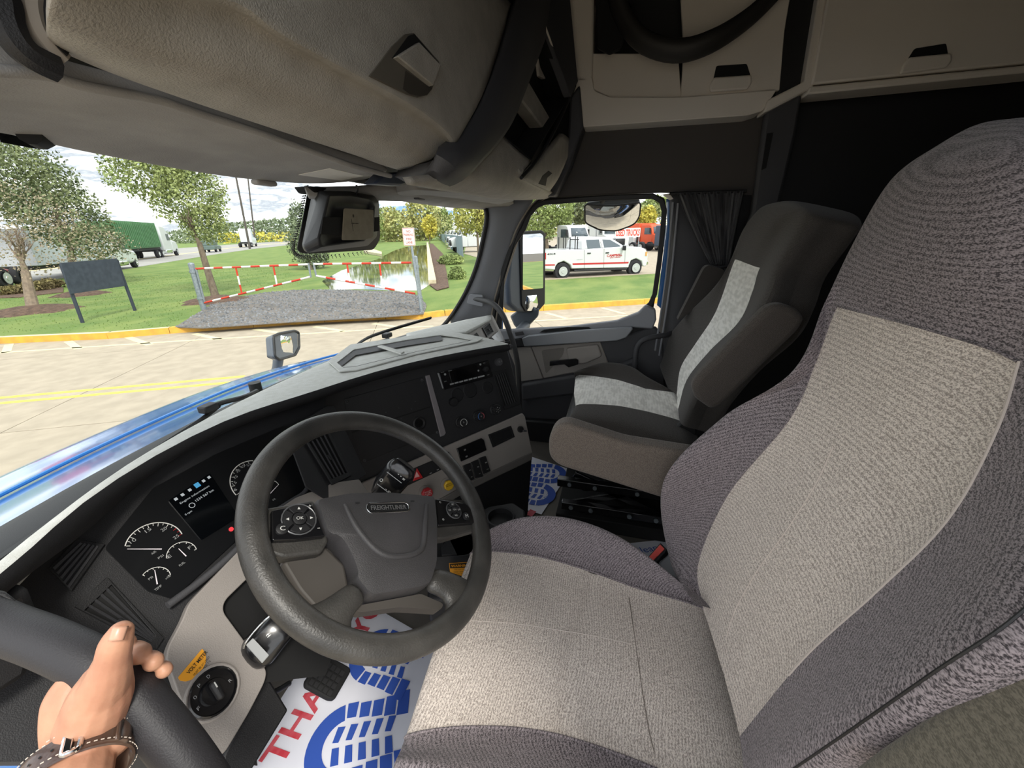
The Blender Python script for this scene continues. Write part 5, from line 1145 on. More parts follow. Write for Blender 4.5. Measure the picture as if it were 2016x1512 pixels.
for s_, p in (('D/R', (910, 884)), ('A/M', (913, 897))): 
    a, b = SF.loc(*p); text('lettering', s_, SF, a, b, .008, .006, m_print, g1, c=.0225)
g2 = ringp('cubby_frame', spz([(960.5, 855.6), (1005.5, 838), (1013, 860), (969.8, 881)], .014), spz([(965, 857), (1003, 842), (1009, 859), (972, 876)], .014), SF.n, .003, m_dk2, db, bevel=.0008)
prism('cubby_well', spz([(965, 857), (1003, 842), (1009, 859), (972, 876)], .0145), SF.n, .0006, m_gap, g2, smooth=False)
for i, (q4, s1, s2) in enumerate((([(909.6, 917), (924.8, 911), (933, 943), (920, 948)], 'ATC', 'OFF'), ([(926, 910), (940.2, 904), (950, 937.6), (934.5, 941)], 'FOG', 'ON'), ([(941.5, 902), (955, 897), (964.5, 927), (951, 933)], 'ENG', 'HI'))):
    k = sbox('rocker_switch', q4, .007, m_dk2); cx_ = sum(p[0] for p in q4)/4; cy_ = sum(p[1] for p in q4)/4
    a, b = SF.loc(cx_-1.5, cy_-6); text('lettering', s1, SF, a, b, .008, .004, m_print, k, c=.0215)
    a, b = SF.loc(cx_+1.5, cy_+7); text('lettering', s2, SF, a, b, .007, .003, m_print, k, c=.0215)
q = spz([(1023, 845)], .012)[0]; k = lathe('ignition_knob', q, SF.n, [(.013, 0), (.013, .01), (.011, .013), (0, .0135)], m_dk2, db); SF.box('knob_wing', *SF.loc(1026, 847), .022, .02, .007, .006, m_dk, k, bevel=.002, rot=R_(-20))
sbox('rocker_switch', [(873, 893), (882, 889), (892, 912), (884, 918)], .007, m_dk2)
# switch bar with hazard button, brake knobs
sw = sbox('switch_bar', [(733, 956), (790, 932), (866, 900), (874, 922), (800, 957), (742, 980)], .004, m_dk2)
hz = prism('hazard_button', spz([(820, 921), (832, 940), (812, 947)], .018), SF.n, .007, mat('hazard_red', '#c3262b', .35, coat=.4), db, bevel=.002)
prism('hazard_mark', spz([(820, 928), (826, 938), (816, 941)], .0255), SF.n, .0006, mat('mark_pink', '#e8b0ac', .5), hz, smooth=False)
for s_, p in (('NET', (844, 930)), ('PWR', (858, 923))): 
    a, b = SF.loc(*p); text('lettering', s_, SF, a, b, .008, .004, m_print, sw, c=.0185)
def octknob(px, py, r, m, s_):
    q = spz([(px, py)], .014)[0]; k = lathe('brake_knob', q, SF.n, [(.022, 0), (.022, .004), (.01, .006), (.01, .018)], m_trim, db)
    c8 = [q+SF.n*.018+(SF.x*math.cos(i*.785+.39)+SF.y*math.sin(i*.785+.39))*r for i in range(8)]
    h_ = prism('knob_face', c8, SF.n, .012, m, k, bevel=.003, taper=.06)
    F5 = Fr(q+SF.n*.0305, SF.x, SF.n)
    for i, t in enumerate(s_): text('lettering', t, F5, 0, .007-i*.006, r*1.25, .004, m_print if m.name != 'knob_yellow' else m_gap, k)
octknob(836, 968, .0215, mat('knob_red', '#b4232c', .4, coat=.3), ('TRAILER', 'AIR', 'SUPPLY')); octknob(878, 953, .0195, mat('knob_yellow', '#e3b62c', .4, coat=.3), ('PARKING', 'BRAKE'))
# lower taupe trim, left, with the column cut-out
LP = [(465, 1087), (520, 1022), (575, 985), (650, 955), (700, 948), (720, 975), (640, 1010), (560, 1060), (500, 1120), (486, 1137), (434, 1187.6), (430.5, 1208), (479, 1274), (517, 1323), (513, 1345), (482.6, 1403), (432, 1487), (420, 1487), (380, 1430), (345, 1378), (318, 1300), (324, 1275), (350.7, 1226), (364.6, 1191)]
prism('left_trim', rnd(cpz(LP, .004), [.004]*8+[.01]*16), CF.n, .016, m_trim, db, bevel=.006, seg=4)
prism('column_opening', cpz([(500, 1110), (640, 1010), (720, 1100), (640, 1330), (510, 1345), (425, 1210), (428, 1180)], .002), CF.n, .001, m_gap, db, smooth=False)
prism('left_skirt', cpz([(432, 1487), (517, 1330), (560, 1400), (480, 1530), (420, 1560)], -.04), CF.n, .015, m_dk2, db, bevel=.004)
# light switch
q = cpz([(419, 1362)], .02)[0]; rr = .0305
k = lathe('light_switch', q, CF.n, [(rr*1.18, -.004), (rr*1.12, .002), (rr, .004), (rr*.96, .001), (rr*.6, .001), (rr*.58, .006), (rr*.55, .008), (0, .008)], [m_glossk], db, seg=40)
LSF = Fr(q+CF.n*.008, CF.x, CF.n); LSF.box('switch_wing', 0, 0, 0, .030, .010, .014, m_dk2, k, bevel=.004, rot=R_(80)); LSF.box('wing_mark', .001, .009, .0142, .0016, .009, .0006, m_print, k, rot=R_(-10))
for s_, a in (('0', 140), ('P', 105), ('D', 70), ('F', 180), ('R', -20)): text('lettering', s_, LSF, rr*.78*math.cos(R_(a)), rr*.78*math.sin(R_(a)), .004, .005, m_dim, k, c=-.006)
tube('switch_rim', [q+CF.n*.001+(CF.x*math.cos(i*.2618)+CF.y*math.sin(i*.2618))*rr*1.16 for i in range(24)], .0028, m_trim, db, closed=True, seg=8)
vsx = prism('volt_sticker', rnd(cpz([(350, 1334), (354, 1340), (366, 1342), (383, 1336), (397, 1321), (405, 1304), (405, 1288), (398, 1277)], .0205), .002), CF.n, .0006, mat('sticker_orange', '#e9a12c', .5), db, smooth=False)
a, b = CF.loc(373, 1307); ang_ = math.atan2(*(lambda u: (u[1], u[0]))((CF.loc(397, 1282)[0]-CF.loc(352, 1334)[0], CF.loc(397, 1282)[1]-CF.loc(352, 1334)[1])))
m_ink = mat('ink', '#2b2110', .6)
text('lettering', 'VOLT METER', CF, *CF.loc(377, 1309), .033, .0056, m_ink, vsx, c=.0215, rot=ang_, bold=.02)
for i, (s_, w_, p) in enumerate((('MUST BE AT LEAST', .028, (385.5, 1316)), ('12.8 VOLTS', .022, (390, 1320.5)), ('TO START', .014, (394, 1325)))): text('lettering', s_, CF, *CF.loc(*p), w_, .003, m_ink, vsx, c=.0215, rot=ang_)
# instrument cluster
ic = prism('instrument_cluster', rnd(cpz([(205, 1080), (300, 962), (430, 892), (560, 838), (585, 850), (606, 950), (588, 972), (480, 1050), (340, 1180), (290, 1165)], .002), .006), CF.n, .002, mat('cluster_black', '#141517', .3, coat=.4), db)
tube('cluster_lip', cpz([(330, 1192), (400, 1140), (465, 1083), (520, 1020)], .012), .006, m_dk, db, sm=4); tube('cluster_lip', cpz([(528, 1015), (575, 985), (600, 968), (606, 945), (590, 880), (566, 852)], .010), .005, m_dk, db, sm=5)
def gauge(A, B, Cc, nums, needle, tick, red=0):      # arc through three points of the dial, numbers at their places
    (x1, y1), (x2, y2), (x3, y3) = [CF.loc(*q) for q in (A, B, Cc)]
    d = 2*(x1*(y2-y3)+x2*(y3-y1)+x3*(y1-y2)); ux = ((x1*x1+y1*y1)*(y2-y3)+(x2*x2+y2*y2)*(y3-y1)+(x3*x3+y3*y3)*(y1-y2))/d; uy = ((x1*x1+y1*y1)*(x3-x2)+(x2*x2+y2*y2)*(x1-x3)+(x3*x3+y3*y3)*(x2-x1))/d
    r = math.hypot(x1-ux, y1-uy); a0 = math.atan2(y1-uy, x1-ux); a1 = math.atan2(y3-uy, x3-ux)
    while a1 > a0: a1 -= 2*math.pi
    c = CF.p(ux, uy, .0045)
    arcband('gauge_arc', c, CF.x, CF.y, CF.n, r*.975-.0004, r, a0, a1, m_print, ic, t=.0005)
    for i in range(tick+1):
        a = a0+(a1-a0)*i/tick; d_ = CF.x*math.cos(a)+CF.y*math.sin(a); s_ = CF.n.cross(d_)*.0004; k_ = .87 if i % 2 else .82
        mk('gauge_tick', [c+d_*r*.95-s_+CF.n*.0004, c+d_*r*.95+s_+CF.n*.0004, c+d_*r*k_+s_+CF.n*.0004, c+d_*r*k_-s_+CF.n*.0004], [(0, 1, 2, 3)], m_vred if i > tick-red else m_print, ic, smooth=False)
    for s_, q in nums: text('lettering', s_, CF, *CF.loc(*q), .0048*len(s_)**.8, .0054, m_dim, ic, c=.0052)
    (x0, y0), (x1, y1) = [CF.loc(*p) for p in needle]; u = V((y1-y0, x0-x1, 0)).normalized()*.0009
    mk('gauge_needle', [CF.p(x0+u.x, y0+u.y, .0056), CF.p(x0-u.x, y0-u.y, .0056), CF.p(x1-u.x*.5, y1-u.y*.5, .0056), CF.p(x1+u.x*.5, y1+u.y*.5, .0056)], [(0, 1, 2, 3)], mat('needle', '#e6dfe6', .5), ic, smooth=False)
gauge((243, 1077), (300, 1031), (357, 1053), (('10', (259, 1067)), ('15', (289, 1046)), ('20', (320, 1044)), ('25', (344, 1059))), ((316, 1083), (248, 1083)), 14, 3)
gauge((325, 1101), (360, 1068), (385, 1083), (('E', (331, 1097)), ('F', (371, 1080))), ((364, 1097), (349, 1082)), 6)
gauge((278, 1134), (305, 1118), (334, 1133), (), ((307, 1152), (302, 1124)), 6)
gauge((462, 977), (450, 945), (496, 908), (('5', (461, 966)), ('15', (459, 953)), ('25', (461, 941)), ('35', (466, 929)), ('45', (475, 921)), ('55', (487, 917))), ((512, 950), (520, 990)), 10)
gauge((520, 978), (531, 946), (547, 956), (), ((527, 976), (544, 958)), 6)
for s_, p, w_ in (('PSI', (314, 1098), .008), ('AIR', (300, 1090), .007), ('FUEL', (356, 1112), .009), ('TEMP', (309, 1159), .010), ('PSI', (294, 1140), .006), ('x100', (328, 1138), .008), ('OIL', (537, 985), .007), ('N', (443, 1010), .007), ('1500 RPM', (450, 1023), .016)): text('lettering', s_, CF, *CF.loc(*p), w_, .0035 if s_ != 'N' else .010, m_dim, ic, c=.005)
scq = [(331, 986), (413, 932), (470, 1018), (396, 1064)]
scr = prism('display_screen', rnd(cpz(scq, .0045), .003), CF.n, .001, mat('screen_black', '#07090c', .12, coat=1), ic)
def sp_(u, v): a, b, c, d = [V((*CF.loc(*p), 0)) for p in scq]; q = a.lerp(b, u).lerp(d.lerp(c, u), v); return q.x, q.y
m_sb = mat('screen_blue', '#3d7fa6', .4, emit=.35); m_sw = mat('screen_text', '#9aa0a4', .4, emit=.25)
for i, u in enumerate((.1, .25, .42, .6, .76, .9)):
    a, b = sp_(u, .06); CF.box('menu_icon', a, b, .0056, .009 if i == 3 else .005, .009 if i == 3 else .005, .0004, m_sb if i == 3 else m_sw, scr)
for s_, u, v, w_ in (('Engine Information', .45, .19, .055), ('1234 567 km', .60, .30, .035), ('0 rpm', .12, .42, .012)): text('lettering', s_, CF, *sp_(u, v), w_, .0045, m_sw, scr, c=.0058)
c_ = CF.p(*sp_(.27, .33), .0056); arcband('engine_icon', c_, CF.x, CF.y, CF.n, .004, .005, 0, 6.283, m_sw, scr, t=.0003, n=14)
lathe('warning_lamp', cpz([(455, 1042)], .0045)[0], CF.n, [(.0042, 0), (.0042, .001), (0, .0012)], mat('lamp_red', '#b83036', .4, emit=.5), ic, seg=12)
# tray on the top pad
tz_ = .782; to_ = [(646, 713), (690, 680), (800, 664), (868, 653), (905, 657), (950, 668), (940, 674), (820, 699), (702, 731), (668, 733)]; ti_ = [(664, 716), (697, 690), (800, 671), (868, 661), (900, 665), (930, 671), (920, 674), (818, 695), (700, 724), (676, 726)]
tzs = [.781, .778, .771, .764, .762, .759, .76, .768, .778, .783]
ringp('tray_rim', [Z(*p, z) for p, z in zip(to_, tzs)], [Z(*p, z) for p, z in zip(ti_, tzs)], UP, .004, m_pad, db, bevel=.0015)
wl_ = [(664, 716), (697, 690), (800, 671), (868, 661)]
vs = [Z(*p, z)+UP*.001 for p, z in zip(ti_[:4], tzs)]+[Z(p[0]+3, p[1]+9, z) for p, z in zip(ti_[:4], tzs)]
mk('tray_back_wall', vs, [(0, 1, 5, 4), (1, 2, 6, 5), (2, 3, 7, 6)], m_face, db, smooth=False)
tube('tray_edge', [Z(*p, z)+UP*.003 for p, z in zip(ti_[5:], tzs[5:])], .0016, m_face, db)
prism('tray_divider', [Z(*p, .779) for p in [(743, 684), (752, 682), (797, 695), (790, 699)]], UP, .006, m_pad, db, bevel=.002)
# vent pod at the right end
TL, TR, BR = Z(914, 655, .757), Z(966, 621, .752), X(991, 672, .84)
vpn = (TR-TL).cross(BR-TL).normalized(); vpn = vpn if vpn.dot(CAM-TL) > 0 else -vpn; VP = Fr(TL, TR-TL, vpn)
prism('pod_face', VP.L([(914, 655), (966, 621), (970, 628), (992, 674), (975, 690), (930, 680)], -.012), VP.n, .010, m_trim, db, bevel=.0015)
grid('pod_top', dense([[Z(800, 656, .757), Z(843, 646, .757), Z(880, 638, .757), Z(918, 629, .755), Z(966, 620, .752)], [Z(800, 660, .757), Z(845, 653, .76), Z(885, 646, .762), Z(922, 638, .76), Z(967, 624, .754)], [Z(800, 664, .757), Z(850, 660, .76), Z(890, 656, .76), Z(916, 655, .757), Z(967, 627, .752)]], 4, 4), m_pad, db, solid=.012)
tube('pod_lip', [VP.L([p], .0)[0] for p in [(914, 656), (940, 641), (966, 624)]], .004, m_pad, db)
vent('', Fr(VP.o-VP.n*.001, VP.x, VP.n), [(948.5, 646), (962.5, 635.5), (971, 654), (958, 664)], 3, m=m_dk2, vert=False)
prism('small_vent', VP.L([(931, 661), (938, 655), (943, 662), (936, 668)], -.001), VP.n, .002, m_gap, db)
sl_ = prism('silver_cap', rnd(VP.L([(963, 666), (978, 653), (986, 667), (987, 674), (972, 674)], .0), .004), VP.n, .014, mat('cap_silver', '#b0b1b2', .4, .3), db, bevel=.002)
text('lettering', '2/K', VP, *VP.loc(974, 665), .022, .012, m_print, sl_, c=.0145)
# left end of the dash by the door
prism('dash_end', [Y(*p, .66) for p in [(-80, 1220), (60, 1150), (90, 1230), (60, 1330), (-80, 1420)]], (0, 1, 0), .05, m_face, db, bevel=.01)

# ================================================================ FLOOR CONSOLE (cup holder, warning label)
fc = thing('floor_console', 'low black console with a cup holder and open bin beside the steering wheel', 'console', Z(905, 1100, .1))
prism('console_body', [Z(*p, .32) for p in [(850, 1060), (905, 1030), (962, 996), (1010, 988), (1034, 1004), (1036, 1050), (970, 1130), (955, 1180), (840, 1180)]], -UP, .30, m_dk2, fc, bevel=.008)
q = Z(985, 1018, .335); lathe('cup_ring', q-UP*.02, UP, [(.046, 0), (.046, .02), (.044, .024), (.038, .022), (.037, .0)], m_face, fc); lathe('cup_well', q-UP*.016, UP, [(.037, .0), (.0, .0)], m_gap, fc)
q = Z(905, 1072, .33); lathe('bin_well', q, UP, [(.05, 0), (.05, .003), (.047, .003), (.046, .0)], m_face, fc); prism('bin_divider', [Z(*p, .332) for p in [(868, 1080), (884, 1062), (900, 1094), (870, 1096)]], UP, .006, m_face, fc, bevel=.001)
cpn2 = V((-.3, -.55, .78)).normalized(); WFk = pfr(905, 1118, 925, 1117, Z(905, 1118, .37), cpn2)
prism('label_panel', WFk.L([(850, 1098), (960, 1090), (960, 1160), (850, 1160)], -.004), WFk.n, .004, m_face, fc, bevel=.001)
wl2 = prism('warning_sticker', WFk.L([(884, 1109), (930, 1106), (930, 1136), (905, 1133), (886, 1126)], .0), WFk.n, .0006, MATS['sticker_orange'], fc, smooth=False)
prism('warning_bar', WFk.L([(885, 1110), (930, 1107), (930, 1117), (886, 1119)], .0007), WFk.n, .0003, m_ink, wl2, smooth=False)
a, b = WFk.loc(906, 1114); d_ = abs(WFk.loc(924, 1113)[0]-a); text('lettering', 'WARNING', WFk, a, b, d_*2, .0055, MATS['sticker_orange'], wl2, c=.0012, bold=.02)
for i, (s_, k_) in enumerate((('Do not engage', .036), ('inter axle lock', .040), ('while spinning', .034))): a, b = WFk.loc(908, 1121+i*4.5); text('lettering', s_, WFk, a, b, k_, .0028, m_ink, wl2, c=.0008)

# ================================================================ STEERING WHEEL
WC = V((-.5559, .3756, .6807)); e1 = V((1, -.005, 0)); wn_ = V((-.0034, -.6573, .7536)).normalized()
ta = R_(-41.4); WX = e1*math.cos(ta)+wn_.cross(e1)*math.sin(ta); WF = Fr(WC, WX, wn_)
sw_ = thing('steering_wheel', 'worn black four spoke steering wheel turned clockwise', 'steering wheel', WC)
m_whl = mat('wheel_skin', '#343331', .42, col2='#454340', ns=18, nd=8, bump=.6, bs=350); m_hubp = mat('hub_plastic', '#3b3a3b', .5, col2='#434143', ns=12, bump=.6, bs=700)
n1, n2 = 72, 16; vs = []; fs = []
for i in range(n1):
    a = 6.28318*i/n1
    for j in range(n2):
        b = 6.28318*j/n2; r = .211+.0205*math.cos(b); vs.append(WF.p(r*math.cos(a), r*math.sin(a), .0175*math.sin(b)))
for i in range(n1):
    for j in range(n2): fs.append((i*n2+j, ((i+1) % n1)*n2+j, ((i+1) % n1)*n2+(j+1) % n2, i*n2+(j+1) % n2))
mk('rim', vs, fs, m_whl, sw_, sub=1)
def wl(pts, c=0): return [WF.p(*WF.loc(*p), c) for p in pts]
hub = [(616, 988), (685, 974.5), (764, 973), (853, 981), (858, 1035), (857, 1110), (845, 1152), (828, 1161), (726, 1179), (697, 1146), (699, 1128), (682, 1088), (664, 1060), (638, 1054), (628, 1020)]
def hubl(k, c, pts=hub):
    L_ = [V((*WF.loc(*p), 0)) for p in pts]; cc_ = sum(L_, V())/len(L_)
    return rnd([WF.p(*(cc_+(p-cc_)*k).xy, c) for p in L_], .010)
rings = [hubl(.97, -.035), hubl(1.0, -.02), hubl(1.0, .004), hubl(.975, .010), hubl(.80, .0125), hubl(.45, .014), hubl(.1, .0145)]
n = len(rings[0]); vs = [p for r_ in rings for p in r_]; fs = [(j*n+i, j*n+(i+1) % n, (j+1)*n+(i+1) % n, (j+1)*n+i) for j in range(len(rings)-1) for i in range(n)]+[tuple(range(n))[::-1], tuple((len(rings)-1)*n+i for i in range(n))]
mk('hub', vs, fs, m_hubp, sw_)
U_ = [(672, 1000), (695, 1046), (728, 1086), (757, 1102), (790, 1102), (815, 1094), (826, 1078), (830, 1040), (833, 1000)]
tube('hub_ridge', wl(U_, .0125), [.003]+[.0055]*7+[.003], m_hubp, sw_, sm=4, flat=(1, 1), seg=10)
# horizontal spokes with switch pads
def lp(pts): return [V((*WF.loc(*p), 0)) for p in pts]
def spoke(nm, pts, c0, c1, m=m_whl, bev=.006, r=.006): return prism(nm, rnd([WF.p(p.x, p.y, c0) for p in lp(pts)], r), WF.n, c1-c0, m, sw_, bevel=bev, seg=3)
spoke('spoke', [(512, 1000), (620, 982), (650, 1062), (636, 1086), (560, 1096), (510, 1080)], -.026, -.003)
spoke('spoke', [(850, 980), (915, 982), (945, 1010), (942, 1040), (880, 1058), (850, 1060)], -.026, -.003)
p1_ = spoke('switch_pad', [(531.7, 1009), (611, 993), (637.6, 1059), (580, 1066), (533, 1068)], -.004, .006, m_glossk, .002, .003)
p2_ = spoke('switch_pad', [(854.5, 985), (912.7, 993), (926, 1006), (931, 1032), (859.8, 1038)], -.004, .006, m_glossk, .002, .003)
def pad(cpx, r, par, syms, okt):
    a, b = WF.loc(*cpx); c = WF.p(a, b, .0062); f = Fr(c, WF.x, WF.n)
    tube('dial_rim', [f.p(r*math.cos(i*.314), r*math.sin(i*.314)) for i in range(20)], .0012, mat('dial_grey', '#6b6c6e', .35, .4), par, closed=True, seg=6)
    for k in range(4):
        a0 = R_(45+90*k+5); a1 = R_(135+90*k-5); A = arc(c, f.x, f.y, r*.93, a0, a1, 8); B = arc(c, f.x, f.y, r*.45, a0, a1, 8)
        prism('dial_key', A+B[::-1], f.n, .0022, m_dk2, par, bevel=.0005)
        am = (a0+a1)/2; x_, y_ = r*.7*math.cos(am), r*.7*math.sin(am); s_ = .0022; u = V((math.cos(am), math.sin(am), 0)); w = V((-u.y, u.x, 0))
        if syms is None: mk('arrow_mark', [f.p(x_+u.x*s_, y_+u.y*s_, .0024), f.p(x_-u.x*s_+w.x*s_, y_-u.y*s_+w.y*s_, .0024), f.p(x_-u.x*s_-w.x*s_, y_-u.y*s_-w.y*s_, .0024)], [(0, 1, 2)], m_print, par, smooth=False)
        else: text('lettering', syms[k], f, x_, y_, .0065, .0035, m_print, par, c=.0024)
    lathe('centre_key', c, f.n, [(r*.4, 0), (r*.4, .0026), (r*.34, .0032), (0, .0032)], m_dk2, par, seg=20); text('lettering', okt, f, 0, 0, r*.42, r*.2, m_print, par, c=.0034)
pad((586, 1026), .0245, p1_, None, 'OK'); pad((890, 1008), .0175, p2_, ('SET', 'CAN', 'RES', 'UP'), 'ON')
for cp_, par, s_ in (((552, 1046), p1_, 'C'), ((914, 1020), p2_, 'M')):
    a, b = WF.loc(*cp_); lathe('round_key', WF.p(a, b, .006), WF.n, [(.0085, 0), (.0085, .002), (.007, .003), (0, .003)], m_dk2, par, seg=20); text('lettering', s_, WF, a, b, .007, .007, m_print, par, c=.0092)
for s_, p, par in (('+', (607, 1000), p1_), ('-', (624, 1044), p1_), ('C', (863, 992), p2_), ('o', (869, 1026), p2_)): text('lettering', s_, WF, *WF.loc(*p), .004, .004 if s_ != '-' else .001, m_print, par, c=.0065)
# lower spokes
def spoke3(nm, rails, m=m_whl):
    rows = []
    for (a, b, h) in rails:
        A, B = V((*WF.loc(*a), 0)), V((*WF.loc(*b), 0)); M_ = (A+B)/2; d_ = (B-A)/2; r_ = []
        for k in range(12):
            t = 6.28318*k/12; r_.append(WF.p(M_.x+d_.x*math.cos(t), M_.y+d_.y*math.cos(t), -.006+h*math.sin(t)))
        rows.append(r_)
    vs = [p for r_ in rows for p in r_]; n = 12; fs = [(i*n+j, i*n+(j+1) % n, (i+1)*n+(j+1) % n, (i+1)*n+j) for i in range(len(rows)-1) for j in range(n)]+[tuple(range(n))[::-1], tuple((len(rows)-1)*n+j for j in range(n))]
    return mk(nm, vs, fs, m, sw_, sub=1)
spoke3('spoke', [((694, 1140), (724, 1182), .016), ((672, 1156), (712, 1192), .016), ((640, 1178), (698, 1210), .016), ((606, 1192), (692, 1240), .015), ((560, 1190), (712, 1278), .014), ((540, 1190), (740, 1300), .010)])
spoke3('spoke', [((852, 1112), (836, 1162), .015), ((880, 1120), (864, 1168), .015), ((915, 1134), (888, 1186), .014), ((938, 1146), (872, 1226), .012), ((952, 1140), (870, 1250), .008)])
spoke('back_shroud', [(566, 1094), (640, 1052), (690, 1100), (700, 1150), (640, 1195), (600, 1150)], -.05, -.02, mat('shroud_taupe', '#47433f', .6), .008)
spoke('back_shroud', [(700, 1185), (840, 1160), (885, 1180), (880, 1192), (800, 1186), (720, 1196)], -.04, -.018, MATS['shroud_taupe'], .004)
# oval badge
bd_c = WF.loc(758, 1007.5); bdir = V((*WF.loc(801, 1006), 0))-V((*WF.loc(716, 1009), 0)); bh = bdir.length/2; bu = bdir.normalized()
BFr = Fr(WF.p(*bd_c, .0135), WF.x*bu.x+WF.y*bu.y, WF.n)
def oval(w_, h_): return [BFr.p(x, y) for x, y in [((w_-h_)*(1 if math.cos(t) > 0 else -1)+h_*math.cos(t), h_*math.sin(t)) for t in [6.28318*i/32 for i in range(32)]]]
bh_ = .0105; bz = ringp('badge_rim', oval(bh, bh_), oval(bh*.93, bh_*.78), WF.n, .0025, m_chr, sw_, bevel=.0006)
prism('badge_plate', oval(bh*.93, bh_*.78), WF.n, .0012, m_gap, bz, smooth=False)
text('lettering', 'FREIGHTLINER', BFr, 0, 0, bh*1.62, .0088, mat('letter_silver', '#d0d2d4', .25, .8), bz, c=.0018, bold=.015)
for p in ((697, 998), (805, 994)): a, b = WF.loc(*p); WF.box('horn_mark', a, b, .0135, .008, .003, .0004, m_face, sw_)

# ================================================================ COLUMN, STALKS, PEDALS, MATS
co = thing('steering_column', 'grey steering column shroud with two control stalks', 'column', V((-.56, .58, .40)))
def wd(a, b, c): return WF.p(a, b, c)
ce1 = Fr(WC, e1, wn_)
prism('column_shroud', rnd([ce1.p(a, b, -.24) for a, b in ((-.075, .055), (.075, .055), (.08, -.02), (.05, -.07), (-.05, -.07), (-.08, -.02))], .02), ce1.n, .16, m_gray, co, bevel=.012, seg=3)
prism('shroud_cap', [ad(*p, .80) for p in [(540, 1125), (560, 1098), (585, 1094), (630, 1165), (612, 1186), (585, 1180)]], wn_, .02, m_gray, co, bevel=.006)
tube('column_ring', [ad(566, 1158, .74), ad(590, 1162, .74), ad(606, 1185, .74), ad(610, 1210, .74)], .013, m_dk, co, sm=4)
def stalk(nm, pts, rs, ups, parent=co):
    P = spline([ad(*p) for p in pts], 5); rr = [rs[min(len(rs)-1, i//5)]*(1-(i % 5)/5)+rs[min(len(rs)-1, i//5+1)]*((i % 5)/5) for i in range(len(P))]
    rows = []
    for i, p in enumerate(P):
        t = (P[min(i+1, len(P)-1)]-P[max(i-1, 0)]).normalized(); v = (ups-t*ups.dot(t)).normalized(); s_ = t.cross(v)
        rows.append([p+s_*rr[i]*1.0*math.copysign(abs(math.cos(a))**.7, math.cos(a))+v*rr[i]*.62*math.copysign(abs(math.sin(a))**.7, math.sin(a)) for a in [6.28318*k/16 for k in range(16)]])
    vs = [p for r_ in rows for p in r_]; n = 16; fs = [(i*n+j, i*n+(j+1) % n, (i+1)*n+(j+1) % n, (i+1)*n+j) for i in range(len(rows)-1) for j in range(n)]+[tuple(range(n))[::-1], tuple((len(rows)-1)*n+j for j in range(n))]
    return mk(nm, vs, fs, m_glossk, parent)
s1 = stalk('wiper_stalk', [(640, 1175, .78), (590, 1205, .73), (550, 1235, .70), (512, 1278, .68), (498, 1293, .68)], [.012, .019, .030, .032, .022], wn_)
SF1 = pfr(533, 1250, 560, 1225, ad(533, 1250, .675)+wn_*.001, -_h+UP*.6); ca = CAM-SF1.o
p_ = prism('end_band', rnd([ad(*p, .655) for p in [(484, 1270), (498, 1256), (530, 1290), (516, 1306)]], .002), (CAM-ad(500, 1280, .65)).normalized(), .003, m_dim, s1, bevel=.001)
tube('chrome_line', [ad(556, 1196, .69), ad(520, 1222, .67), ad(486, 1262, .66), ad(480, 1276, .66)], .0018, m_chr, s1, sm=4)
fI = Fr(ad(530, 1252, .655), ray(545, 1240)-ray(530, 1252), CAM-ad(530, 1252, .655))
arcband('wiper_icon', fI.o, fI.x, fI.y, fI.n, .0035, .0045, R_(40), R_(140), m_print, s1); fI.box('wiper_icon', 0, .000, 0, .006, .001, .0004, m_print, s1); fI.box('wiper_icon', 0, .002, 0, .001, .006, .0004, m_print, s1, rot=.4); fI.box('wiper_icon', .007, .005, 0, .0028, .002, .0004, m_print, s1)
s2 = stalk('light_stalk', [(700, 1010, .84), (738, 985, .82), (765, 955, .80), (790, 925, .79), (800, 913, .79)], [.012, .017, .030, .031, .020], wn_)
fJ = Fr(ad(772, 945, .765), ray(795, 918)-ray(765, 955), CAM-ad(772, 945, .765))
for a in (-.022, .006): fJ.box('twist_band', a, 0, -.003, .0012, .036, .003, m_dim, s2)
for s_, a, b, r_ in (('O', -.012, .016, 1.2), ('= - -', .014, -.010, 1.57), ('- o -', -.020, -.010, 1.57)): text('lettering', s_, fJ, a, b, .006 if s_ == 'O' else .018, .006 if s_ == 'O' else .003, m_print, s2, c=.002, rot=r_ if s_ != 'O' else 0)
# brake pedal
bp_ = thing('brake_pedal', 'black ribbed rubber brake pedal on its arm', 'pedal', ad(640, 1335, 1.02))
pn_ = V((0, -.62, .78)).normalized(); PF_ = pfr(640, 1338, 668, 1312, ad(640, 1338, 1.0), pn_)
pq = [(596, 1345), (633, 1290), (684, 1318), (686, 1326), (654, 1382), (642, 1381), (596, 1356)]
prism('pedal_pad', rnd(PF_.L(pq), .006), PF_.n, .018, m_gap, bp_, bevel=.004)
for i in range(5):
    for j in range(4):
        u0, v0 = (i+.15)/5.2+.03, (j+.15)/4.2+.03; u1, v1 = u0+.15, v0+.18; Q = [(601, 1348), (636, 1294), (681, 1322), (648, 1376)]
        bl_ = lambda u, v: (Q[0][0]*(1-u)*(1-v)+Q[3][0]*u*(1-v)+Q[1][0]*(1-u)*v+Q[2][0]*u*v, Q[0][1]*(1-u)*(1-v)+Q[3][1]*u*(1-v)+Q[1][1]*(1-u)*v+Q[2][1]*u*v)
        prism('rubber_block', PF_.L([bl_(u0, v0), bl_(u1, v0), bl_(u1, v1), bl_(u0, v1)], .018), PF_.n, .003, m_dk2, bp_, smooth=False)
tube('pedal_arm', [ad(635, 1325, 1.04), ad(605, 1290, 1.06), ad(585, 1262, 1.05), ad(570, 1235, 1.02)], [.012, .014, .015, .014], m_dk, bp_, sm=4, flat=(1, .7)); tube('arm_pivot', [ad(597, 1275, 1.03), ad(625, 1255, 1.06)], .014, m_dk, bp_)
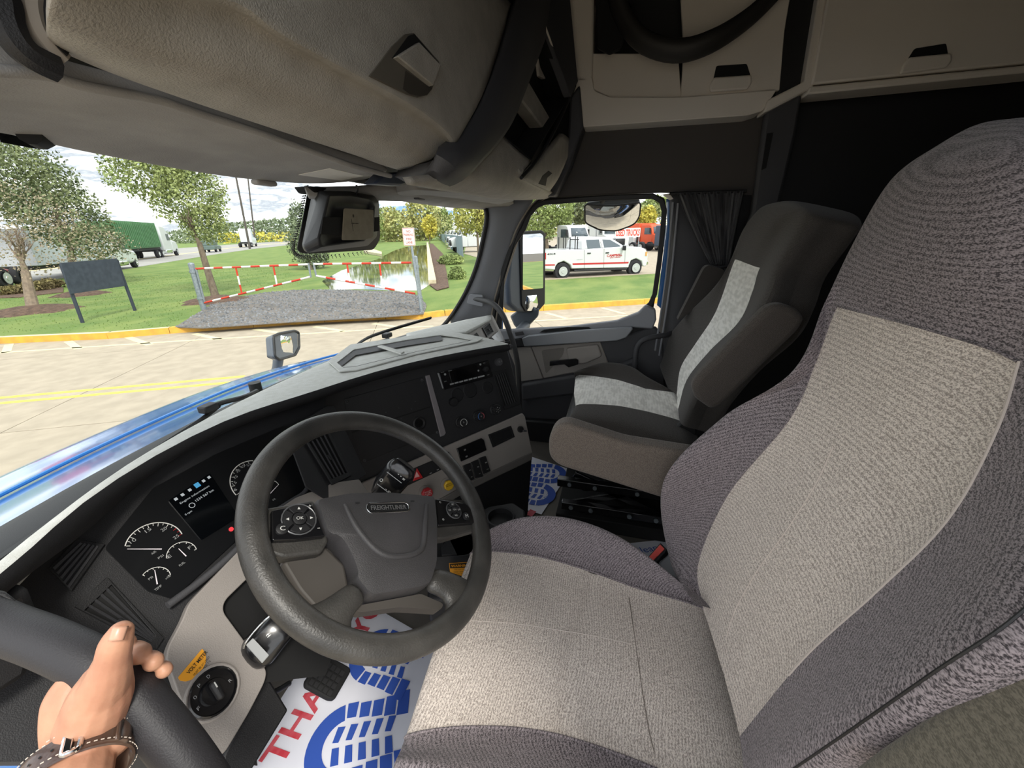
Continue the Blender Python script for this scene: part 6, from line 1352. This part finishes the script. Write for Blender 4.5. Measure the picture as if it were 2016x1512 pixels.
# cables under the dash
cb_ = thing('wiring_loom', 'loose dark cables hanging under the left of the dashboard', 'cable', ad(520, 1380, .9))
tube('cable', [ad(600, 1300, .98), ad(545, 1325, .94), ad(520, 1345, .9), ad(512, 1365, .9), ad(540, 1362, .92), ad(570, 1345, .96)], .006, m_dk2, cb_, sm=6); tube('cable', [ad(515, 1335, .86), ad(505, 1380, .86), ad(480, 1420, .84), ad(455, 1460, .82)], .008, m_dk2, cb_, sm=5)
prism('fuse_cover', [ad(*p, .80) for p in [(452, 1440), (478, 1410), (492, 1430), (482, 1480), (458, 1470)]], V((0, -.8, .6)), .02, m_dk2, cb_, bevel=.004)
prism('small_plug', [ad(*p, .72) for p in [(440, 1450), (453, 1440), (458, 1446), (446, 1458)]], V((0, -.8, .6)), .004, m_light, cb_, bevel=.001)
# keys with a paper tag
ky = thing('key_ring', 'keys with a paper tag hanging below the dashboard', 'keys', ad(490, 1500, .80))
kc = ad(482, 1484, .80); tube('ring', [kc+(V((1, 0, 0))*math.cos(a)+V((0, -.5, .86))*math.sin(a))*.013 for a in [i*.3927 for i in range(16)]], .0012, m_chr, ky, closed=True, seg=6)
prism('paper_tag', [ad(*p, .80) for p in [(465, 1488), (494, 1500), (500, 1530), (478, 1540), (466, 1515)]], V((0, -.7, .7)), .001, mat('tag_paper', '#cdb6ab', .8), ky, smooth=False)
prism('key_head', [ad(*p, .81) for p in [(488, 1486), (504, 1492), (506, 1508), (492, 1506)]], V((0, -.7, .7)), .004, m_dk2, ky, bevel=.001)
# printed paper floor mats
m_pap = mat('paper_white', '#dcdde6', .8, col2='#cfd0da', ns=5); m_pb = mat('print_blue', '#2c4fa6', .7); m_pr = mat('print_red', '#b5303d', .7, col2='#c25560', ns=40)
def sole(F, par, s, ox=0, oy=0, rot=0, flip=1):
    # boot sole print in local units; toe to +x
    cs, sn = math.cos(rot), math.sin(rot)
    def T(p): x, y = p[0]*s, p[1]*s*flip; return F.p(ox+x*cs-y*sn, oy+x*sn+y*cs, .0012)
    A = arc(V((0, 0, 0)), V((1, 0, 0)), V((0, 1, 0)), 1.0, R_(100), R_(255), 18); B = arc(V((0, 0, 0)), V((1, 0, 0)), V((0, 1, 0)), .58, R_(102), R_(250), 18)
    L_ = [[(p.x, p.y) for p in A+B[::-1]]]
    for sg in (1, -1):
        for i in range(5):
            x = -.08+i*.36; k = 1-.0*i; w_ = .25; y0 = .62-.05*i; y1 = 1.0-.07*i+(.02*i*i if sg > 0 else 0)
            L_.append([(x-.06*i*.3, sg*y0), (x+w_, sg*y0*.98), (x+w_+.03, sg*y1), (x-.02, sg*y1)])
    for i in range(5):
        x = -.35+i*.34; L_.append([(x, .08), (x+.16, .06), (x+.28, .42), (x+.08, .44)]); L_.append([(x+.02, -.05), (x+.2, -.05), (x+.26, -.44), (x+.06, -.44)])
    for q in L_:
        prism('sole_print', [T(p) for p in q], F.n, .0002, m_pb, par, smooth=False)
def pmat(label, pts, z=.004, name='paper_mat', group='printed paper floor mats'):
    P = [Z(*p, z) for p in pts]; c = sum(P, V())/len(P); t = thing(name, label, 'floor mat', V((c.x, c.y, 0)), group)
    prism('paper_sheet', P, UP, .001, m_pap, t, smooth=False); return t, c
t1, c1 = pmat('large paper mat printed with two blue boot soles and red THANK under the pedals', [(474, 1500), (470, 1560), (820, 1620), (880, 1285), (853, 1262), (728, 1190), (640, 1240)])
a_, b_ = Z(540, 1490, .006), Z(660, 1310, .006); MF1 = Fr(a_, b_-a_, UP)
MF1 = Fr(a_, b_-a_, UP)
text('lettering', 'THANK YOU', MF1, (b_-a_).length*1.10, .0, (b_-a_).length*2.35, .062, m_pr, t1, c=.0003, bold=.02)
def solepx(par, heel, toe, s, flip=1, dz=0):
    H, T_ = Z(*heel, .005+dz), Z(*toe, .005+dz); F = Fr(H, T_-H, UP); sole(F, par, s, flip=flip)
solepx(t1, (680, 1465), (790, 1440), .090, 1); solepx(t1, (745, 1290), (850, 1330), .080, -1, .0008)
t2, c2 = pmat('smaller paper mat with two blue boot soles in front of the passenger seat', [(1042, 898), (1124, 925), (1066, 1013), (1030, 1002), (1030, 960), (1034, 925)])
solepx(t2, (1082, 932), (1040, 928), .085); solepx(t2, (1058, 972), (1020, 965), .085)
F2_ = Fr(Z(1050, 1005, .005), Z(1068, 985, .005)-Z(1050, 1005, .005), UP); text('lettering', 'MADE IN USA', F2_, .10, 0, .12, .012, m_pb, t2, c=.0004)
F2_.box('flag_print', -.02, 0, .0004, .04, .03, .0003, m_pr, t2)
t3, c3 = pmat('corner of a paper mat showing between the driver seat and the belt buckle', [(1228, 1071), (1330, 1060), (1345, 1110), (1290, 1130), (1262, 1108)])
F3_ = pfr(1270, 1082, 1290, 1078, Z(1270, 1082, .005), UP); text('lettering', 'Clean', F3_, 0, 0, .10, .03, m_pb, t3, c=.0004)
# ================================================================ SEATS
def fabric(name, c1, c2, rib, stitch=520, bs=.7, rot=0):
    m = bpy.data.materials.new(name); m.use_nodes = True; t = m.node_tree; b = t.nodes['Principled BSDF']; l = t.links
    tc_ = nn(t, 'ShaderNodeTexCoord'); mp_ = nn(t, 'ShaderNodeMapping'); mp_.inputs['Rotation'].default_value = (R_(-45), 0, 0); l.new(tc_.outputs['Object'], mp_.inputs[0])
    st_ = nn(t, 'ShaderNodeMapping'); st_.inputs['Scale'].default_value = (.45, 1, 1); st_.inputs['Rotation'].default_value = (0, 0, R_(rot)); l.new(tc_.outputs['Object'], st_.inputs[0])
    n1_ = nn(t, 'ShaderNodeTexNoise', i_Scale=stitch, i_Detail=1.5, i_Roughness=.7); l.new(st_.outputs[0], n1_.inputs[0])
    wv = nn(t, 'ShaderNodeTexWave', i_Scale=rib, i_Distortion=.0, i_Detail=0); wv.bands_direction = 'Y'; l.new(mp_.outputs[0], wv.inputs[0])
    ma = nn(t, 'ShaderNodeMath', operation='MULTIPLY_ADD'); ma.inputs[1].default_value = .10; l.new(wv.outputs['Fac'], ma.inputs[0]); l.new(n1_.outputs[0], ma.inputs[2])
    r = nn(t, 'ShaderNodeValToRGB'); r.color_ramp.elements[0].position = .42; r.color_ramp.elements[1].position = .66
    r.color_ramp.elements[0].color = srgb(c1); r.color_ramp.elements[1].color = srgb(c2); l.new(ma.outputs[0], r.inputs[0]); l.new(r.outputs[0], b.inputs['Base Color'])
    bp2 = nn(t, 'ShaderNodeBump', i_Strength=bs, i_Distance=.0012); l.new(ma.outputs[0], bp2.inputs['Height']); l.new(bp2.outputs[0], b.inputs['Normal'])
    b.inputs['Roughness'].default_value = .95; b.inputs['Specular IOR Level'].default_value = .2; b.inputs['Sheen Weight'].default_value = .15; MATS[name] = m; return m
f_dk = fabric('fabric_dark', '#3e393c', '#9a9093', 75, 760); f_lt = fabric('fabric_light', '#978c84', '#e2d7cd', 92, 800); f_side = fabric('fabric_side', '#353135', '#7d7679', 52, 900, .9)
f_arm = fabric('fabric_arm', '#5b534d', '#70675f', 90, 500, .5); f_arm2 = fabric('fabric_arm_near', '#545046', '#6f695d', 90, 1000, .4)
f_pd = fabric('fabric_black', '#3a3734', '#4b4744', 90, 600, .5); f_pl = fabric('fabric_white', '#dddbd4', '#f6f4ee', 40, 60, .2)
f_pd2 = fabric('fabric_black_arm', '#443f3b', '#57514c', 90, 600, .5)
def seatpart(nm, full, c0, c1, m, parent, nu=6, nv=6, r0=0, r1=None, groove=None):
    D = dense(full, nu, nv); r1 = len(full)-1 if r1 is None else r1
    sub = [row[c0*nu:c1*nu+1] for row in D[r0*nv:r1*nv+1]]
    if groove:
        sub = [[groove(p, i/(len(sub)-1), j/(len(row)-1)) for j, p in enumerate(row)] for i, row in enumerate(sub)]
    return grid(nm, sub, m, parent), D
def piping(D, col, nu, m, parent, r=.0022, a=0, b=None, lift=.0005):
    P = [row[col*nu] for row in D][a:b]; return tube('piping', [p+UP*lift for p in P], r, m, parent, seg=6)
# ---- driver seat
ds = thing('driver_seat', 'grey woven driver seat with a lighter centre panel in the foreground', 'seat', (-.55, 0, 0))
fx_ = [[(790, 1502, .47), (812, 1446, .44), (872, 1262, .45), (938, 1086, .44), (958, 1046, .485)],
       [(890, 1520, .49), (925, 1432, .445), (980, 1256, .455), (1040, 1092, .445), (1032, 1022, .505)],
       [(1040, 1550, .49), (1070, 1442, .44), (1100, 1270, .45), (1145, 1119, .44), (1128, 1027, .505)],
       [(1230, 1610, .485), (1235, 1492, .435), (1240, 1305, .445), (1255, 1158, .435), (1238, 1072, .49)],
       [(1500, 1700, .47), (1480, 1600, .43), (1425, 1380, .43), (1385, 1198, .43), (1385, 1184, .455)]]
rows = []
for r_ in fx_:
    P = [Z(*p) for p in r_]; rows.append([P[0]+V((-.035, 0, -.13)), P[0]+V((-.022, 0, -.035))]+P+[P[-1]+V((.022, 0, -.035)), P[-1]+V((.03, 0, -.13))])
fr0 = rows[0]; rows = [[p*1+V((0, .004, -.14-(p.z-.44)*.5)) for p in fr0], [p+V((0, .014, -.035)) for p in fr0]]+rows
rows.append([p+V((0, -.06, -.05)) for p in rows[-1]])
gv = lambda p, i, j: p-UP*(.006*math.exp(-((i-.60)/.012)**2)+.0025*math.exp(-((j-.52)/.02)**2))
o, D = seatpart('cushion_centre', rows, 3, 5, f_lt, ds, 10, 12, 0, None, gv)
seatpart('cushion_side', rows, 5, 8, f_dk, ds, 10, 12); seatpart('cushion_side', rows, 0, 3, f_dk, ds, 10, 12)
piping(D, 3, 10, f_dk, ds); piping(D, 5, 10, f_dk, ds)
tt = R_(14); bnv = V((0, math.cos(tt), math.sin(tt))); bp0 = V((-.55, -.2, .5))
def BK(px, py, c=0, p0=bp0): return onp(px, py, p0+bnv*c, bnv)
br = [[(1480, 1570, .03), (1456, 1450, 0), (1425, 1330, 0), (1384, 1200, 0), (1368, 1190, .03)],
      [(1650, 1455, .075), (1580, 1300, .01), (1480, 1210, 0), (1374, 1110, .01), (1318, 1100, 9)],
      [(1838, 1325, .09), (1730, 1162, .015), (1580, 1070, .004), (1432, 975, .015), (1307, 950, 9)],
      [(2000, 1215, .085), (1868, 1022, .012), (1715, 930, 0), (1552, 828, .012), (1420, 824, 9)],
      [(2120, 1080, .06), (1962, 850, .006), (1785, 775, 0), (1604, 716, .006), (1563, 733, .03)],
      [(2140, 860, .03), (2006, 713, 0), (1830, 650, 0), (1648, 603, 0), (1627, 598, .005)],
      [(2150, 600, 0), (2050, 560, .01), (1860, 510, .02), (1720, 490, .01), (1676, 488, -.01)],
      [(2170, 440, -.01), (2080, 400, .01), (1930, 370, .02), (1800, 365, .01), (1752, 358, -.02)],
      [(2150, 330, -.03), (2090, 300, -.01), (1990, 285, 0), (1890, 292, -.01), (1845, 288, -.035)],
      [(2120, 250, -.07), (2080, 238, -.06), (2030, 232, -.06), (1980, 236, -.06), (1940, 243, -.07)]]
def backrest(br, p0, parent, mc, ms, mh, nu, nv, ntop, shell=.13, mside=None, groove=None):
    rows = []; kx = -.28
    for r_ in br:
        P = [BK(x, y, c, p0) if c > -.9 and c != 9 else X(x, y, kx) for x, y, c in r_]
        u = (P[0]-P[-1]).normalized()
        L0 = [P[0]-u*.02-bnv*shell, P[0]+u*.006-bnv*shell*.45]; L1 = [P[-1]-u*.006-bnv*shell*.45, P[-1]+u*.02-bnv*shell]
        rows.append([(L0[0]+L1[1])/2-bnv*.01]+L0+P+L1+[(L0[0]+L1[1])/2-bnv*.01])
    last = rows[-1]; c_ = sum(last, V())/len(last); rows.append([p.lerp(c_, .6)+UP*.006 for p in last])
    o, D = seatpart('backrest_centre', rows, 4, 6, mc, parent, nu, nv, 0, ntop, groove)
    seatpart('backrest_side', rows, 6, 9, ms, parent, nu, nv, 0, ntop); seatpart('backrest_side', rows, 2, 4, ms, parent, nu, nv, 0, ntop)
    seatpart('backrest_shell', rows, 0, 3, mside or ms, parent, nu, nv, 0, ntop) if False else seatpart('backrest_shell', rows, 0, 2, mside or ms, parent, nu, nv, 0, ntop)
    seatpart('headrest', rows, 0, 9, mh, parent, nu, nv, ntop)
    return rows, D
gb = lambda p, i, j: p-bnv*(.004*math.exp(-((j-.52)/.015)**2)*(1 if i < .75 else 0))
rows, D = backrest(br, bp0, ds, f_lt, f_dk, f_dk, 10, 10, 5, groove=gb, mside=f_side)
m_pipl = mat('piping_light', '#c7bcb4', .9)
piping(D, 4, 10, m_pipl, ds, .0014, 8, 51); piping(D, 6, 10, f_dk, ds, .0015, 0, 51); piping(D, 3, 10, m_dk2, ds, .0010, 0, 55)
tube('piping', [D[50][j] for j in range(40, 61)], .0015, f_dk, ds, seg=6)
# inboard armrest
def arm(nm, pts, x, w_, m, parent, bev=.02, r=.02):
    o = prism(nm, rnd([X(*p, x) for p in pts], r, 4), (1, 0, 0), w_, m, parent, bevel=bev, seg=4); return o
arm('armrest', [(1112, 833), (1090, 842), (1079, 865), (1080, 900), (1098, 918), (1320, 988), (1400, 1005), (1440, 900), (1380, 896), (1230, 872)], -.215, .05, f_arm, ds, .014)
prism('armrest', [X(*p, -.83) for p in [(1640, 1520), (1720, 1458), (1850, 1368), (2010, 1262), (2140, 1170), (2240, 1600)]], (-1, 0, 0), .06, f_arm2, ds, bevel=.012, seg=4)
box('seat_base', (-.56, 0, .20), (.44, .42, .36), m_dk2, ds, bevel=.03)
def seam(o, pts, r, m, lift=.0004):
    P = [hit(o, *q, lift) for q in pts]; P = [q for q in P if q is not None]
    if len(P) > 2: tube('seam', P, r, m, ds if o.parent == ds else o.parent, sm=4, seg=6)
bc_ = [o for o in ds.children if o.name.startswith('backrest_centre')][0]; cc_2 = [o for o in ds.children if o.name.startswith('cushion_centre')][0]
seam(bc_, [(1640, 880), (1605, 955), (1548, 1045), (1490, 1125), (1448, 1200), (1430, 1255)], .0009, m_pipl)
m_seam = mat('seam_thread', '#7a7068', .95)
seam(cc_2, [(1238, 1176), (1246, 1230), (1256, 1300), (1266, 1370), (1278, 1440), (1288, 1480)], .0007, m_seam)
seam(cc_2, [(925, 1222), (1000, 1226), (1085, 1238), (1170, 1252), (1244, 1268)], .0007, m_pipl, .0001)
# belt buckle
bb = thing('belt_buckle', 'black seat belt buckle with a red release button beside the driver seat', 'buckle', Z(1300, 1120, .30))
BF_ = pfr(1290, 1092, 1305, 1077, Z(1288, 1090, .40), (-.45, .25, .86))
prism('buckle_body', rnd(BF_.L([(1272, 1100), (1300, 1068), (1314, 1082), (1287, 1112)]), .003), -BF_.n, .03, m_dk2, bb, bevel=.003)
prism('release_button', rnd(BF_.L([(1276, 1100), (1300, 1073), (1309, 1082), (1285, 1106)]), .002), BF_.n, .004, mat('button_red', '#d8544c', .4), bb, bevel=.001)
prism('buckle_stem', BF_.L([(1295, 1106), (1318, 1088), (1345, 1100), (1345, 1150), (1300, 1125)], -.01), -BF_.n, .02, m_pil, bb, bevel=.006)
# ---- passenger seat
ps = thing('passenger_seat', 'black passenger seat with a pale grey centre stripe by the far door', 'seat', (.5, 0, 0))
fx_ = [[(1127, 822, .475), (1141, 796, .485), (1138, 770, .49), (1140, 738, .485), (1137, 730, .52)],
       [(1200, 826, .48), (1208, 798, .49), (1206, 772, .495), (1206, 746, .49), (1190, 716, .535)],
       [(1250, 838, .48), (1250, 805, .49), (1246, 780, .495), (1243, 756, .49), (1240, 723, .53)],
       [(1292, 850, .48), (1286, 813, .485), (1281, 790, .49), (1278, 766, .485), (1277, 745, .51)],
       [(1345, 868, .47), (1338, 828, .48), (1336, 800, .48), (1332, 774, .48), (1326, 770, .49)]]
rows = []
for r_ in fx_:
    P = [Z(*p) for p in r_]; rows.append([P[0]+V((-.03, 0, -.11)), P[0]+V((-.02, 0, -.03))]+P+[P[-1]+V((.03, 0, -.02)), P[-1]+V((.05, 0, -.11))])
fr0 = rows[0]; rows = [[p+V((0, .0, -.10-(p.z-.49)*.5)) for p in fr0], [p+V((0, .014, -.03)) for p in fr0]]+rows
rows.append([p+V((0, -.06, -.03)) for p in rows[-1]])
gv = lambda p, i, j: p-UP*(.004*math.exp(-((i-.68)/.012)**2))
o, D = seatpart('cushion_centre', rows, 3, 5, f_pl, ps, 6, 6, 0, None, gv); seatpart('cushion_side', rows, 5, 8, f_pd, ps, 6, 6); seatpart('cushion_side', rows, 0, 3, f_pd, ps, 6, 6)
pp0 = V((.55, -.26, .5))
br = [[(1342, 835, .02), (1335, 806, 0), (1333, 790, 0), (1332, 778, 0), (1314, 762, .02)],
      [(1368, 772, .05), (1352, 748, 0), (1345, 735, 0), (1340, 724, 0), (1298, 716, .04)],
      [(1414, 706, .05), (1396, 692, 0), (1382, 684, 0), (1369, 677, 0), (1301, 684, .05)],
      [(1474, 640, .05), (1454, 634, 0), (1427, 632, 0), (1400, 631, 0), (1342, 630, .04)],
      [(1508, 580, .04), (1481, 575, 0), (1450, 580, 0), (1419, 590, 0), (1402, 570, .02)],
      [(1530, 524, .03), (1496, 527, 0), (1471, 519, 0), (1447, 511, 0), (1436, 520, .005)],
      [(1580, 450, .01), (1540, 450, .01), (1510, 452, .02), (1480, 455, .01), (1460, 458, -.01)],
      [(1598, 418, 0), (1570, 412, .01), (1540, 412, .01), (1510, 414, 0), (1484, 423, -.02)],
      [(1590, 400, -.04), (1570, 397, -.03), (1550, 396, -.03), (1530, 398, -.03), (1508, 405, -.04)]]
backrest(br, pp0, ps, f_pl, f_pd, f_pd, 6, 6, 5, .12)
prism('armrest', rnd([X(*p, -.045) for p in [(1362, 762), (1369, 786), (1401, 808), (1420, 800), (1573, 652), (1587, 628), (1572, 609), (1539, 598), (1513, 604), (1466, 651), (1371, 745)]], .012), (1, 0, 0), .045, f_pd2, ps, bevel=.014, seg=4)
prism('armrest', rnd([X(*p, .80) for p in [(1333, 632), (1386, 528), (1394, 522), (1427, 531), (1420, 560), (1363, 612)]], .012), (1, 0, 0), .05, f_pd, ps, bevel=.012, seg=4)
prism('recliner_cover', rnd([X(*p, .33) for p in [(1300, 885), (1318, 855), (1343, 830), (1372, 830), (1372, 890), (1345, 905), (1304, 900)]], .01), (1, 0, 0), .03, m_dk2, ps, bevel=.006)
prism('silver_cover', rnd([X(*p, .322) for p in [(1306, 884), (1322, 862), (1330, 858), (1352, 868), (1358, 876), (1354, 892), (1310, 895)]], .008), (1, 0, 0), .02, mat('cover_grey', '#8d9093', .5), ps, bevel=.004)
box('seat_side_cover', (.53, -.03, .40), (.36, .42, .10), m_dk2, ps, bevel=.02)
for z_, y0 in ((.09, 0), (.20, .02)):
    for x in (.30, .66): box('slide_rail', (x, -.06+y0, z_), (.03, .46, .035), m_glossk, ps, bevel=.003)
for s_ in (-1, 1): box('scissor_link', (.33, -.05, .15), (.012, .38, .03), m_glossk, ps, M=Matrix.Rotation(R_(22*s_), 3, 'X'), bevel=.002); box('scissor_link', (.63, -.05, .15), (.012, .38, .03), m_glossk, ps, M=Matrix.Rotation(R_(22*s_), 3, 'X'), bevel=.002)
for y in (.13, .05, -.1, -.2, -.24): cyl('rail_bolt', (.284, y, .09), (-1, 0, 0), .009, .006, m_galv, ps, seg=8)
for y in (.14, .04, -.12): cyl('rail_bolt', (.284, y, .20), (-1, 0, 0), .008, .006, m_galv, ps, seg=8)
box('base_plate', (.48, -.06, .03), (.42, .5, .06), m_gap, ps, bevel=.004); cyl('air_spring', (.48, -.06, .06), UP, .07, .26, m_gap, ps)
for y in (.12, .03): tube('base_cable', [(.36, y, .18), (.38, y-.03, .12), (.42, y-.07, .10)], .008, m_dk2, ps, sm=4)

# ================================================================ DRIVER GRAB HANDLE, HAND, WATCH
dh = thing('grab_bar', 'thick black padded grab bar held by the hand at the left door', 'handle', ad(420, 1540, .44))
m_bar = mat('bar_black', '#2b2a2d', .55, bump=.4, bs=600)
tube('bar_tube', [ad(-60, 1205, .40), ad(10, 1235, .40), ad(100, 1268, .395), ad(190, 1312, .39), ad(255, 1362, .39), ad(310, 1424, .39), ad(370, 1500, .39), ad(430, 1590, .39)], [.0215]*8, m_bar, dh, sm=6, seg=20)
prism('bar_end_boot', [ad(*p, .42) for p in [(-60, 1150), (10, 1165), (48, 1195), (44, 1235), (0, 1235), (-60, 1230)]], -ray(0, 1200), .02, m_dk2, dh, bevel=.008)
def capsules(chains, seg=14):
    vs, fs = [], []
    for pts, rs in chains:
        P = [ad(*p) for p in pts]; n0 = len(P); P2 = spline(P, 5); R2 = [rs[min(n0-1, i//5)]*(1-(i % 5)/5)+rs[min(n0-1, i//5+1)]*((i % 5)/5) for i in range(len(P2))]
        # round ends
        d0 = (P2[0]-P2[1]).normalized(); d1 = (P2[-1]-P2[-2]).normalized(); A = []; RA = []
        for a in (80, 55, 30): A.append(P2[0]+d0*R2[0]*math.sin(R_(a))); RA.append(R2[0]*math.cos(R_(a)))
        A += P2; RA += R2
        for a in (30, 55, 80): A.append(P2[-1]+d1*R2[-1]*math.sin(R_(a))); RA.append(R2[-1]*math.cos(R_(a)))
        F = frames(A); k = len(vs)
        for i, p in enumerate(A): vs += [p+(F[i][1]*math.cos(6.28318*s/seg)+F[i][2]*math.sin(6.28318*s/seg))*RA[i] for s in range(seg)]
        for i in range(len(A)-1): fs += [(k+i*seg+s, k+i*seg+(s+1) % seg, k+(i+1)*seg+(s+1) % seg, k+(i+1)*seg+s) for s in range(seg)]
        fs += [tuple(k+s for s in range(seg))[::-1], tuple(k+(len(A)-1)*seg+s for s in range(seg))]
    return vs, fs
m_skin = mat('skin', '#c9977a', .5, col2='#bb876d', ns=35, bump=.35, bs=260, bdist=.0008); m_skin.node_tree.nodes['Principled BSDF'].inputs['Subsurface Weight'].default_value = .12
m_skin.node_tree.nodes['Principled BSDF'].inputs['Subsurface Radius'].default_value = (.008, .003, .002)
pe = thing('person', 'bare left hand and wrist with a watch gripping the black grab bar', 'person', ad(120, 1640, .38))
ch_ = [([(20, 1900, .25), (90, 1680, .31), (140, 1545, .342), (160, 1475, .362)], [.032, .030, .0275, .024]),
       ([(160, 1480, .365), (180, 1420, .362), (196, 1375, .36), (206, 1345, .358)], [.022, .025, .024, .020]),
       ([(150, 1480, .372), (140, 1420, .375), (140, 1375, .378), (152, 1340, .382)], [.022, .021, .020, .0155]),
       ([(175, 1460, .378), (185, 1410, .382), (192, 1370, .385)], [.022, .024, .02]),
       ([(196, 1372, .358), (213, 1330, .352), (222, 1296, .348), (228, 1268, .346), (237, 1246, .346)], [.021, .0165, .0128, .0122, .0098]),
       ([(180, 1465, .375), (215, 1450, .375), (245, 1425, .378), (258, 1405, .385)], [.021, .020, .018, .013]),
       ([(152, 1340, .384), (160, 1318, .405), (185, 1288, .425), (228, 1268, .425), (248, 1267, .398)], [.0135, .0105, .0095, .009, .0085]),
       ([(165, 1350, .388), (182, 1330, .415), (215, 1302, .438), (258, 1282, .428), (275, 1287, .392)], [.0135, .011, .010, .010, .0098]),
       ([(185, 1370, .39), (208, 1350, .42), (245, 1325, .44), (288, 1300, .428), (303, 1303, .395)], [.0135, .011, .0095, .0088, .0085]),
       ([(208, 1392, .392), (240, 1372, .42), (278, 1348, .435), (315, 1318, .425), (324, 1320, .40)], [.013, .010, .0085, .0075, .0072])]
vs, fs = capsules(ch_)
hand = mk('hand', vs, fs, m_skin, pe)
rm = hand.modifiers.new('r', 'REMESH'); rm.mode = 'VOXEL'; rm.voxel_size = .0013; rm.use_smooth_shade = True
sm_ = hand.modifiers.new('sm', 'SMOOTH'); sm_.factor = .6; sm_.iterations = 7
m_nail = mat('nail', '#d2a188', .35, coat=.1)
nf = Fr(ad(233, 1247, .3335), ray(239, 1236)-ray(230, 1262), -ray(236, 1250))
def nail(f, L_, W_, h):
    rows = [[f.p(L_*(i/6-.5), W_*(j/6-.5), -abs(j/6-.5)**2*W_*.9-(abs(i/6-.5)**2)*L_*.25+h) for j in range(7)] for i in range(7)]
    return grid('thumbnail', rows, m_nail, pe, solid=.0006)
nail(nf, .0105, .0105, -.0012)
# creases over the thumb joint are carried by small raised folds
# watch
wt = thing('wristwatch', 'brown leather watch strap with white stitching and a steel buckle on the wrist', 'watch', ad(150, 1530, .37))
wa = (ad(168, 1420, .372)-ad(142, 1540, .335)).normalized(); wc = ad(152, 1510, .352)
u1 = cr-wa*cr.dot(wa); u1.normalize(); u2 = wa.cross(u1)
if u2.dot(CAM-wc) < 0: u2 = -u2
m_lea = mat('strap_brown', '#42302a', .35, col2='#5b473b', ns=22, nd=6, coat=.4, bump=.5, bs=150)
rw, rd2 = .0375, .0335; rows = []; N_ = 48
def wp_(a, s_, k=0): return wc+u1*(rw+k)*math.cos(a)+u2*(rd2+k)*math.sin(a)+wa*s_
rows = [[wp_(6.28318*i/N_, s_, k) for s_, k in ((-.0105, 0), (-.0095, .0016), (-.006, .0024), (0, .0028), (.006, .0024), (.0095, .0016), (.0105, 0), (0, -.001))] for i in range(N_+1)]
grid('strap', rows, m_lea, wt, closed=True)
rows = [[wp_(R_(a), s_, k) for s_, k in ((-.010, .002), (-.009, .0045), (0, .0055), (.009, .0045), (.010, .002))] for a in range(15, 76, 5)]
grid('strap_tail', rows, m_lea, wt, solid=.001)
lst = []
for s_ in (-.0085, .0085):
    for i in range(60):
        a = 6.28318*i/60; t = (wp_(a+.01, s_)-wp_(a, s_)).normalized(); nrm_ = (wp_(a, s_, .01)-wp_(a, s_)).normalized()
        lst.append((wp_(a, s_, .0060 if .26 < a < 1.74 else .0032), (.0022, .0006, .0006), Matrix((t, nrm_.cross(t), nrm_)).transposed()))
vs, fs = boxes(lst); mk('stitching', vs, fs, mat('thread_white', '#d9cdbf', .8), wt, smooth=False)['kind'] = 'stuff'
bl_ = [wp_(R_(a), s_, .0075) for a, s_ in ((67, -.0125), (67, .0125), (80, .0125), (80, -.0125))]
tube('buckle', rnd(bl_, .003, 4), .0020, m_chr, wt, closed=True, seg=8); tube('buckle_pin', [wp_(R_(62), 0, .0085), wp_(R_(72), 0, .009), wp_(R_(82), 0, .0075)], .0011, m_chr, wt)
prism('buckle_plate', [wp_(R_(a), s_, .0080) for a, s_ in ((73, -.0115), (73, .0115), (79, .0115), (79, -.0115))], u2, .0012, m_chr, wt, bevel=.0004)
rows = [[wp_(R_(a), s_, k) for a, k in ((30, .0065), (36, .0075))] for s_ in (-.011, -.005, 0, .005, .011)]; grid('keeper_loop', rows, m_lea, wt, solid=.0015)
for i in range(4): q = wp_(R_(92+i*11), 0, .0034); lathe('strap_hole', q, (q-wc), [(.0011, 0), (0, .0001)], m_gap, wt, seg=8)

# ---- lower left: door pillar trims and the blue cab side
o = prism('trim_7', [ad(*p, .62) for p in [(-100, 1230), (40, 1215), (150, 1290), (300, 1420), (440, 1600), (-100, 1600)]], V((0, .9, -.1)), .05, m_dk2, bevel=.01); st(o)
tube('pillar_ridge', [ad(-40, 1378, .58), ad(40, 1425, .58), ad(110, 1478, .58), ad(160, 1540, .58)], .012, mat('ridge_brown', '#3d3834', .5), o, sm=4)
tube('pillar_ridge', [ad(-40, 1402, .57), ad(30, 1445, .57), ad(90, 1500, .57), ad(120, 1550, .57)], .009, m_rub, o, sm=4)
bs_ = prism('cab_side', [ad(*p, .52) for p in [(-100, 1420), (-10, 1432), (30, 1450), (62, 1486), (84, 1530), (90, 1600), (-100, 1600)]], V((0, .9, -.1)), .03, m_blue, bevel=.01); st(bs_)
